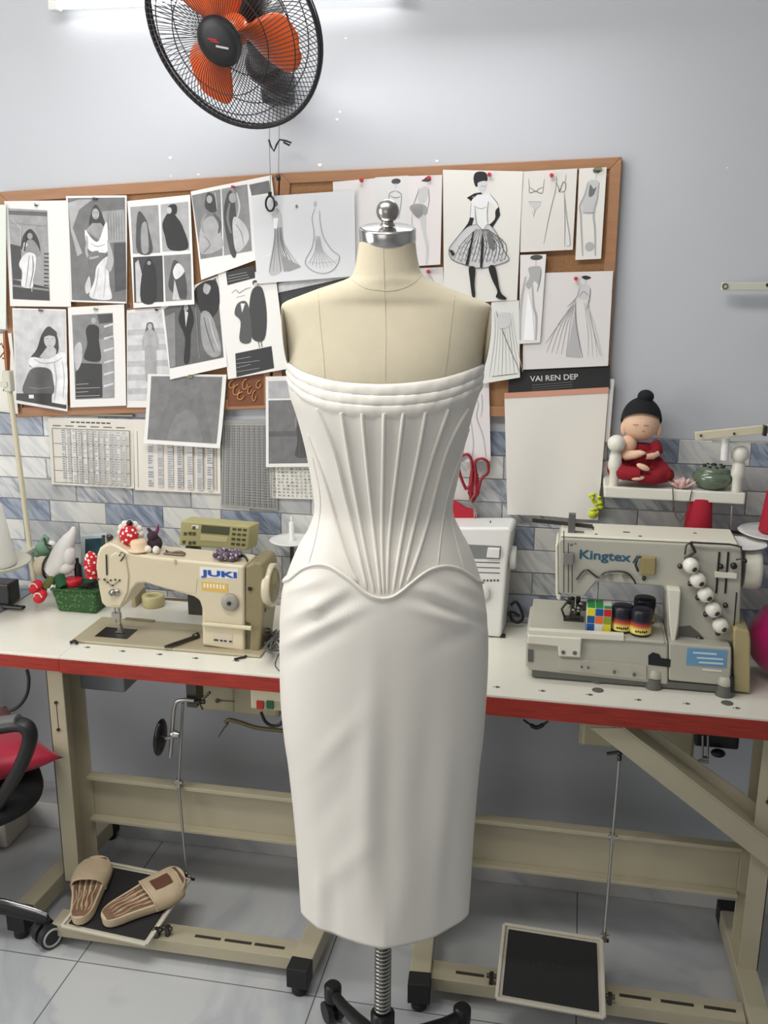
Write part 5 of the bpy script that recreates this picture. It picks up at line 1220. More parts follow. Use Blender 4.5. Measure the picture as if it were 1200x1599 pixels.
b.ell(PY(926, 803, BY-.016), (.012, .008, .010), n=12, k=8); b.tube([PY(937, 765, BY-.014), PY(935, 790, BY-.014), PY(928, 803, BY-.014)], .0012, 5)
tag(b.build('tassel', mat('yellow_green_plastic', (196, 206, 44), .35)), 'bright yellow-green beaded tassel at the corner of the white cloth', 'tassel')
b = MB(); q = PY(32, 641, WALL-.002)
for (u, v, w) in ((266, 247, 8), (267, 275, 4), (310, 273, 5), (531, 175, 5), (527, 187, 6), (500, 258, 8), (540, 60, 4), (683, 252, 6), (1137, 262, 3)):
    q = PY(u, v, WALL-.0005); b.ell(q, (w*.0008, .0008, w*.0006), n=8, k=5)
struct(b.build('trim_2', mat('plaster_chip', (240, 238, 232), .8)))
b = MB(); b.tube([PY(u, v, WALL-.006) for u, v in ((34, 642), (60, 645), (100, 646), (150, 648), (208, 649))], .004, 6); tag(b.build('cable', M_cream2), 'thin pale cable running along the top of the tiles at left', 'cable')
# ================================================================== BEIGE MACHINE (left table)
M_mc = mat('machine_cream', (208, 196, 168), 0.32, coat=.2, var=.02, vscale=12); M_bed = mat('machine_bed', (176, 166, 140), 0.35, var=.04, vscale=10)
M_olive = mat('olive_cover', (136, 126, 92), 0.4); M_blue = mat('letter_blue', (28, 78, 168), .4); M_lab = mat('label_white', (228, 224, 214), .5)
JY = 2.32
def J(u, v, dy=0.0): return PY(u, v, JY+dy)
jm = thing('sewing_machine', 'beige industrial sewing machine with blue lettering on the left table', 'sewing machine', (J(300, 1010).x, JY, TT))
ZMIN[jm.name] = TT+.0006
bx0, bx1 = PZ(112, 1003, TT).x, PZ(318, 1000, TT).x+.19
b = MB(); b.box((bx0, 2.295, TT), (bx1, 2.475, TT+.008)); b.build('bed_plate', M_bed, jm, bevel=.003)
arm = [(151, 866), (155, 856), (163, 850), (172, 848), (182, 852), (200, 863), (240, 870), (381, 884), (382, 1018), (316, 1008), (315, 950), (311, 938), (302, 932), (250, 918), (228, 911), (214, 912), (206, 922), (198, 938), (188, 951), (166, 949), (158, 942), (153, 915), (149, 885)]
P = [J(u, v) for u, v in arm]
b = MB(); b.prism(P, (0, .105, 0)); b.build('arm', M_mc, jm, bevel=.007, seg=3)
b = MB(); hp = [J(u, v, -.004) for u, v in ((172, 868), (181, 862), (196, 870), (201, 900), (199, 925), (188, 947), (174, 945), (168, 915))]
b.prism(hp, (0, .006, 0)); b.build('face_plate', M_mc, jm, bevel=.003)
b = MB(); b.beam(J(166, 866, -.002), J(167, 898, -.002), .004, .0025, up=(1, 0, 0)); b.build('slot', M_dplast, jm)
b = MB()
b.prism([J(u, v, -.0012) for u, v in ((218, 903), (232, 900), (308, 905), (306, 926), (296, 926), (250, 915), (230, 909))], (0, .002, 0)); b.build('arm_recess', M_mc, jm)
b = MB(); b.prism([J(u, v, -.0009) for u, v in ((312, 885), (372, 889), (372, 905), (312, 901))], (0, .001, 0)); lb_ = b.build('name_label', M_lab, jm)
text_obj('lettering', 'JUKI', J(314, 901.5, -.0018), J(371, 906)-J(314, 901.5), (0, 0, 1), .0215, M_blue, lb_, width=(J(370, 904)-J(314, 901)).length, bold=.035)
b = MB(); b.prism([J(u, v, -.0009) for u, v in ((315, 908), (356, 912), (356, 926), (315, 922))], (0, .001, 0)); yl = b.build('warning_label', mat('label_yellow', (214, 176, 88), .5), jm)
b = MB()
for k in range(7): b.prism([J(u, v, -.0016) for u, v in ((318+k*5, 911+k*.4), (321+k*5, 911+k*.4), (321+k*5, 918+k*.4), (318+k*5, 917+k*.4))], (0, .0006, 0))
b.build('label_print', mat('pale_print', (236, 226, 196), .5), yl)
q = J(360, 940); b = MB(); b.lathe(q+Vector((0, .002, 0)), [(.024, 0), (.024, .006), (.0225, .010), (.021, .012), (.008, .0125)], 32, axis=(0, -1, 0)); dk = b.build('dial_knob', mat('grey_plastic', (150, 146, 136), .4), jm)
b = MB(); b.lathe(q+Vector((0, -.010, 0)), [(.0055, 0), (.0055, .003), (.002, .0035)], 14, axis=(0, -1, 0)); b.build('knob_center', M_dplast, dk)
q0, q1 = J(317, 974, -.006), J(393, 981, -.006); b = MB(); b.tube([q0, q1], .0062, 12); b.build('reverse_lever', M_mc, jm)
b = MB(); b.prism([J(u, v, -.001) for u, v in ((333, 988), (363, 991), (363, 1007), (333, 1004))], (0, .001, 0)); np_ = b.build('number_plate', mat('plate_pale', (198, 190, 170), .5), jm)
b = MB()
for (u, w) in ((334, 7), (344, 4), (350, 4), (358, 4)): b.prism([J(u, 998+(u-334)*.1, -.0018), J(u+w, 998.5+(u-334)*.1, -.0018), J(u+w, 1001+(u-334)*.1, -.0018), J(u, 1000.5+(u-334)*.1, -.0018)], (0, .0006, 0))
b.build('number_print', M_dplast, np_)
# belt cover and hand wheel
b = MB(); bp_ = [J(u, v, .006) for u, v in ((383, 884), (396, 878), (409, 880), (413, 892), (412, 960), (405, 1022), (390, 1024), (391, 975), (382, 972))]
b.prism(bp_, (0, .115, 0)); b.build('belt_cover', M_olive, jm, bevel=.006)
b = MB(); b.box((J(381, 1000).x, JY+.01, TT), (J(392, 1000).x, JY+.11, J(390, 968).z)); b.build('belt_guard_web', mat('olive_dark', (98, 90, 64), .5), jm)
wc = J(418, 913, .055); r_w = (J(424, 880, .055)-J(424, 945, .055)).length/2
b = MB(); b.lathe(wc, [(r_w*.9, -.002), (r_w, .002), (r_w, .018), (r_w*.96, .021), (r_w*.84, .021), (r_w*.80, .018), (.012, .018)], 44, axis=(1, 0, 0)); hw = b.build('hand_wheel', M_mc, jm)
b = MB(); b.lathe(wc+Vector((.018, 0, 0)), [(r_w*.76, 0), (r_w*.74, .003), (.012, .005), (.010, .010), (.003, .011)], 28, axis=(1, 0, 0)); b.build('wheel_disc', M_olive, hw)
b = MB(); q = J(388, 919, .004); b.beam(q, q+Vector((.009, 0, -.001)), .007, .008); q = J(414, 952, .004); b.beam(q, q+Vector((.003, 0, 0)), .006, .010); b.build('cover_hole', M_dplast, jm)
# needle bar and presser foot
b = MB(); q = J(179, 948, .05); b.cyl(q, Vector((q.x, q.y, J(179, 972, .05).z)), .0032, n=10); b.cyl(q+Vector((.012, 0, 0)), Vector((q.x+.012, q.y, TT+.03)), .004, n=10)
b.box((q.x-.008, q.y-.006, TT+.050), (q.x+.016, q.y+.006, TT+.066)); b.build('needle_bar', M_steel, jm)
b = MB(); b.prism([Vector((q.x+.012-.014, q.y-.008, TT+.010)), Vector((q.x+.012+.010, q.y-.008, TT+.010)), Vector((q.x+.012+.006, q.y-.008, TT+.020)), Vector((q.x+.012+.003, q.y-.008, TT+.034)), Vector((q.x+.012-.004, q.y-.008, TT+.034)), Vector((q.x+.012-.004, q.y-.008, TT+.018))], (0, .014, 0)); b.build('presser_foot', M_steel, jm)
b = MB(); b.box((q.x-.045, 2.33, TT+.008), (q.x+.05, 2.40, TT+.0088)); b.build('needle_plate', M_dsteel, jm)
q = J(177, 924, -.004); b = MB(); b.lathe(q, [(.008, 0), (.009, .004), (.0085, .012), (.004, .016)], 20, axis=(0, -1, 0)); b.lathe(q+Vector((.010, 0, .0)), [(.009, 0), (.0095, .006), (.003, .007)], 20, axis=(0, -1, 0)); b.build('tension_knob', M_steel, jm)
b = MB()
for (u, v) in ((153, 905), (163, 905), (168, 909), (173, 906), (180, 905), (187, 906), (176, 914)): q2 = J(u, v, -.004); b.ell(q2, (.0032, .004, .0026), n=8, k=6)
b.tube([J(163, 906, -.006), J(175, 915, -.008), J(187, 906, -.006)], .0009, 5); b.build('thread_guide', M_dsteel, jm)
b = MB(); q = J(172, 846, .04); b.lathe(q, [(.008, -.004), (.006, .006), (.009, .010), (.009, .016), (.004, .02)], 16); b.lathe(q+Vector((-.008, -.02, -.002)), [(.004, 0), (.004, .02), (.006, .022), (.003, .026)], 12); b.tube([J(186, 868, -.004), J(190, 862, -.01), J(196, 866, -.006), J(188, 876, -.006)], .0016, 6); b.build('top_tension', M_dsteel, jm)
b = MB(); q = J(274, 876, .0); b.box((q.x-.003, q.y-.0015, q.z-.010), (q.x+.003, q.y, q.z+.004)); b.build('oil_cap', M_bed, jm)
b = MB(); q0, q1 = PZ(258, 1010, TT+.014), PZ(308, 993, TT+.014); b.tube([q0, q1], .0042, 8); q2 = q0+Vector((.012, .002, 0)); b.tube([q2, q1+Vector((.006, .0, 0))], .0030, 8); b.cyl(q1-Vector((.01, 0, .004)), q1+Vector((.004, 0, .004)), .008); b.build('bobbin_lever', M_dsteel, jm)
b = MB(); q0, q1 = PZ(196, 966, TT+.010), PZ(241, 970, TT+.010); b.beam(q0, q1, .012, .004); b.build('slide_bar', M_olive, jm)
b = MB(); q = PZ(115, 1003, TT+.006); b.tube([q+Vector((-.008, -.004, 0)), q+Vector((0, .006, .002)), q+Vector((.012, -.003, 0))], .0045, 8); b.build('bed_hinge', M_dplast, jm)
b = MB(); b.tube([PZ(366, 1029, TT+.004), PZ(383, 1026, TT+.004), PZ(388, 1016, TT+.004)], .003, 7); b.build('knee_lever_tip', M_dsteel, jm)
# tangle of dark leads behind the wheel
b = MB(); r_ = random.Random(2)
for k in range(7):
    b.tube(smooth_tab([tuple(PZ(412+r_.uniform(0, 28), 992+r_.uniform(-10, 26), TT+.006+.05*r_.random())) for _ in range(6)], 5), .0024, 6)
tag(b.build('wiring', mat('grey_cable', (84, 86, 82), .5)), 'tangle of dark cables on the table between hand wheel and dress', 'cables')
b = MB(); b.tube(smooth_tab([tuple(PZ(u, v, TT+.004)) for u, v in ((443, 1010), (434, 1025), (430, 1038), (437, 1048), (443, 1056))], 4), .0012, 6); tag(b.build('wire', M_dsteel), 'thin wire drooping towards the table edge left of the dress', 'wire')
# control panel
KY = WALL-.14
cp_ = thing('control_panel', 'olive keypad unit with dark display standing behind the beige machine', 'control panel', PY(340, 862, KY))
fr = [(282, 813), (390, 822), (386, 860), (279, 852)]
b = MB(); b.prism([PY(u, v, KY) for u, v in fr], (.018, .04, .004)); b.build('case', mat('panel_olive', (172, 166, 118), .45), cp_, bevel=.004)
def kpad(x, y, dy=-.001):
    TL, TR, BR, BL_ = [PY(u, v, KY+dy) for u, v in fr]; return (TL*(1-x)+TR*x)*(1-y)+(BL_*(1-x)+BR*x)*y
def kq(b, x0, y0, x1, y1, dy=-.0012): b.prism([kpad(x0, y0, dy), kpad(x1, y0, dy), kpad(x1, y1, dy), kpad(x0, y1, dy)], (0, .0012, 0))
b = MB(); kq(b, .31, .10, .72, .42); b.build('display', mat('lcd_dark', (84, 88, 68), .25), cp_)
b = MB(); kq(b, .31, .50, .70, .72); b.build('label_strip', mat('panel_pale', (196, 190, 144), .5), cp_)
M_btn = mat('button_dark', (78, 76, 58), .5)
for x, y in ((.06, .45), (.13, .42), (.19, .42), (.05, .78), (.14, .80), (.20, .78), (.18, .18)): b = MB(); kq(b, x, y, x+.045, y+.12, -.002); b.build('button', M_btn, cp_)
for i in range(3):
    for j in range(4): b = MB(); kq(b, .76+i*.075, .12+j*.2, .76+i*.075+.05, .12+j*.2+.09, -.002); b.build('button', M_btn, cp_)
b = MB(); kq(b, .17, .14, .27, .26); b.build('brand_strip', M_lab, cp_)
b = MB(); p = PY(302, 858, KY+.01); b.box((p.x-.02, KY, TT), (p.x+.02, KY+.02, p.z+.01)); p2 = PY(335, 862, KY); b.box((p.x-.02, KY-.01, p.z-.012), (p2.x+.03, KY+.01, p.z)); b.build('bracket', M_dsteel, cp_)
# things lying on top of the beige machine
ZT = J(240, 872).z
def jt(u, v, y=JY+.05): return PY(u, v, y)
def onbase(px_, y): p = PY(px_, 860, y); return p
def top_z(u):   # height of the arm's top under a photo column
    return J(u, interp([(182, 852), (200, 863), (240, 870), (381, 884)], u)[0], .0).z+.001
M_berry = mat('berry_red_spots', (196, 34, 44), .8, bump=.4)
# voronoi spots on the berry cloth
def spotted(name, c1, c2, sc=90, th=.35):
    m = bpy.data.materials.new(name); m.use_nodes = True; nt = m.node_tree; N = nt.nodes; b_ = N['Principled BSDF']; b_.inputs['Roughness'].default_value = .85
    tc = N.new('ShaderNodeTexCoord'); v = N.new('ShaderNodeTexVoronoi'); v.inputs['Scale'].default_value = sc; r = N.new('ShaderNodeValToRGB'); r.color_ramp.interpolation = 'CONSTANT'
    r.color_ramp.elements[0].color = L3(c2); r.color_ramp.elements[1].position = th; r.color_ramp.elements[1].color = L3(c1)
    nt.links.new(tc.outputs['Object'], v.inputs['Vector']); nt.links.new(v.outputs['Distance'], r.inputs[0]); nt.links.new(r.outputs[0], b_.inputs['Base Color']); return m
M_berry = spotted('spotted_red_cloth', (190, 28, 40), (232, 222, 214)); M_camo = spotted('woven_green', (44, 84, 44), (104, 128, 78), 120, .3); M_scr = spotted('mottled_purple', (96, 80, 96), (176, 164, 172), 110, .35)
z0 = top_z(206); c = jt(203, 843)
t = thing('pin_cushion', 'round red cushion with white spots and white ruffle on top of the beige machine', 'pin cushion', (c.x, c.y, z0))
b = MB(); b.ell((c.x, c.y-.004, z0+.031), (.026, .022, .031), n=24, k=16); b.build('cushion', M_berry, t)
b = MB()
for k in range(12):
    a = 2*pi*k/12; b.ell((c.x-.003+.028*cos(a), c.y+.012, z0+.034+.028*sin(a)), (.011, .007, .011), n=10, k=8)
b.build('ruffle', mat('ruffle_white', (222, 216, 206), .8), t)
b = MB(); b.lathe((c.x+.002, c.y, z0+.062), [(.007, 0), (.009, .004), (.006, .010), (.003, .013)], 14); b.build('stopper', M_dplast, t)
c = jt(217, 850, JY+.03); b = MB(); b.lathe((c.x, c.y, z0), [(.032, 0), (.033, .002), (.030, .0045), (.0215, .005), (.0225, .022), (.018, .0265), (.004, .027)], 32)
tag(b.build('toy_hat', mat('straw_cream', (216, 190, 158), .8, bump=.3)), 'small cream toy hat in front of the spotted cushion', 'toy hat')
z1_ = top_z(248); c = jt(242, 845, JY+.05)
t = thing('bunny_toy', 'tiny dark plush animal with pink ear and white paws on the beige machine', 'soft toy', (c.x, c.y, z1_))
M_dk = mat('plum_plush', (58, 42, 50), .95, bump=.6, bscale=400)
b = MB(); b.ell((c.x, c.y, z1_+.022), (.020, .018, .022)); b.ell((c.x-.003, c.y-.006, z1_+.043), (.015, .014, .014)); b.build('body', M_dk, t)
b = MB(); b.tube([(c.x+.006, c.y, z1_+.052), (c.x+.010, c.y, z1_+.062), (c.x+.012, c.y, z1_+.074)], [.005, .0045, .0015], 8); b.build('pink_ear', mat('plum_pink', (120, 52, 88), .9), t)
b = MB(); b.tube([(c.x-.010, c.y, z1_+.052), (c.x-.016, c.y, z1_+.060), (c.x-.020, c.y, z1_+.062)], [.005, .0045, .0015], 8); b.build('dark_ear', M_dk, t)
for dx in (-.010, .013): b = MB(); b.ell((c.x+dx, c.y-.024, z1_+.011), (.010, .009, .011)); b.build('paw', mat('paw_white', (220, 212, 200), .9), t)
b = MB(); p = [jt(u, 858+(u-262)*.05, JY+.04) for u in (258, 268, 280, 290)]; b.tube(smooth_tab([(q.x, q.y+.006*(-1)**k, top_z(270)+.004) for k, q in enumerate(p)], 4), .0045, 8, flat=.6); b.tube([(p[0].x, p[0].y-.012, top_z(270)+.003), (p[3].x, p[3].y-.012, top_z(270)+.003)], .003, 6)
tag(b.build('tool', mat('tarnished', (130, 118, 104), .4, .6)), 'small metal gadget lying beside the plush animal on the machine', 'tool')
c = jt(356, 868, JY+.04); z2_ = top_z(356); b = MB(); r_ = random.Random(9)
for k in range(26):
    a = 2*pi*k/13; rr2 = .017+.006*(k % 2); b.ell((c.x+rr2*1.35*cos(a), c.y+rr2*sin(a), z2_+.010+.008*(k//13)+r_.uniform(-.002, .002)), (.010, .008, .008), n=10, k=7, rot=Matrix.Rotation(r_.random()*3, 3, 'Z'))
tag(b.build('scrunchie', M_scr), 'mottled purple scrunchie on the right end of the beige machine', 'scrunchie')
b = MB(); b.tube(smooth_tab([(c.x+.03, c.y, z2_+.012), (c.x+.048, c.y-.008, z2_+.014), (c.x+.060, c.y-.016, z2_+.004)], 5), .005, 8, flat=.4); tag(b.build('strap', M_dplast), 'short black strap end beside the purple scrunchie', 'strap')

# things on the table left of the machine
def TP(u, v, z=TT): return PZ(u, v, z)
YB = 2.55
c = PY(129, 930, YB); bw = (PY(163, 930, YB)-PY(97, 930, YB)).length
t = thing('basket', 'small green woven basket filled with oddments left of the beige machine', 'basket', (c.x, YB, TT))
z_b = lambda v, y=YB: PY(125, v, y).z
hb = z_b(913)-TT
b = MB(); wz = .055
b.hexa([(c.x-bw*.42, YB-wz*.8, TT+.001), (c.x+bw*.46, YB-wz*.8, TT+.001), (c.x+bw*.46, YB+wz*.8, TT+.001), (c.x-bw*.42, YB+wz*.8, TT+.001), (c.x-bw*.5, YB-wz, TT+hb), (c.x+bw*.54, YB-wz, TT+hb), (c.x+bw*.54, YB+wz, TT+hb), (c.x-bw*.5, YB+wz, TT+hb)])
b.build('basket_body', M_camo, t, bevel=.006)
b = MB(); b.tube([(c.x-bw*.5, YB-wz, TT+hb), (c.x+bw*.54, YB-wz, TT+hb), (c.x+bw*.54, YB+wz, TT+hb), (c.x-bw*.5, YB+wz, TT+hb)], .0035, 8, closed=True); b.build('rim', M_camo, t)
c = PY(114, 909, YB-.01); b = MB(); b.lathe((c.x, c.y, TT+hb+.001), [(.024, 0), (.026, .003), (.026, .018), (.024, .021), (.003, .0215)], 28)
tag(b.build('tin', mat('red_tin', (190, 30, 44), .35)), 'small round red tin on top of the green basket', 'tin')
c = PY(143, 910, YB-.01); b = MB()
for k in range(4): b.tube([(c.x-.03+k*.012, c.y-.03, TT+hb+.008), (c.x+.02+k*.006, c.y+.02, TT+hb+.014+.004*k)], .0035, 6)
tag(b.build('pen_bundle', M_dplast), 'dark pens lying across the basket beside the red tin', 'pens')
c = PY(140, 880, YB-.035); q = PY(140, 898, YB-.035)
b = MB(); b.ell((c.x+.006, c.y, c.z-.003), (.023, .020, (c.z-q.z)*1.15), n=22, k=14); b.lathe((c.x+.006, c.y, q.z-.006), [(.018, 0), (.020, .004), (.012, .008)], 16)
tag(b.build('spotted_toy', M_berry), 'red and white spotted toy just left of the machine head', 'soft toy')
# tablet-like picture frame
Yf = YB+.045; t = thing('picture_frame', 'small pale upright frame with dark teal screen behind the spotted toy', 'frame', PY(145, 898, Yf))
fq = [(126, 837), (166, 833), (166, 905), (126, 905)]
b = MB(); b.prism([PY(u, v, Yf) for u, v in fq], (0, .014, 0)); b.build('casing', mat('pale_blue_grey', (178, 188, 190), .4), t, bevel=.003)
b = MB(); b.prism([PY(u, v, Yf-.0015) for u, v in ((133, 842), (162, 840), (162, 892), (133, 892))], (0, .002, 0)); b.build('screen', mat('teal_screen', (34, 66, 74), .15, var=.3, vscale=30), t)
b = MB(); c = PY(121, 880, YB+.02); b.lathe((c.x, c.y, TT+hb), [(.010, 0), (.011, .002), (.011, .05), (.005, .06), (.005, .075)], 18); tag(b.build('bottle', M_dplast), 'dark slim bottle between the white plush and the framed screen', 'bottle')
# white plush gnome-like animal, nose up
YP = YB-.0
t = thing('plush_toy', 'white plush toy with pointed upturned head and black band left of the basket', 'soft toy', (PY(95, 900, YP).x, YP, TT))
M_plw = mat('plush_white', (226, 224, 220), .9, bump=.4, bscale=300); M_plg = mat('plush_pale', (196, 184, 160), .9, bump=.4, bscale=300)
pts = [(83, 893), (92, 880), (98, 862), (106, 845), (113, 832), (115, 823)]
b = MB(); b.tube(smooth_tab([tuple(PY(u, v, YP)) for u, v in pts], 4), [r for r in [x[0] for x in smooth_tab([(.030,), (.034,), (.030,), (.022,), (.012,), (.005,)], 4)]], 18)
b.ell(PY(108, 866, YP-.004), (.019, .022, .032)); b.ell(PY(100, 884, YP-.002), (.032, .026, .026)); b.build('body', M_plw, t)
b = MB(); b.ell(PY(66, 884, YP), (.026, .026, .030)); b.build('head', M_plg, t)
b = MB(); q = PY(76, 886, YP); b.tube([q+Vector((.004*cos(a)+.002, .030*cos(a), .034*sin(a))) for a in [2*pi*i/20 for i in range(20)]], .0035, 6, closed=True); b.build('band', M_dplast, t)
b = MB(); b.tube([PY(84, 898, YP-.01), PY(78, 910, YP-.03), PY(68, 920, YP-.05)], [.016, .015, .013], 12); b.build('striped_leg', mat('leg_olive', (96, 100, 56), .9), t)
b = MB(); b.tube([PY(92, 900, YP-.02), PY(96, 910, YP-.03), PY(100, 918, YP-.04)], [.016, .017, .015], 12); b.build('green_leg', mat('leg_green', (28, 80, 48), .9), t)
for k, (u, v) in enumerate(((55, 917), (62, 932))):
    b = MB(); q = PY(u, v, YP-.065); b.ell(q, (.022, .017, .017), rot=Matrix.Rotation(radians(-50), 3, 'Y')); b.ell(q+Vector((.008, 0, .008)), (.015, .016, .015)); b.build('shoe', mat('shoe_red', (200, 28, 44), .7), t)
    b = MB(); b.tube([q+Vector((.002+.012*cos(a), -.013, .012*sin(a)+.004)) for a in [i*.4 for i in range(9)]], .0026, 6); b.build('sole_trim', mat('trim_pink', (226, 196, 190), .8), t)
b = MB(); b.tube([PY(72, 922, YP-.05), PY(80, 924, YP-.04), PY(84, 914, YP-.03)], [.010, .013, .012], 10); b.build('cuff', M_plw, t)
YG = YB+.06
t = thing('plush_toy', 'pale green curled plush leaning above the pointed white plush', 'soft toy', (PY(70, 870, YG).x, YG, PY(70, 880, YG).z))
M_gr = mat('plush_green', (112, 146, 122), .95, bump=.6, bscale=300)
b = MB(); b.ell(PY(70, 856, YG), (.028, .024, .024)); b.ell(PY(60, 862, YG), (.022, .02, .016)); b.tube([PY(52, 858, YG), PY(48, 868, YG), PY(50, 880, YG)], [.010, .009, .006], 8)
b.tube([PY(66, 846, YG), PY(70, 838, YG), PY(76, 842, YG)], [.008, .008, .005], 8); b.build('body', M_gr, t)
b = MB(); b.ell(PY(81, 850, YG-.01), (.012, .012, .012)); b.build('muzzle', M_plw, t)
b = MB(); b.tube([PY(69, 840, YG-.02), PY(72, 850, YG-.024), PY(80, 853, YG-.026)], [.003, .004, .003], 7); b.build('dark_stripe', M_dplast, t)
# tape roll and box behind the arm
c = PY(240, 942, WALL-.09); b = MB(); b.lathe((c.x, c.y, TT+.001), [(.018, .0), (.032, 0), (.0335, .003), (.0335, .030), (.032, .033), (.018, .033), (.016, .03), (.016, .003), (.018, 0)], 36, cap=False)
tag(b.build('tape_roll', mat('tape_beige', (188, 178, 132), .4)), 'beige tape roll on the table behind the arm of the beige machine', 'tape')
a_, c_ = PY(205, 940, WALL-.12), PY(224, 917, WALL-.06); b = MB(); b.box((a_.x, WALL-.12, TT), (c_.x, WALL-.04, c_.z)); tag(b.build('carton', mat('carton_beige', (170, 156, 124), .7), bevel=.003), 'small beige carton beside the tape roll behind the machine', 'box')
b = MB(); b.beam(PY(256, 938, WALL-.03), PY(312, 941, WALL-.03), .02, .014); tag(b.build('rail', mat('brown_rail', (110, 88, 66), .6)), 'low brown strip along the wall behind the beige machine', 'strip')
# dark objects at far left
x0 = PY(-40, 900, WALL-.1).x; 
b = MB(); b.box((PZ(-60, 930, TT).x, WALL-.28, TT+.0005), (PZ(40, 932, TT).x, WALL-.02, TT+.004)); tag(b.build('glass_plate', mat('blue_grey_glass', (112, 126, 134), .12, coat=.5)), 'blue-grey glossy plate on the far left of the table', 'plate')
b = MB(); q = PY(8, 915, WALL-.16); b.box((q.x-.09, q.y-.03, TT+.005), (q.x+.03, q.y+.03, TT+.07)); q2 = PY(14, 914, WALL-.2); b.box((q2.x-.02, q2.y-.02, TT+.0045), (q2.x+.05, q2.y+.0, TT+.015)); tag(b.build('motor_block', M_dplast, bevel=.006), 'black block on the glossy plate below the white thread cone', 'block')

# ================================================================== GREY MACHINE (right table)
M_kg = mat('machine_grey', (178, 176, 162), .36, var=.02, vscale=12); M_kw = mat('machine_pale', (222, 218, 202), .35); M_kd = mat('machine_dark_grey', (96, 96, 90), .5)
KF, KA = 2.31, 2.36
def K(u, v, dy=0.0): return PY(u, v, KA+dy)
def KB(u, v, dy=0.0): return PY(u, v, KF+dy)
km = thing('sewing_machine', 'grey industrial sewing machine with five white tension knobs on the right table', 'sewing machine', (K(1000, 1070).x, KF, TT))
ZMIN[km.name] = TT+.0006
arm = [(872, 846), (878, 840), (1152, 853), (1160, 860), (1156, 980), (1147, 1000), (1142, 1072), (1043, 1064), (1041, 925), (1036, 916), (932, 909), (913, 932), (873, 927)]
b = MB(); b.prism([K(u, v) for u, v in arm], (0, .125, 0)); b.build('arm', M_kg, km, bevel=.005, seg=3)
tp = [K(u, v) for u, v in ((876, 839), (1154, 852))]
b = MB(); b.hexa([tp[0]+Vector((0, .004, 0)), tp[1]+Vector((0, .004, 0)), tp[1]+Vector((0, .125, 0)), tp[0]+Vector((0, .125, 0)), tp[0]+Vector((0, .006, .006)), tp[1]+Vector((-.004, .006, .006)), tp[1]+Vector((-.004, .122, .006)), tp[0]+Vector((0, .122, .006))]); b.build('top_cover', M_kw, km, bevel=.002)
b = MB()
for (u, w, dy) in ((931, .006, .02), (978, .016, .05), (1000, .008, .02), (1085, .008, .07)): q = K(u, 842, dy); zz = tp[0].z+(tp[1].z-tp[0].z)*(u-876)/278+.006; b.box((q.x-w/2, q.y-.004, zz), (q.x+w/2, q.y+.004, zz+.001))
b.build('cover_screw', M_kd, km)
b = MB(); b.prism([K(u, v, .0) for u, v in ((868, 852), (872, 848), (873, 928), (877, 931), (875, 938), (870, 936), (868, 925))], (0, .11, 0)); b.build('end_cover', M_kw, km, bevel=.003)
# bed: top plate, front body, panels
z_bt = KB(825, 985).z
xb0, xb1 = KB(823, 1000).x, KB(1043, 1000).x
yb_ = 2.55
b = MB(); b.box((xb0+.004, KF-.004, z_bt-.008), (K(1036, 1000).x, yb_, z_bt)); b.build('bed_top', M_kg, km, bevel=.010, seg=3)
b = MB(); pts_ = [(821, 990), (1045, 1004), (1045, 1062), (1143, 1073), (1143, 1083), (830, 1052), (822, 1044)]
b.prism([KB(u, v, .001) for u, v in ((822, 989), (1044, 1003), (1044, 1070), (826, 1047), (821, 1040))], (0, .20, 0)); b.build('bed_body', M_kg, km, bevel=.005)
b = MB(); b.prism([KB(u, v, -.006) for u, v in ((826, 984), (975, 992), (975, 1001), (826, 993))], (0, .02, 0)); b.build('slide_plate', M_kw, km, bevel=.001)
b = MB(); b.prism([KB(u, v, -.010) for u, v in ((825, 992), (909, 997), (907, 1027), (873, 1025), (872, 1010), (823, 1005))], (0, .02, 0)); b.build('looper_cover', M_kw, km, bevel=.003)
b = MB(); b.prism([KB(u, v, -.003) for u, v in ((873, 1028), (955, 1034), (1010, 1040), (1010, 1062), (954, 1056), (873, 1046))], (0, .008, 0)); b.build('side_panel', M_kg, km, bevel=.001)
b = MB()
for (u, v, r) in ((880, 1018, .0048), (898, 1019, .005), (909, 1041, .003), (919, 1042, .003), (960, 1049, .004), (991, 1053, .0045)): q = KB(u, v, -.008); b.cyl(q, q-Vector((0, .004, 0)), r, n=12)
b.build('panel_screw', M_kd, km)
b = MB(); b.prism([KB(u, v, -.001) for u, v in ((1013, 1024), (1020, 1019), (1030, 1022), (1033, 1028), (1048, 1030), (1047, 1042), (1013, 1038))], (0, .003, 0)); b.build('looper_opening', M_dplast, km)
b = MB(); b.prism([KB(u, v, -.0012) for u, v in ((825, 1014), (833, 1015), (833, 1034), (825, 1033))], (0, .002, 0)); b.build('grey_label', M_kd, km)
pf = [KB(u, v, -.0) for u, v in ((1045, 1004), (1143, 1012), (1143, 1072), (1045, 1063))]
b = MB(); b.prism(pf, (0, KA-KF+.002, 0)); b.build('pillar_base', M_kg, km, bevel=.004)
b = MB(); b.box((KB(831, 1050).x, KF+.004, TT+.004), (KB(1146, 1075).x, KF+.20, TT+.022)); b.build('base_frame', M_kd, km, bevel=.002)
for (u, v, r, hgt, mm) in ((934, 1068, .020, .024, M_kd), (1022, 1078, .022, .026, M_kd), (1133, 1090, .022, .026, M_kd)):
    q = PZ(u, v, TT); b = MB(); b.lathe((q.x, q.y+.018, TT), [(r, 0), (r, .004), (r*.85, hgt*.7), (r*.85, hgt)], 24); b.build('rubber_foot', mm, km)
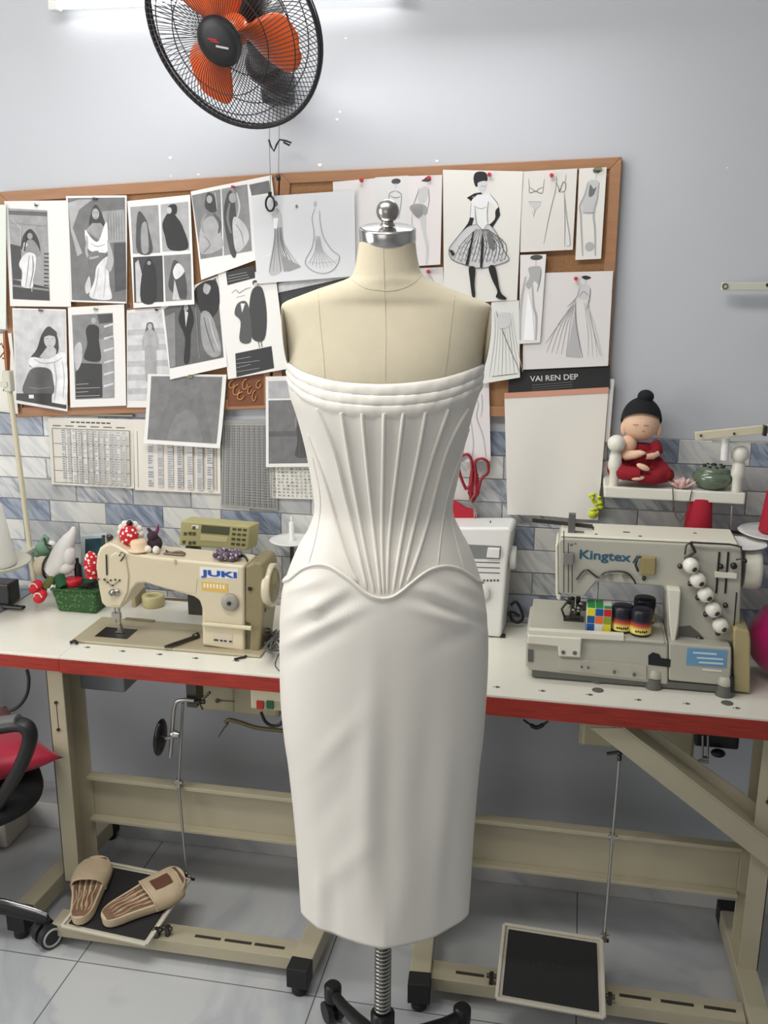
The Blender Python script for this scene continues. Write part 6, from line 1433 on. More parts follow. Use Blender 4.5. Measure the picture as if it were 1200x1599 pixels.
for u, v in ((1023, 1062), (1133, 1074)):
    q = PZ(u, v+16, TT); b = MB(); b.lathe((q.x, q.y+.018, TT+.027), [(.017, 0), (.018, .003), (.016, .020), (.010, .022)], 20); b.build('foot_collar', M_kg, km)
# lettering and labels
text_obj('lettering', 'Kingtex', K(905, 876.5, -.0008), K(986, 882)-K(905, 876.5), (0, 0, 1), .030, mat('letter_teal', (44, 92, 116), .4), km, width=(K(985, 880)-K(905, 876)).length, bold=.02)
b = MB(); b.beam(K(989, 879, -.001), K(996, 868, -.001), .004, .001, up=(0, 1, 0)); b.build('emblem_stroke', mat('letter_teal', (44, 92, 116), .4), km)
q = [K(u, v, -.010) for u, v in ((1001, 870), (1025, 871), (1024, 899), (1000, 898))]
b = MB(); b.prism(q, (0, .012, 0)); b.build('oil_window_cover', mat('window_tan', (150, 136, 92), .4), km, bevel=.003)
b = MB(); b.tube([K(997, 892, -.006), K(993, 882, -.010), K(996, 872, -.01), K(1001, 868, -.008)], .003, 7); b.ell(K(1006, 903, -.002), (.005, .004, .006)); b.build('cover_latch', M_dsteel, km)
b = MB(); b.prism([K(u, v, -.0012) for u, v in ((1074, 1012), (1136, 1016), (1134, 1043), (1072, 1038))], (0, .001, 0)); 
bl_off = Vector((0, -(KA-KF)-.001, 0))
b.V = [tuple(Vector(v_)) for v_ in b.V]
b = MB(); b.prism([KB(u, v, -.0015) for u, v in ((1074, 1012), (1136, 1016), (1134, 1043), (1072, 1038))], (0, .0015, 0)); l_ = b.build('blue_label', mat('label_blue', (104, 150, 186), .45), km)
b = MB()
for (u0_, u1_, v_) in ((1083, 1120, 1018), (1089, 1130, 1026), (1092, 1130, 1033)): b.prism([KB(u0_, v_, -.0026), KB(u1_, v_+2.4, -.0026), KB(u1_, v_+5.2, -.0026), KB(u0_, v_+2.6, -.0026)], (0, .001, 0))
b.build('label_print', mat('label_print_pale', (196, 214, 222), .5), l_)
b = MB(); b.prism([KB(1098, 1044, -.0016), KB(1128, 1047, -.0016), KB(1128, 1049.5, -.0016), KB(1098, 1047, -.0016)], (0, .001, 0)); b.build('small_print', M_lab, km)
# tension knobs in a slanting row
M_kn = mat('knob_white', (228, 224, 212), .3)
tb = MB(); tb.beam(K(1072, 868, -.004), K(1128, 984, -.004), .014, .008, up=(0, 1, 0)); tb.build('tension_bar', M_kd, km, bevel=.002)
axk = Vector((.45, -1, -.30)).normalized()
for (u, v) in ((1077, 880), (1088, 902.5), (1100, 925), (1112, 948.5), (1123, 973)):
    q = K(u-2, v-2, -.006); b = MB(); b.lathe(q, [(.010, 0), (.0165, .004), (.0185, .012), (.0175, .022), (.013, .030), (.006, .032)], 26, axis=axk); kb = b.build('tension_knob', M_kn, km)
    b = MB(); b.lathe(q+axk*.031, [(.0062, 0), (.0062, .003), (.003, .0035)], 14, axis=axk); b.build('knob_stem', M_dsteel, kb)
b = MB()
for (u, v) in ((1062, 883), (1078, 910), (1090, 932), (1102, 958), (1121, 987), (1133, 944)): b = MB(); b.lathe(K(u, v, -.002), [(.005, 0), (.006, .004), (.006, .010), (.003, .012)], 12, axis=(0, -1, 0)); b.build('thread_post', M_dsteel, km)
b = MB()
for u0_ in (1124, 1138): b.beam(K(u0_, 862, -.001), K(u0_-5, 926, -.001), .0045, .003, up=(0, 1, 0))
b.build('take_up_slot', M_dplast, km)
b = MB(); b.prism([K(u, v, -.008) for u, v in ((1117, 893), (1152, 896), (1151, 904), (1117, 902))], (0, .008, 0)); b.build('take_up_bracket', M_kw, km, bevel=.001)
b = MB()
for (u, v, r) in ((1126, 884, .006), (1146, 883, .0075), (1163, 875, .0055)): b.lathe(K(u, v, -.002), [(r, 0), (r, .008), (r*.4, .010)], 14, axis=(0, -1, 0))
b.build('take_up_knob', M_dplast, km)
b = MB(); b.tube([K(u, v, -.012) for u, v in ((1070, 866), (1072, 852), (1080, 846), (1100, 848), (1140, 850), (1158, 854), (1160, 872), (1150, 874))], .0022, 7); b.tube([K(1079, 848, -.012), K(1086, 862, -.012), K(1078, 868, -.01)], .004, 7); b.build('wire_guard', M_dsteel, km)
b = MB(); b.tube(smooth_tab([tuple(K(u, v, -.006)) for u, v in ((901, 905), (910, 893), (918, 890), (926, 896), (936, 902), (945, 894), (965, 892), (980, 895), (990, 905), (993, 912))], 3), .0022, 7); b.build('bent_wire', M_dsteel, km)
b = MB()
for u in (940, 953, 976): q = K(u, 900, -.003); b.cyl(q, q-Vector((0, .006, 0)), .0055, n=12)
b.build('wire_stud', M_steel, km)
b = MB(); b.prism([K(u, v, -.002) for u, v in ((1061, 979), (1078, 977), (1094, 990), (1098, 999), (1086, 1000), (1070, 1016), (1060, 1014))], (0, .004, 0)); b.build('dark_plate', M_kd, km, bevel=.001)
b = MB(); b.lathe(K(1093, 1000, -.004), [(.011, 0), (.010, .004), (.005, .005)], 18, axis=(0, -1, 0)); b.build('plate_bolt', M_dsteel, km)
b = MB(); b.prism([K(u, v, -.030) for u, v in ((1043, 920), (1064, 922), (1060, 975), (1054, 1009), (1050, 1009), (1046, 975))], (0, .034, 0)); b.build('pillar_fin', M_kw, km, bevel=.004)
# needle area
q = K(895, 932, .05); M_mix = M_dsteel
b = MB(); r_ = random.Random(6)
b.cyl(q, Vector((q.x, q.y, z_bt+.02)), .0045, n=10); b.cyl(q+Vector((.014, .004, 0)), Vector((q.x+.014, q.y+.004, z_bt+.012)), .0055, n=10)
b.box((q.x-.012, q.y-.01, z_bt+.038), (q.x+.006, q.y+.01, z_bt+.056)); b.box((q.x+.010, q.y-.012, z_bt+.030), (q.x+.034, q.y+.008, z_bt+.048)); b.build('needle_bar', M_dsteel, km)
b = MB(); b.box((q.x-.020, q.y-.016, z_bt+.001), (q.x+.030, q.y+.012, z_bt+.006)); b.box((q.x-.006, q.y-.012, z_bt+.006), (q.x+.022, q.y+.008, z_bt+.016)); b.tube([(q.x-.018, q.y, z_bt+.006), (q.x-.026, q.y, z_bt+.026), (q.x-.014, q.y, z_bt+.045)], .003, 6); b.build('presser_foot', M_dsteel, km)
b = MB()
for k in range(9): b.ell((q.x+r_.uniform(-.022, .034), q.y-.012+r_.uniform(-.006, .006), z_bt+r_.uniform(.012, .060)), (.006, .005, .005), n=8, k=6)
b.build('clamp_screw', M_steel, km)
b = MB()
for u, v0_, v1_ in ((881, 829, 925), (888, 848, 925), (894, 878, 926)): b.cyl(K(u, v0_, -.012), K(u, v1_, -.012), .0011, n=6)
b.build('thread_wire', M_dsteel, km)
b = MB(); q = K(888, 872, -.010); b.box((q.x-.013, q.y-.004, q.z-.014), (q.x+.013, q.y+.006, q.z+.014)); b.build('wire_clip', M_steel, km, bevel=.002)
b = MB(); a_ = K(887, 835, .03); c_ = K(900, 802, .03); b.box((a_.x, a_.y-.008, a_.z), (c_.x, a_.y+.008, c_.z)); b.box((c_.x, a_.y-.006, a_.z), (c_.x+.022, a_.y+.006, a_.z+.010)); b.cyl(K(893, 835, .02), K(893, 852, .0), .004); b.cyl(K(899, 838, .02), K(899, 850, .0), .003); b.build('thread_tower', M_kd, km, bevel=.001)
b = MB(); b.beam(K(832, 812, .08), K(926, 822, .06), .006, .010); b.cyl(K(927, 822, .06), K(927, 852, .06), .0018); b.build('tower_arm', M_dsteel, km)
# hand wheel, belt guard, lead
wc = K(1160, 888, .065); rw = (K(1160, 858, .065)-K(1160, 917, .065)).length/2
b = MB(); b.lathe(wc, [(rw*.95, 0), (rw, .004), (rw, .030), (rw*.92, .040), (rw*.4, .043)], 40, axis=(1, 0, 0)); b.build('hand_wheel', M_kw, km)
b = MB(); b.prism([KB(u, v, .012) for u, v in ((1146, 985), (1150, 980), (1171, 986), (1173, 1000), (1172, 1083), (1146, 1080))], (0, .14, 0)); b.build('belt_guard', mat('guard_khaki', (172, 158, 116), .45), km, bevel=.004)
b = MB(); b.tube([K(1151, 925, -.006), K(1146, 990, -.02), KB(1142, 1058, -.008)], .0018, 6); b.cyl(KB(1144, 1056, -.008), KB(1143, 1080, -.008), .006, n=10); b.build('lead', M_dplast, km)
# cube puzzle on the bed
s_ = .0; c0 = PY(936, 958, KF+.055); cs = (PY(956, 945, KF+.03)-PY(916, 945, KF+.03)).length*.98
t = thing('cube_puzzle', 'colourful twisting cube puzzle on the bed of the grey machine', 'puzzle', (c0.x, KF+.06, z_bt), rz=radians(-3))
b = MB(); b.box((c0.x-cs/2, KF+.03, z_bt+.0005), (c0.x+cs/2, KF+.03+cs, z_bt+cs)); b.build('core', M_wplast, t, bevel=.002)
cols = {'y': (226, 214, 40), 'b': (24, 84, 150), 'r': (200, 32, 44), 'o': (236, 110, 48), 'w': (226, 224, 220), 'g': (36, 150, 66), 'l': (140, 160, 40)}
cm = {k_: mat('tile_'+k_, v_, .3) for k_, v_ in cols.items()}
face = ['ybr', 'bol', 'bwy']; topf = ['ggw', 'ggw', 'ggg']; leftf = ['wyb', 'ywb', 'bbb']; g_ = cs/3
for r in range(3):
    for c_i in range(3):
        x = c0.x-cs/2+c_i*g_; z = z_bt+cs-(r+1)*g_
        b = MB(); b.box((x+.001, KF+.0285, z+.0012), (x+g_-.001, KF+.0302, z+g_-.0008)); b.build('tile', cm[face[r][c_i]], t)
        y = KF+.03+(2-r)*g_
        b = MB(); b.box((x+.001, y+.001, z_bt+cs-.0002), (x+g_-.001, y+g_-.001, z_bt+cs+.0012)); b.build('tile', cm[topf[r][c_i]], t)
        b = MB(); b.box((c0.x-cs/2-.0012, KF+.03+c_i*g_+.001, z+.001), (c0.x-cs/2+.0002, KF+.03+(c_i+1)*g_-.001, z+g_-.001)); b.build('tile', cm[leftf[r][c_i]], t)
# jars
def jar(u, v, dy, label, lidonly=False):
    q = PY(u, v, KF+dy); r = .0265; z = z_bt+.0005
    t = thing('jar', label, 'jar', (q.x, q.y, z), 'small jars beside the cube puzzle')
    b = MB(); b.lathe((q.x, q.y, z), [(r*.9, 0), (r*.96, .003), (r*.96, .007)], 32); b.build('base', mat('jar_dark', (36, 24, 30), .3), t)
    b = MB(); b.lathe((q.x, q.y, z+.006), [(r*.965, 0), (r*.965, .034)], 32, cap=False); lbm = b.build('label_band', GRAD, t)
    b = MB()
    for k in range(6):
        a = -pi/2-.55+k*.2; b.beam((q.x+r*.98*cos(a), q.y+r*.98*sin(a), z+.013+.002*(k % 2)), (q.x+r*.98*cos(a+.12), q.y+r*.98*sin(a+.12), z+.015), .0012, .005)
    b.build('label_script', mat('script_dark', (60, 36, 20), .5), lbm)
    b = MB(); b.lathe((q.x, q.y, z+.040), [(r, 0), (r*1.02, .002), (r*1.02, .020), (r*.96, .024), (.002, .024)], 32); b.build('lid', mat('lid_black', (24, 24, 34), .35), t)
GRAD = bpy.data.materials.new('jar_label_bands'); GRAD.use_nodes = True; nt = GRAD.node_tree; N = nt.nodes
tc = N.new('ShaderNodeTexCoord'); sx_ = N.new('ShaderNodeSeparateXYZ'); nt.links.new(tc.outputs['Object'], sx_.inputs[0]); rm_ = N.new('ShaderNodeMapRange'); rm_.inputs[1].default_value = .006; rm_.inputs[2].default_value = .04
nt.links.new(sx_.outputs[2], rm_.inputs[0]); cr_ = N.new('ShaderNodeValToRGB'); nt.links.new(rm_.outputs[0], cr_.inputs[0]); nt.links.new(cr_.outputs[0], N['Principled BSDF'].inputs['Base Color'])
cr_.color_ramp.elements[0].color = L3((232, 220, 120)); cr_.color_ramp.elements[0].position = .35; cr_.color_ramp.elements[1].color = L3((60, 34, 60)); cr_.color_ramp.elements[1].position = .9
e_ = cr_.color_ramp.elements.new(.6); e_.color = L3((206, 84, 40))
jar(972, 975, .05, 'left front jar with black lid and yellow-orange label band')
jar(1001, 980, .035, 'right front jar with black lid, nearest the pillar of the grey machine')
jar(1006, 960, .12, 'jar with black lid standing behind the two front jars')
# white domestic machine behind the dress
DYm = 2.56
dm = thing('sewing_machine', 'white household sewing machine half hidden behind the right hip of the dress', 'sewing machine', (PY(770, 990, DYm).x, DYm, TT))
ZMIN[dm.name] = TT+.0006
b = MB(); b.prism([PY(u, v, DYm) for u, v in ((690, 824), (797, 824), (800, 830), (793, 880), (788, 940), (783, 996), (690, 992))], (.006, .11, .0)); b.build('housing', M_wplast, dm, bevel=.008, seg=3)
lo = TT+.001-min(v.z for v in [PY(783, 996, DYm)])
b = MB(); b.prism([PY(u, v, DYm-.0015) for u, v in ((725, 850), (783, 853), (781, 873), (728, 872))], (0, .002, 0)); b.build('display', mat('display_grey', (128, 130, 130), .3), dm)
b = MB(); b.prism([PY(u, v, DYm-.010) for u, v in ((762, 856), (781, 857), (780, 872), (760, 871))], (0, .012, 0)); b.build('slide_button', M_wplast, dm, bevel=.002)
b = MB()
for k, v in enumerate((877, 885, 893)): b.prism([PY(735, v, DYm-.001), PY(781, v+1.5, DYm-.001), PY(781, v+2.7, DYm-.001), PY(735, v+1.2, DYm-.001)], (0, .0015, 0))
for k in range(7):
    b.prism([PY(744+k*5.4, 905, DYm-.001), PY(747+k*5.4, 905, DYm-.001), PY(747+k*5.4, 908, DYm-.001), PY(744+k*5.4, 908, DYm-.001)], (0, .0015, 0))
b.build('stitch_print', mat('print_dark', (80, 80, 82), .5), dm)
q = PY(752, 925, DYm); b = MB(); b.lathe(q, [(.024, 0), (.024, .008), (.021, .012), (.002, .013)], 30, axis=(0, -1, 0)); b.build('dial', M_wplast, dm)
q = PY(797, 870, DYm+.05); b = MB(); b.lathe(q, [(.03, 0), (.032, .003), (.032, .014), (.028, .017)], 30, axis=(1, 0, 0)); b.build('hand_wheel', M_wplast, dm)
q = PY(766, 824, DYm+.05); b = MB(); b.cyl(q, q+Vector((0, 0, .020)), .0015); b.beam(q+Vector((-.03, 0, .004)), q+Vector((.03, 0, .004)), .006, .003); b.build('bobbin_pin', M_dsteel, dm)
q = PY(778, 820, DYm+.05); b = MB(); b.lathe(q+Vector((0, 0, -.006)), [(.005, 0), (.007, .003), (.005, .008), (.001, .009)], 14); b.build('bobbin_stop', M_wplast, dm)
b = MB()
for u in (768, 786): q = PY(u, 997, DYm+.01); b.box((q.x-.008, DYm+.004, TT), (q.x+.006, DYm+.02, PY(780, 993, DYm).z)) if PY(780, 993, DYm).z > TT else None
b.V and b.build('foot', M_dplast, dm)
b = MB(); b.tube(smooth_tab([tuple(PY(u, v, WALL-.05)) for u, v in ((798, 945), (806, 940), (813, 950), (817, 965), (810, 972), (800, 968), (798, 955), (812, 962))], 5), .004, 7); tag(b.build('power_lead', M_dplast), 'black coiled power lead beside the white household machine', 'cable')
# magenta cushion at the right edge
q = PZ(1232, 1075, TT); rx_ = .105
b = MB(); b.ell((q.x+.01, q.y+.06, TT+.105), (rx_, .10, .105), n=40, k=24)
V2 = []
for v in b.V:
    dx, dz_ = v[0]-(q.x+.01), v[2]-(TT+.105); a = math.atan2(dz_, dx); s2 = 1+.02*sin(a*9)+.012*sin(a*17+v[1]*30); V2.append((q.x+.01+dx*s2, v[1], max(TT+.001, TT+.105+dz_*s2)))
b.V = V2; tag(b.build('cloth_ball', mat('magenta_satin', (168, 8, 92), .35, sheen=.3)), 'round magenta cloth bundle at the right edge of the table', 'bundle')
# small holes / caps in the right table top
for u, v, lab in ((934, 1078, 'dark oval cap in the right table top left of centre'), (1136, 1098, 'dark oval cap in the right table top near the right edge')):
    q = PZ(u, v, TT); b = MB(); b.lathe((q.x, q.y, TT-.002), [(.014, 0), (.014, .003), (.011, .0035)], 24); tag(b.build('table_cap', M_kd), lab, 'cap')
# ================================================================== UNDER THE TABLES AND ON THE FLOOR
M_chr = mat('chrome_trim', (190, 190, 190), .15, 1.0); M_bp = mat('chair_black', (24, 24, 25), .45); M_bf = mat('chair_fabric', (18, 18, 20), .9)
# ---- office chair, mostly outside the left edge
CC = Vector((-1.72, 2.00, 0)); SCt = Vector((-1.60, 2.11, 0))
ch = thing('office_chair', 'black office chair with chrome-topped castor base cut by the left edge', 'chair', CC)
b = MB()
def seatf(i, j):
    a = 2*pi*i; e = 2.8; x = .245*math.copysign(abs(cos(a))**(2/e), cos(a)); y = .235*math.copysign(abs(sin(a))**(2/e), sin(a)); k_ = sin(pi*j)**.35; zz = -cos(pi*j)
    q = Matrix.Rotation(radians(38), 3, 'Z') @ Vector((x*k_, y*k_, 0)); return SCt+Vector((q.x, q.y, .402+.034*zz))
b.grid(seatf, 48, 14, wrap=True); b.build('seat', M_bf, ch)
b = MB(); b.cyl(CC+Vector((0, 0, .10)), CC+Vector((0, 0, .42)), .025); b.box(CC+Vector((-.09, -.09, .39)), CC+Vector((.09, .09, .415))); b.build('gas_lift', M_bp, ch)
endA = PZ(66, 1432, .085); endB = PZ(16, 1440, .085)
aA = math.atan2(endA.y-CC.y, endA.x-CC.x); LA = Vector((endA.x-CC.x, endA.y-CC.y, 0)).length
for k in range(5):
    a = aA+(0, radians(82), radians(150), radians(-142), radians(-72))[k]; d = Vector((cos(a), sin(a), 0)); L_ = LA
    b = MB(); P = [CC+d*(L_*t_)+Vector((0, 0, z_)) for t_, z_ in ((.05, .135), (.4, .132), (.75, .115), (.95, .09), (1.03, .078))]
    b.tube(P, [.030, .026, .022, .018, .014], 14, flat=.8); lg = b.build('base_leg', M_bp, ch)
    b = MB(); b.tube([p+Vector((0, 0, .012)) for p in P[1:]], [.010, .013, .012, .008], 12, flat=.6); b.build('chrome_strip', M_chr, lg)
    c_ = CC+d*(L_+.01)+Vector((0, 0, .034)); sd = Matrix.Rotation(.8+k, 3, 'Z') @ d if k else Vector((.82, -.5, 0)).normalized(); sd.z = 0
    b = MB(); b.cyl(c_-sd*.026, c_-sd*.006, .033, n=28); b.cyl(c_+sd*.006, c_+sd*.026, .033, n=28); b.cyl(c_+Vector((0, 0, .0)), c_+Vector((0, 0, .05)), .009); cs_ = b.build('castor', M_caster, lg)
    b = MB(); b.tube([c_+sd*.0262+(Vector((0, 0, 1))*sin(t)+sd.cross(Vector((0, 0, 1)))*cos(t))*.024 for t in [2*pi*i/28 for i in range(28)]], .0035, 6, closed=True); b.build('grey_ring', mat('ring_grey', (170, 170, 168), .4), cs_)
YA = 2.03
pts = [(-60, 1150), (-20, 1139), (5, 1134), (28, 1131), (42, 1136), (47, 1150), (42, 1172), (31, 1198), (12, 1232), (-6, 1262), (-30, 1300), (-70, 1320)]
b = MB(); b.tube(smooth_tab([tuple(PY(u, v, YA)) for u, v in pts], 4), .0175, 12, flat=1.35); ar = b.build('armrest', M_bp, ch)
b = MB(); b.tube(smooth_tab([tuple(PY(u, v-8, YA)) for u, v in pts[:4]], 4), .012, 12, flat=1.6); b.build('arm_pad', mat('pad_grey', (96, 96, 96), .6), ar)
crn = PZ(101, 1180, .485); cc = Vector((crn.x-.285, crn.y-.045, .485)); L_ = .205
b = MB()
def pil(s_):
    def f_(i, j):
        x, y = 2*i-1, 2*j-1; pin_ = 1-.10*(1-x*x)*abs(y)**2 ; h = .048*((1-x**4)*(1-y**4))**.6
        px_ = x*L_*(1-.10*(1-y*y)); py_ = y*L_*(1-.10*(1-x*x)); q = Matrix.Rotation(radians(52), 3, 'Z') @ Vector((px_, py_, 0))
        return cc+Vector((q.x, q.y, s_*h+.012*sin(7*x+2)*(1-x*x)*(1-y*y)*s_*.4))
    return f_
b.grid(pil(1), 24, 24); b.grid(lambda i, j: pil(-1)(1-i, j), 24, 24)
tag(b.build('cushion', mat('crimson_satin', (170, 16, 52), .45, sheen=.3), weld=True), 'crimson cushion lying on the black office chair at the left edge', 'cushion')
b = MB(); b.tube(smooth_tab([tuple(PY(u, v, 2.5)) for u, v in ((42, 1046), (45, 1062), (42, 1084), (30, 1102), (12, 1111), (-20, 1113))], 4), .0055, 8); tag(b.build('cable', mat('cable_dark', (70, 70, 68), .5)), 'dark cable hanging below the left table beside the wall', 'cable')
b = MB(); q = PZ(0, 1335, 0); b.box((q.x-.12, WALL-.26, 0), (PZ(28, 1310, 0).x, WALL-.07, .10)); tag(b.build('floor_box', mat('box_pale', (190, 186, 172), .6), bevel=.012), 'pale low box on the floor behind the office chair', 'box')
# ---- left pedal
M_ped = mat('pedal_enamel', (196, 190, 172), .4); M_mat = mat('pedal_mat', (24, 24, 24), .75, bump=.4, bscale=300)
def pedal(label, A_, B_, C_, D_, insets=(.012, .012), marks=False):
    t = thing('foot_pedal', label, 'pedal', (A_+C_)/2)
    n_ = (B_-A_).cross(D_-A_).normalized(); th_ = n_*.010
    b = MB(); b.hexa([A_-th_, B_-th_, C_-th_, D_-th_, A_, B_, C_, D_]); b.build('plate', M_ped, t, bevel=.004)
    b = MB()
    ex = (B_-A_).normalized(); ey = (D_-A_).normalized()
    for p, q in ((A_, B_), (B_, C_), (C_, D_), (D_, A_)): b.beam(p+n_*.002, q+n_*.002, .009, .008, up=n_)
    b.build('rim', M_ped, t, bevel=.002)
    i_ = insets[0]; a2, b2, c2, d2 = A_+ex*i_+ey*i_, B_-ex*i_+ey*i_, C_-ex*i_-ey*i_, D_+ex*i_-ey*i_
    b = MB(); b.hexa([a2, b2, c2, d2, a2+n_*.004, b2+n_*.004, c2+n_*.004, d2+n_*.004]); mt = b.build('rubber_mat', M_mat, t, bevel=.001)
    if marks:
        b = MB(); c0 = (a2+b2+c2+d2)/4+n_*.0042+ey*.01; w = (B_-A_).length
        for k in range(8):
            x = (-.24+.062*k)*w; b.beam(c0+ex*x-ey*.006, c0+ex*(x+.004)+ey*.006, .003, .0016, up=n_); b.beam(c0+ex*x+ey*(.006 if k % 2 else -.006), c0+ex*(x+.010)+ey*(.006 if k % 2 else -.006), .003, .0016, up=n_)
        b.build('raised_mark', mat('mark_black', (14, 14, 14), .5), mt)
    return t, n_
A1, B1, C1 = PZ(97, 1447, .075), PZ(229, 1476, .075), PZ(297, 1374, .12); D1 = A1+(C1-B1)
P1, N1 = pedal('beige foot pedal with black mat under the tan slippers', A1, B1, C1, D1)
A2, B2, C2_, D2 = PZ(776, 1560, .075), PZ(944, 1590, .075), PZ(940, 1468, .145), PZ(788, 1444, .145)
P2, N2 = pedal('beige foot pedal with black mat on the channel right of the dress', A2, B2, C2_, D2, marks=True)
for t, pts_ in ((P1, [(246, 1452), (262, 1450)]), (P2, [(768, 1524), (953, 1556)])):
    for u, v in pts_:
        q = PZ(u, v, .085); b = MB(); b.box((q.x-.005, q.y-.008, .0655), (q.x+.005, q.y+.008, .092)); b.cyl(q-Vector((.012, 0, 0)), q+Vector((.012, 0, 0)), .006, n=12); b.build('hinge', M_dsteel, t)
b = MB(); q = D1.lerp(C1, .75); b.beam(q, C1+Vector((.012, .004, 0)), .006, .005); b.build('rear_bar', M_dsteel, P1)
b = MB(); q = D2.lerp(C2_, .3); b.beam(q+Vector((0, .004, -.006)), C2_+Vector((.018, .004, -.004)), .005, .005); b.build('rear_bar', M_dsteel, P2)
# ---- pull rods from pedals up to the motors
def rod(label, pts_, joints):
    t = thing('pedal_rod', label, 'rod', pts_[-1])
    b = MB(); b.tube(pts_, .0038, 8); b.build('rod', M_steel, t)
    for p in joints: b = MB(); b.cyl(p-Vector((.010, 0, 0)), p+Vector((.012, 0, 0)), .006, n=12); b.box(p-Vector((.006, .006, .012)), p+Vector((.006, .006, .012))); b.build('clamp', M_steel, t)
    return t
e1_ = C1+Vector((-.012, .006, .006)); t1 = PY(286, 1098, 2.32); m1 = PY(279, 1222, 2.32)
rod('thin steel rod from the left pedal up to the table, beside the black knee pad', [t1, m1, e1_], [m1, e1_])
e2_ = C2_+Vector((.006, .006, .006)); t2 = PY(968, 1182, 2.30); m2 = PY(957, 1308, 2.28)
rod('thin steel rod from the right pedal up to the right table', [t2, m2, e2_], [m2, e2_])
# ---- slippers
M_slip = mat('slipper_tan', (198, 178, 148), .7, var=.06, vscale=30, bump=.2, bscale=300); M_bed2 = mat('slipper_footbed', (120, 92, 70), .8, var=.2, vscale=40)
def slipper(label, heel, toe, nrm, side, logo):
    X = (toe-heel); L_ = X.length; X.normalize(); Yv = nrm.cross(X).normalized(); Zv = X.cross(Yv).normalized(); L_ *= 1.0
    W = L_*.235
    base = heel+nrm*.006
    t = thing('slipper', label, 'slipper', base, 'tan slippers on the left pedal')
    def hw(s): return W*(.62+.38*(1 / (1+math.exp(-(s-.45)*9))))*max(0.0, 1-abs(2*s-1)**5.5)**.5
    def cen(s): return side*.012*sin(pi*s)*(s-.3)*2
    W3 = lambda x, y, z: base+X*x+Yv*y+Zv*z
    def sole(i, j):
        a = 2*pi*i; s = .5-.5*cos(a); w_ = hw(min(max(s, .0005), .9995)); sg = 1 if a < pi else -1
        z = .024*j*(1-.0*s)+(.010*s**6)
        return W3(L_*s, cen(s)+sg*w_*(1+.03*sin(pi*j)), z)
    b = MB(); n = 64; b.grid(sole, n, 5, wrap=True)
    ring = lambda j: [sole(i/n, j) for i in range(n)]
    b.add(ring(0), [tuple(range(n-1, -1, -1))]); b.add(ring(1), [tuple(range(n))]); b.build('sole', M_slip, t)
    b = MB(); m_ = 30
    def fb_(i, j):
        s = .035+.93*i; y = (2*j-1)*hw(s)*.86+cen(s); return W3(L_*s, y, .0245+.010*s**6+.0012*sin(j*30)*sin(pi*i)+.0015*abs(2*j-1)**3)
    b.grid(fb_, m_, 40); b.build('footbed', M_bed2, t)
    b = MB()
    for k in range(5):
        y0 = (-.5+.25*k)*W; b.tube([W3(L_*s, y0*(.8+.4*s)+cen(s)+.003*sin(s*22+k), .0262) for s in [.12+.04*q for q in range(9)]], .0022, 6)
    b.build('massage_rib', mat('rib_pale', (176, 148, 118), .8), t)
    b = MB()
    def st(i, j):
        s = .55+.34*i+.05*(1-abs(2*j-1))*(1 if i > .5 else -1)*.6; a = pi*j; w_ = hw(s)*1.05
        return W3(L_*s, cen(s)+cos(a)*w_, .004+.046*(1-.25*i)*sin(a)**.62)
    b.grid(st, 12, 28); sp = b.build('strap', M_slip, t, solid=.005)
    b = MB(); b.tube([st(0, j/24)+Zv*.001 for j in range(25)], .003, 6); b.build('strap_hem', M_slip, sp); b = MB(); b.tube([st(1, j/24)+Zv*.001 for j in range(25)], .003, 6); b.build('strap_hem', M_slip, sp)
    if logo:
        b = MB(); b.grid(lambda i, j: st(.25+.5*i, .40+.24*j)+Zv*.0036, 6, 8); b.build('brown_patch', mat('patch_brown', (104, 66, 48), .6), sp)
def onped(u, v, A_, n_):     # sight line meets pedal plane
    d = ray(u, v); return CAM+d*((A_-CAM).dot(n_)/d.dot(n_))
A1n = A1+N1*.004
slipper('worn tan slipper at the left, pointing away, on the left pedal', onped(124, 1447, A1n, N1), onped(158, 1352, A1n, N1), N1, 1, False)
slipper('tan slipper with brown patch on its strap, lying slanted on the left pedal', onped(162, 1446, A1n, N1), onped(288, 1376, A1n, N1), N1, -1, True)
# ---- knee lifter, switch box, motor parts of the left table
M_mot = mat('motor_beige', (168, 160, 132), .45)
kl = thing('knee_lifter', 'bent steel rod with black oval knee pad under the left table', 'knee lifter', PY(270, 1090, 2.27))
b = MB(); b.tube(smooth_tab([tuple(PY(u, v, 2.27)) for u, v in ((304, 1094), (288, 1093), (276, 1096), (272, 1108), (270, 1130), (268, 1160), (266, 1182))], 4), [.0055]*25, 10); b.build('bent_rod', M_steel, kl)
q = PY(257, 1152, 2.27); b = MB(); b.ell(q-Vector((.012, 0, 0)), (.014, .036, .054), rot=Matrix.Rotation(radians(6), 3, 'Y'), n=28, k=18); b.build('knee_pad', mat('pad_black', (16, 16, 17), .25), kl)
b = MB(); b.lathe(PY(274, 1147, 2.265), [(.010, -.01), (.012, 0), (.007, .012)], 14, axis=(1, 0, 0)); b.cyl(PY(268, 1152, 2.27), PY(258, 1152, 2.27), .005); b.build('pad_screw', M_steel, kl)
b = MB(); q = PY(306, 1090, 2.30); b.box((q.x-.018, q.y-.02, q.z-.018), (q.x+.010, q.y+.03, TT-.044)); b.cyl(PY(296, 1095, 2.28), PY(320, 1096, 2.28), .006); b.tube([PY(310, 1096, 2.27), PY(317, 1108, 2.27)], .0025, 6); b.tube([PY(316, 1092, 2.27), PY(328, 1081, 2.27)], .004, 6); b.build('pivot_block', M_dsteel, kl)
mo = thing('motor_unit', 'beige motor housing hanging under the left table behind the switch box', 'motor', PY(340, 1095, 2.42))
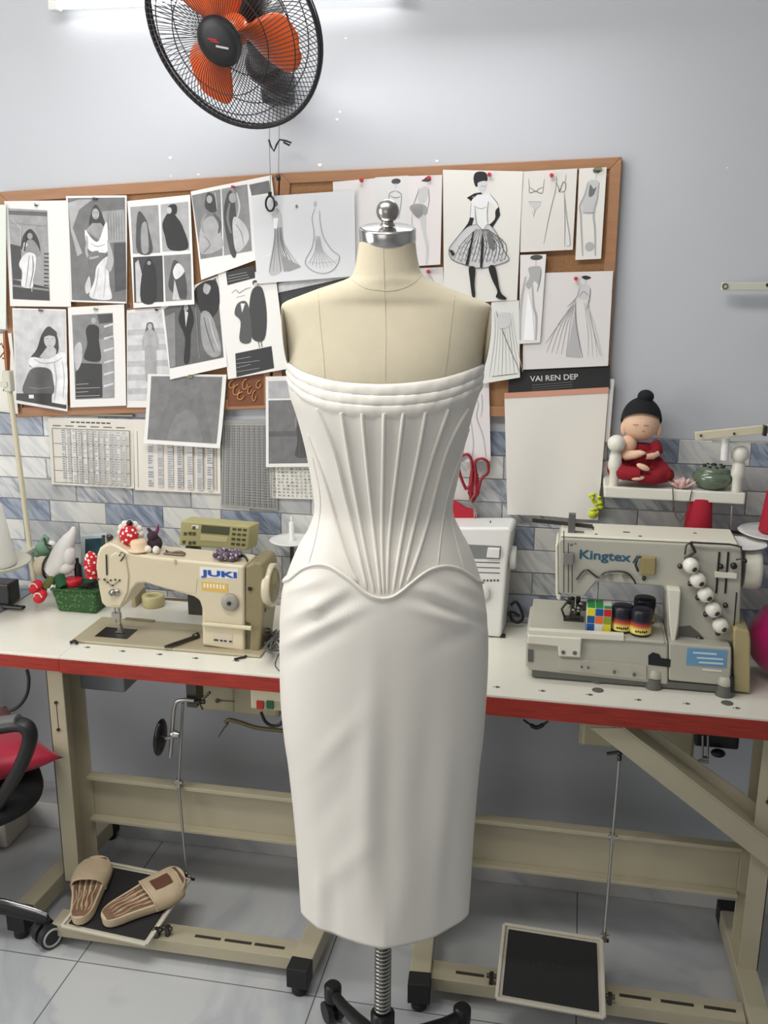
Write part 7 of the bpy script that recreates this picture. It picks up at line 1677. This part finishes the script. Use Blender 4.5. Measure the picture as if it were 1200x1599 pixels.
p, q = PY(296, 1078, 2.42), PY(372, 1112, 2.42); b = MB(); b.box((p.x, 2.40, q.z+.006), (q.x, 2.52, TT-.044)); b.build('housing', M_mot, mo, bevel=.008)
p, q = PY(368, 1080, 2.40), PY(440, 1118, 2.40); b = MB(); b.box((p.x, 2.38, q.z), (q.x, 2.52, TT-.044)); b.build('gear_case', M_mot, mo, bevel=.01)
b = MB(); q = PY(340, 1094, 2.398); b.cyl(q, q-Vector((0, .004, 0)), .006); b.beam(PY(342, 1094, 2.397), PY(376, 1096, 2.397), .002, .002); b.build('bolt', M_dsteel, mo)
b = MB(); b.tube(smooth_tab([tuple(PY(u, v, 2.36)) for u, v in ((353, 1128), (358, 1124), (375, 1128), (405, 1137), (455, 1142))], 4), [.006]*17, 8); b.tube([PY(356, 1129, 2.36), PY(350, 1137, 2.36), PY(341, 1151, 2.36)], [.0035, .0025, .0014], 6); b.build('control_arm', mat('arm_bronze', (104, 94, 70), .45, .4), mo)
b = MB(); b.tube(smooth_tab([tuple(PY(u, v, 2.33)) for u, v in ((408, 1112), (414, 1126), (424, 1133), (436, 1132), (445, 1122))], 4), .0045, 8); b.build('lead', M_dplast, mo)
sw = thing('switch_box', 'beige switch box with red and green buttons under the left table edge', 'switch', PY(420, 1100, 2.235))
p, q = PY(391, 1084, 2.235), PY(470, 1117, 2.235); b = MB(); b.box((p.x, 2.235, q.z+.006), (q.x, 2.29, TT-.0445)); b.build('case', mat('switch_cream', (204, 196, 166), .4), sw, bevel=.004)
for (u, col_, nm) in ((401, (176, 34, 34), 'red_button'), (416.5, (26, 92, 52), 'green_button')):
    p, q = PY(u, 1094, 2.233), PY(u+11, 1107, 2.233); b = MB(); b.box((p.x, 2.229, q.z), (q.x, 2.236, p.z)); b.build(nm, mat(nm, col_, .35), sw, bevel=.001)
b = MB(); p, q = PY(431, 1096, 2.233), PY(445, 1110, 2.233); b.box((p.x, 2.2335, q.z), (q.x, 2.2355, p.z)); b.build('rating_label', mat('label_tan', (170, 164, 140), .5), sw)
b = MB(); p, q = PY(130, 1060, 2.36), PY(200, 1078, 2.36); b.box((p.x, 2.34, q.z), (q.x, 2.52, TT-.044)); tag(b.build('drawer', mat('drawer_grey', (126, 130, 132), .4), bevel=.006), 'shallow grey drawer under the left end of the left table', 'drawer')
# ---- right table underside
mr = thing('motor_unit', 'beige motor with black parts under the right table behind the diagonal brace', 'motor', PY(1060, 1160, 2.42))
p, q = PY(1026, 1140, 2.42), PY(1082, 1182, 2.42); b = MB(); b.box((p.x, 2.40, q.z), (q.x, 2.55, TT-.053)); b.build('housing', M_mot, mr, bevel=.008)
p, q = PY(905, 1130, 2.42), PY(934, 1160, 2.42); b = MB(); b.box((p.x, 2.40, q.z), (q.x+.04, 2.5, TT-.053)); b.build('end_box', M_mot, mr, bevel=.006)
p, q = PY(1086, 1140, 2.40), PY(1152, 1166, 2.40); b = MB(); b.box((p.x, 2.38, q.z), (q.x, 2.5, TT-.053)); b.build('black_case', M_dplast, mr, bevel=.005)
b = MB()
for u in (1098, 1106): b.cyl(PY(u, 1148, 2.36), PY(u, 1186, 2.36), .003)
q = PY(1102, 1186, 2.36); b.cyl(q-Vector((.008, 0, 0)), q+Vector((.008, 0, 0)), .009); b.tube([PY(1098, 1186, 2.36), PY(1080, 1192, 2.36), PY(1060, 1186, 2.36)], .004, 7); b.build('linkage', M_steel, mr)
b = MB(); b.ell(PY(1122, 1176, 2.36), (.018, .015, .010)); b.build('foot_switch', M_dplast, mr)
ld_ = thing('treadle_lever', 'dark lever at the top of the right pedal rod under the brace', 'lever', PY(968, 1174, 2.30))
b = MB(); b.beam(PY(948, 1177, 2.30), PY(992, 1172, 2.30), .008, .006); q = PY(968, 1176, 2.30); b.ell(q, (.008, .008, .007)); b.build('lever_arm', M_dsteel, ld_)
b = MB(); b.ell(PY(968, 1184, 2.30), (.006, .006, .009)); b.build('joint', M_dsteel, ld_)
b = MB(); b.tube(smooth_tab([tuple(PY(u, v, 2.38)) for u, v in ((818, 1124), (828, 1131), (838, 1136), (848, 1132), (856, 1126))], 4), [.003]*5+[.006]*8+[.003]*4, 8); tag(b.build('hook', M_dplast), 'small dark hook under the right table just right of the dress', 'hook')
b = MB(); p = PY(912, 1136, 2.24); b.box((p.x-.002, 2.24, p.z-.045), (p.x+.004, 2.26, TT-.0525)); tag(b.build('bracket', M_mot), 'thin metal bracket under the red table edge left of the brace', 'bracket')
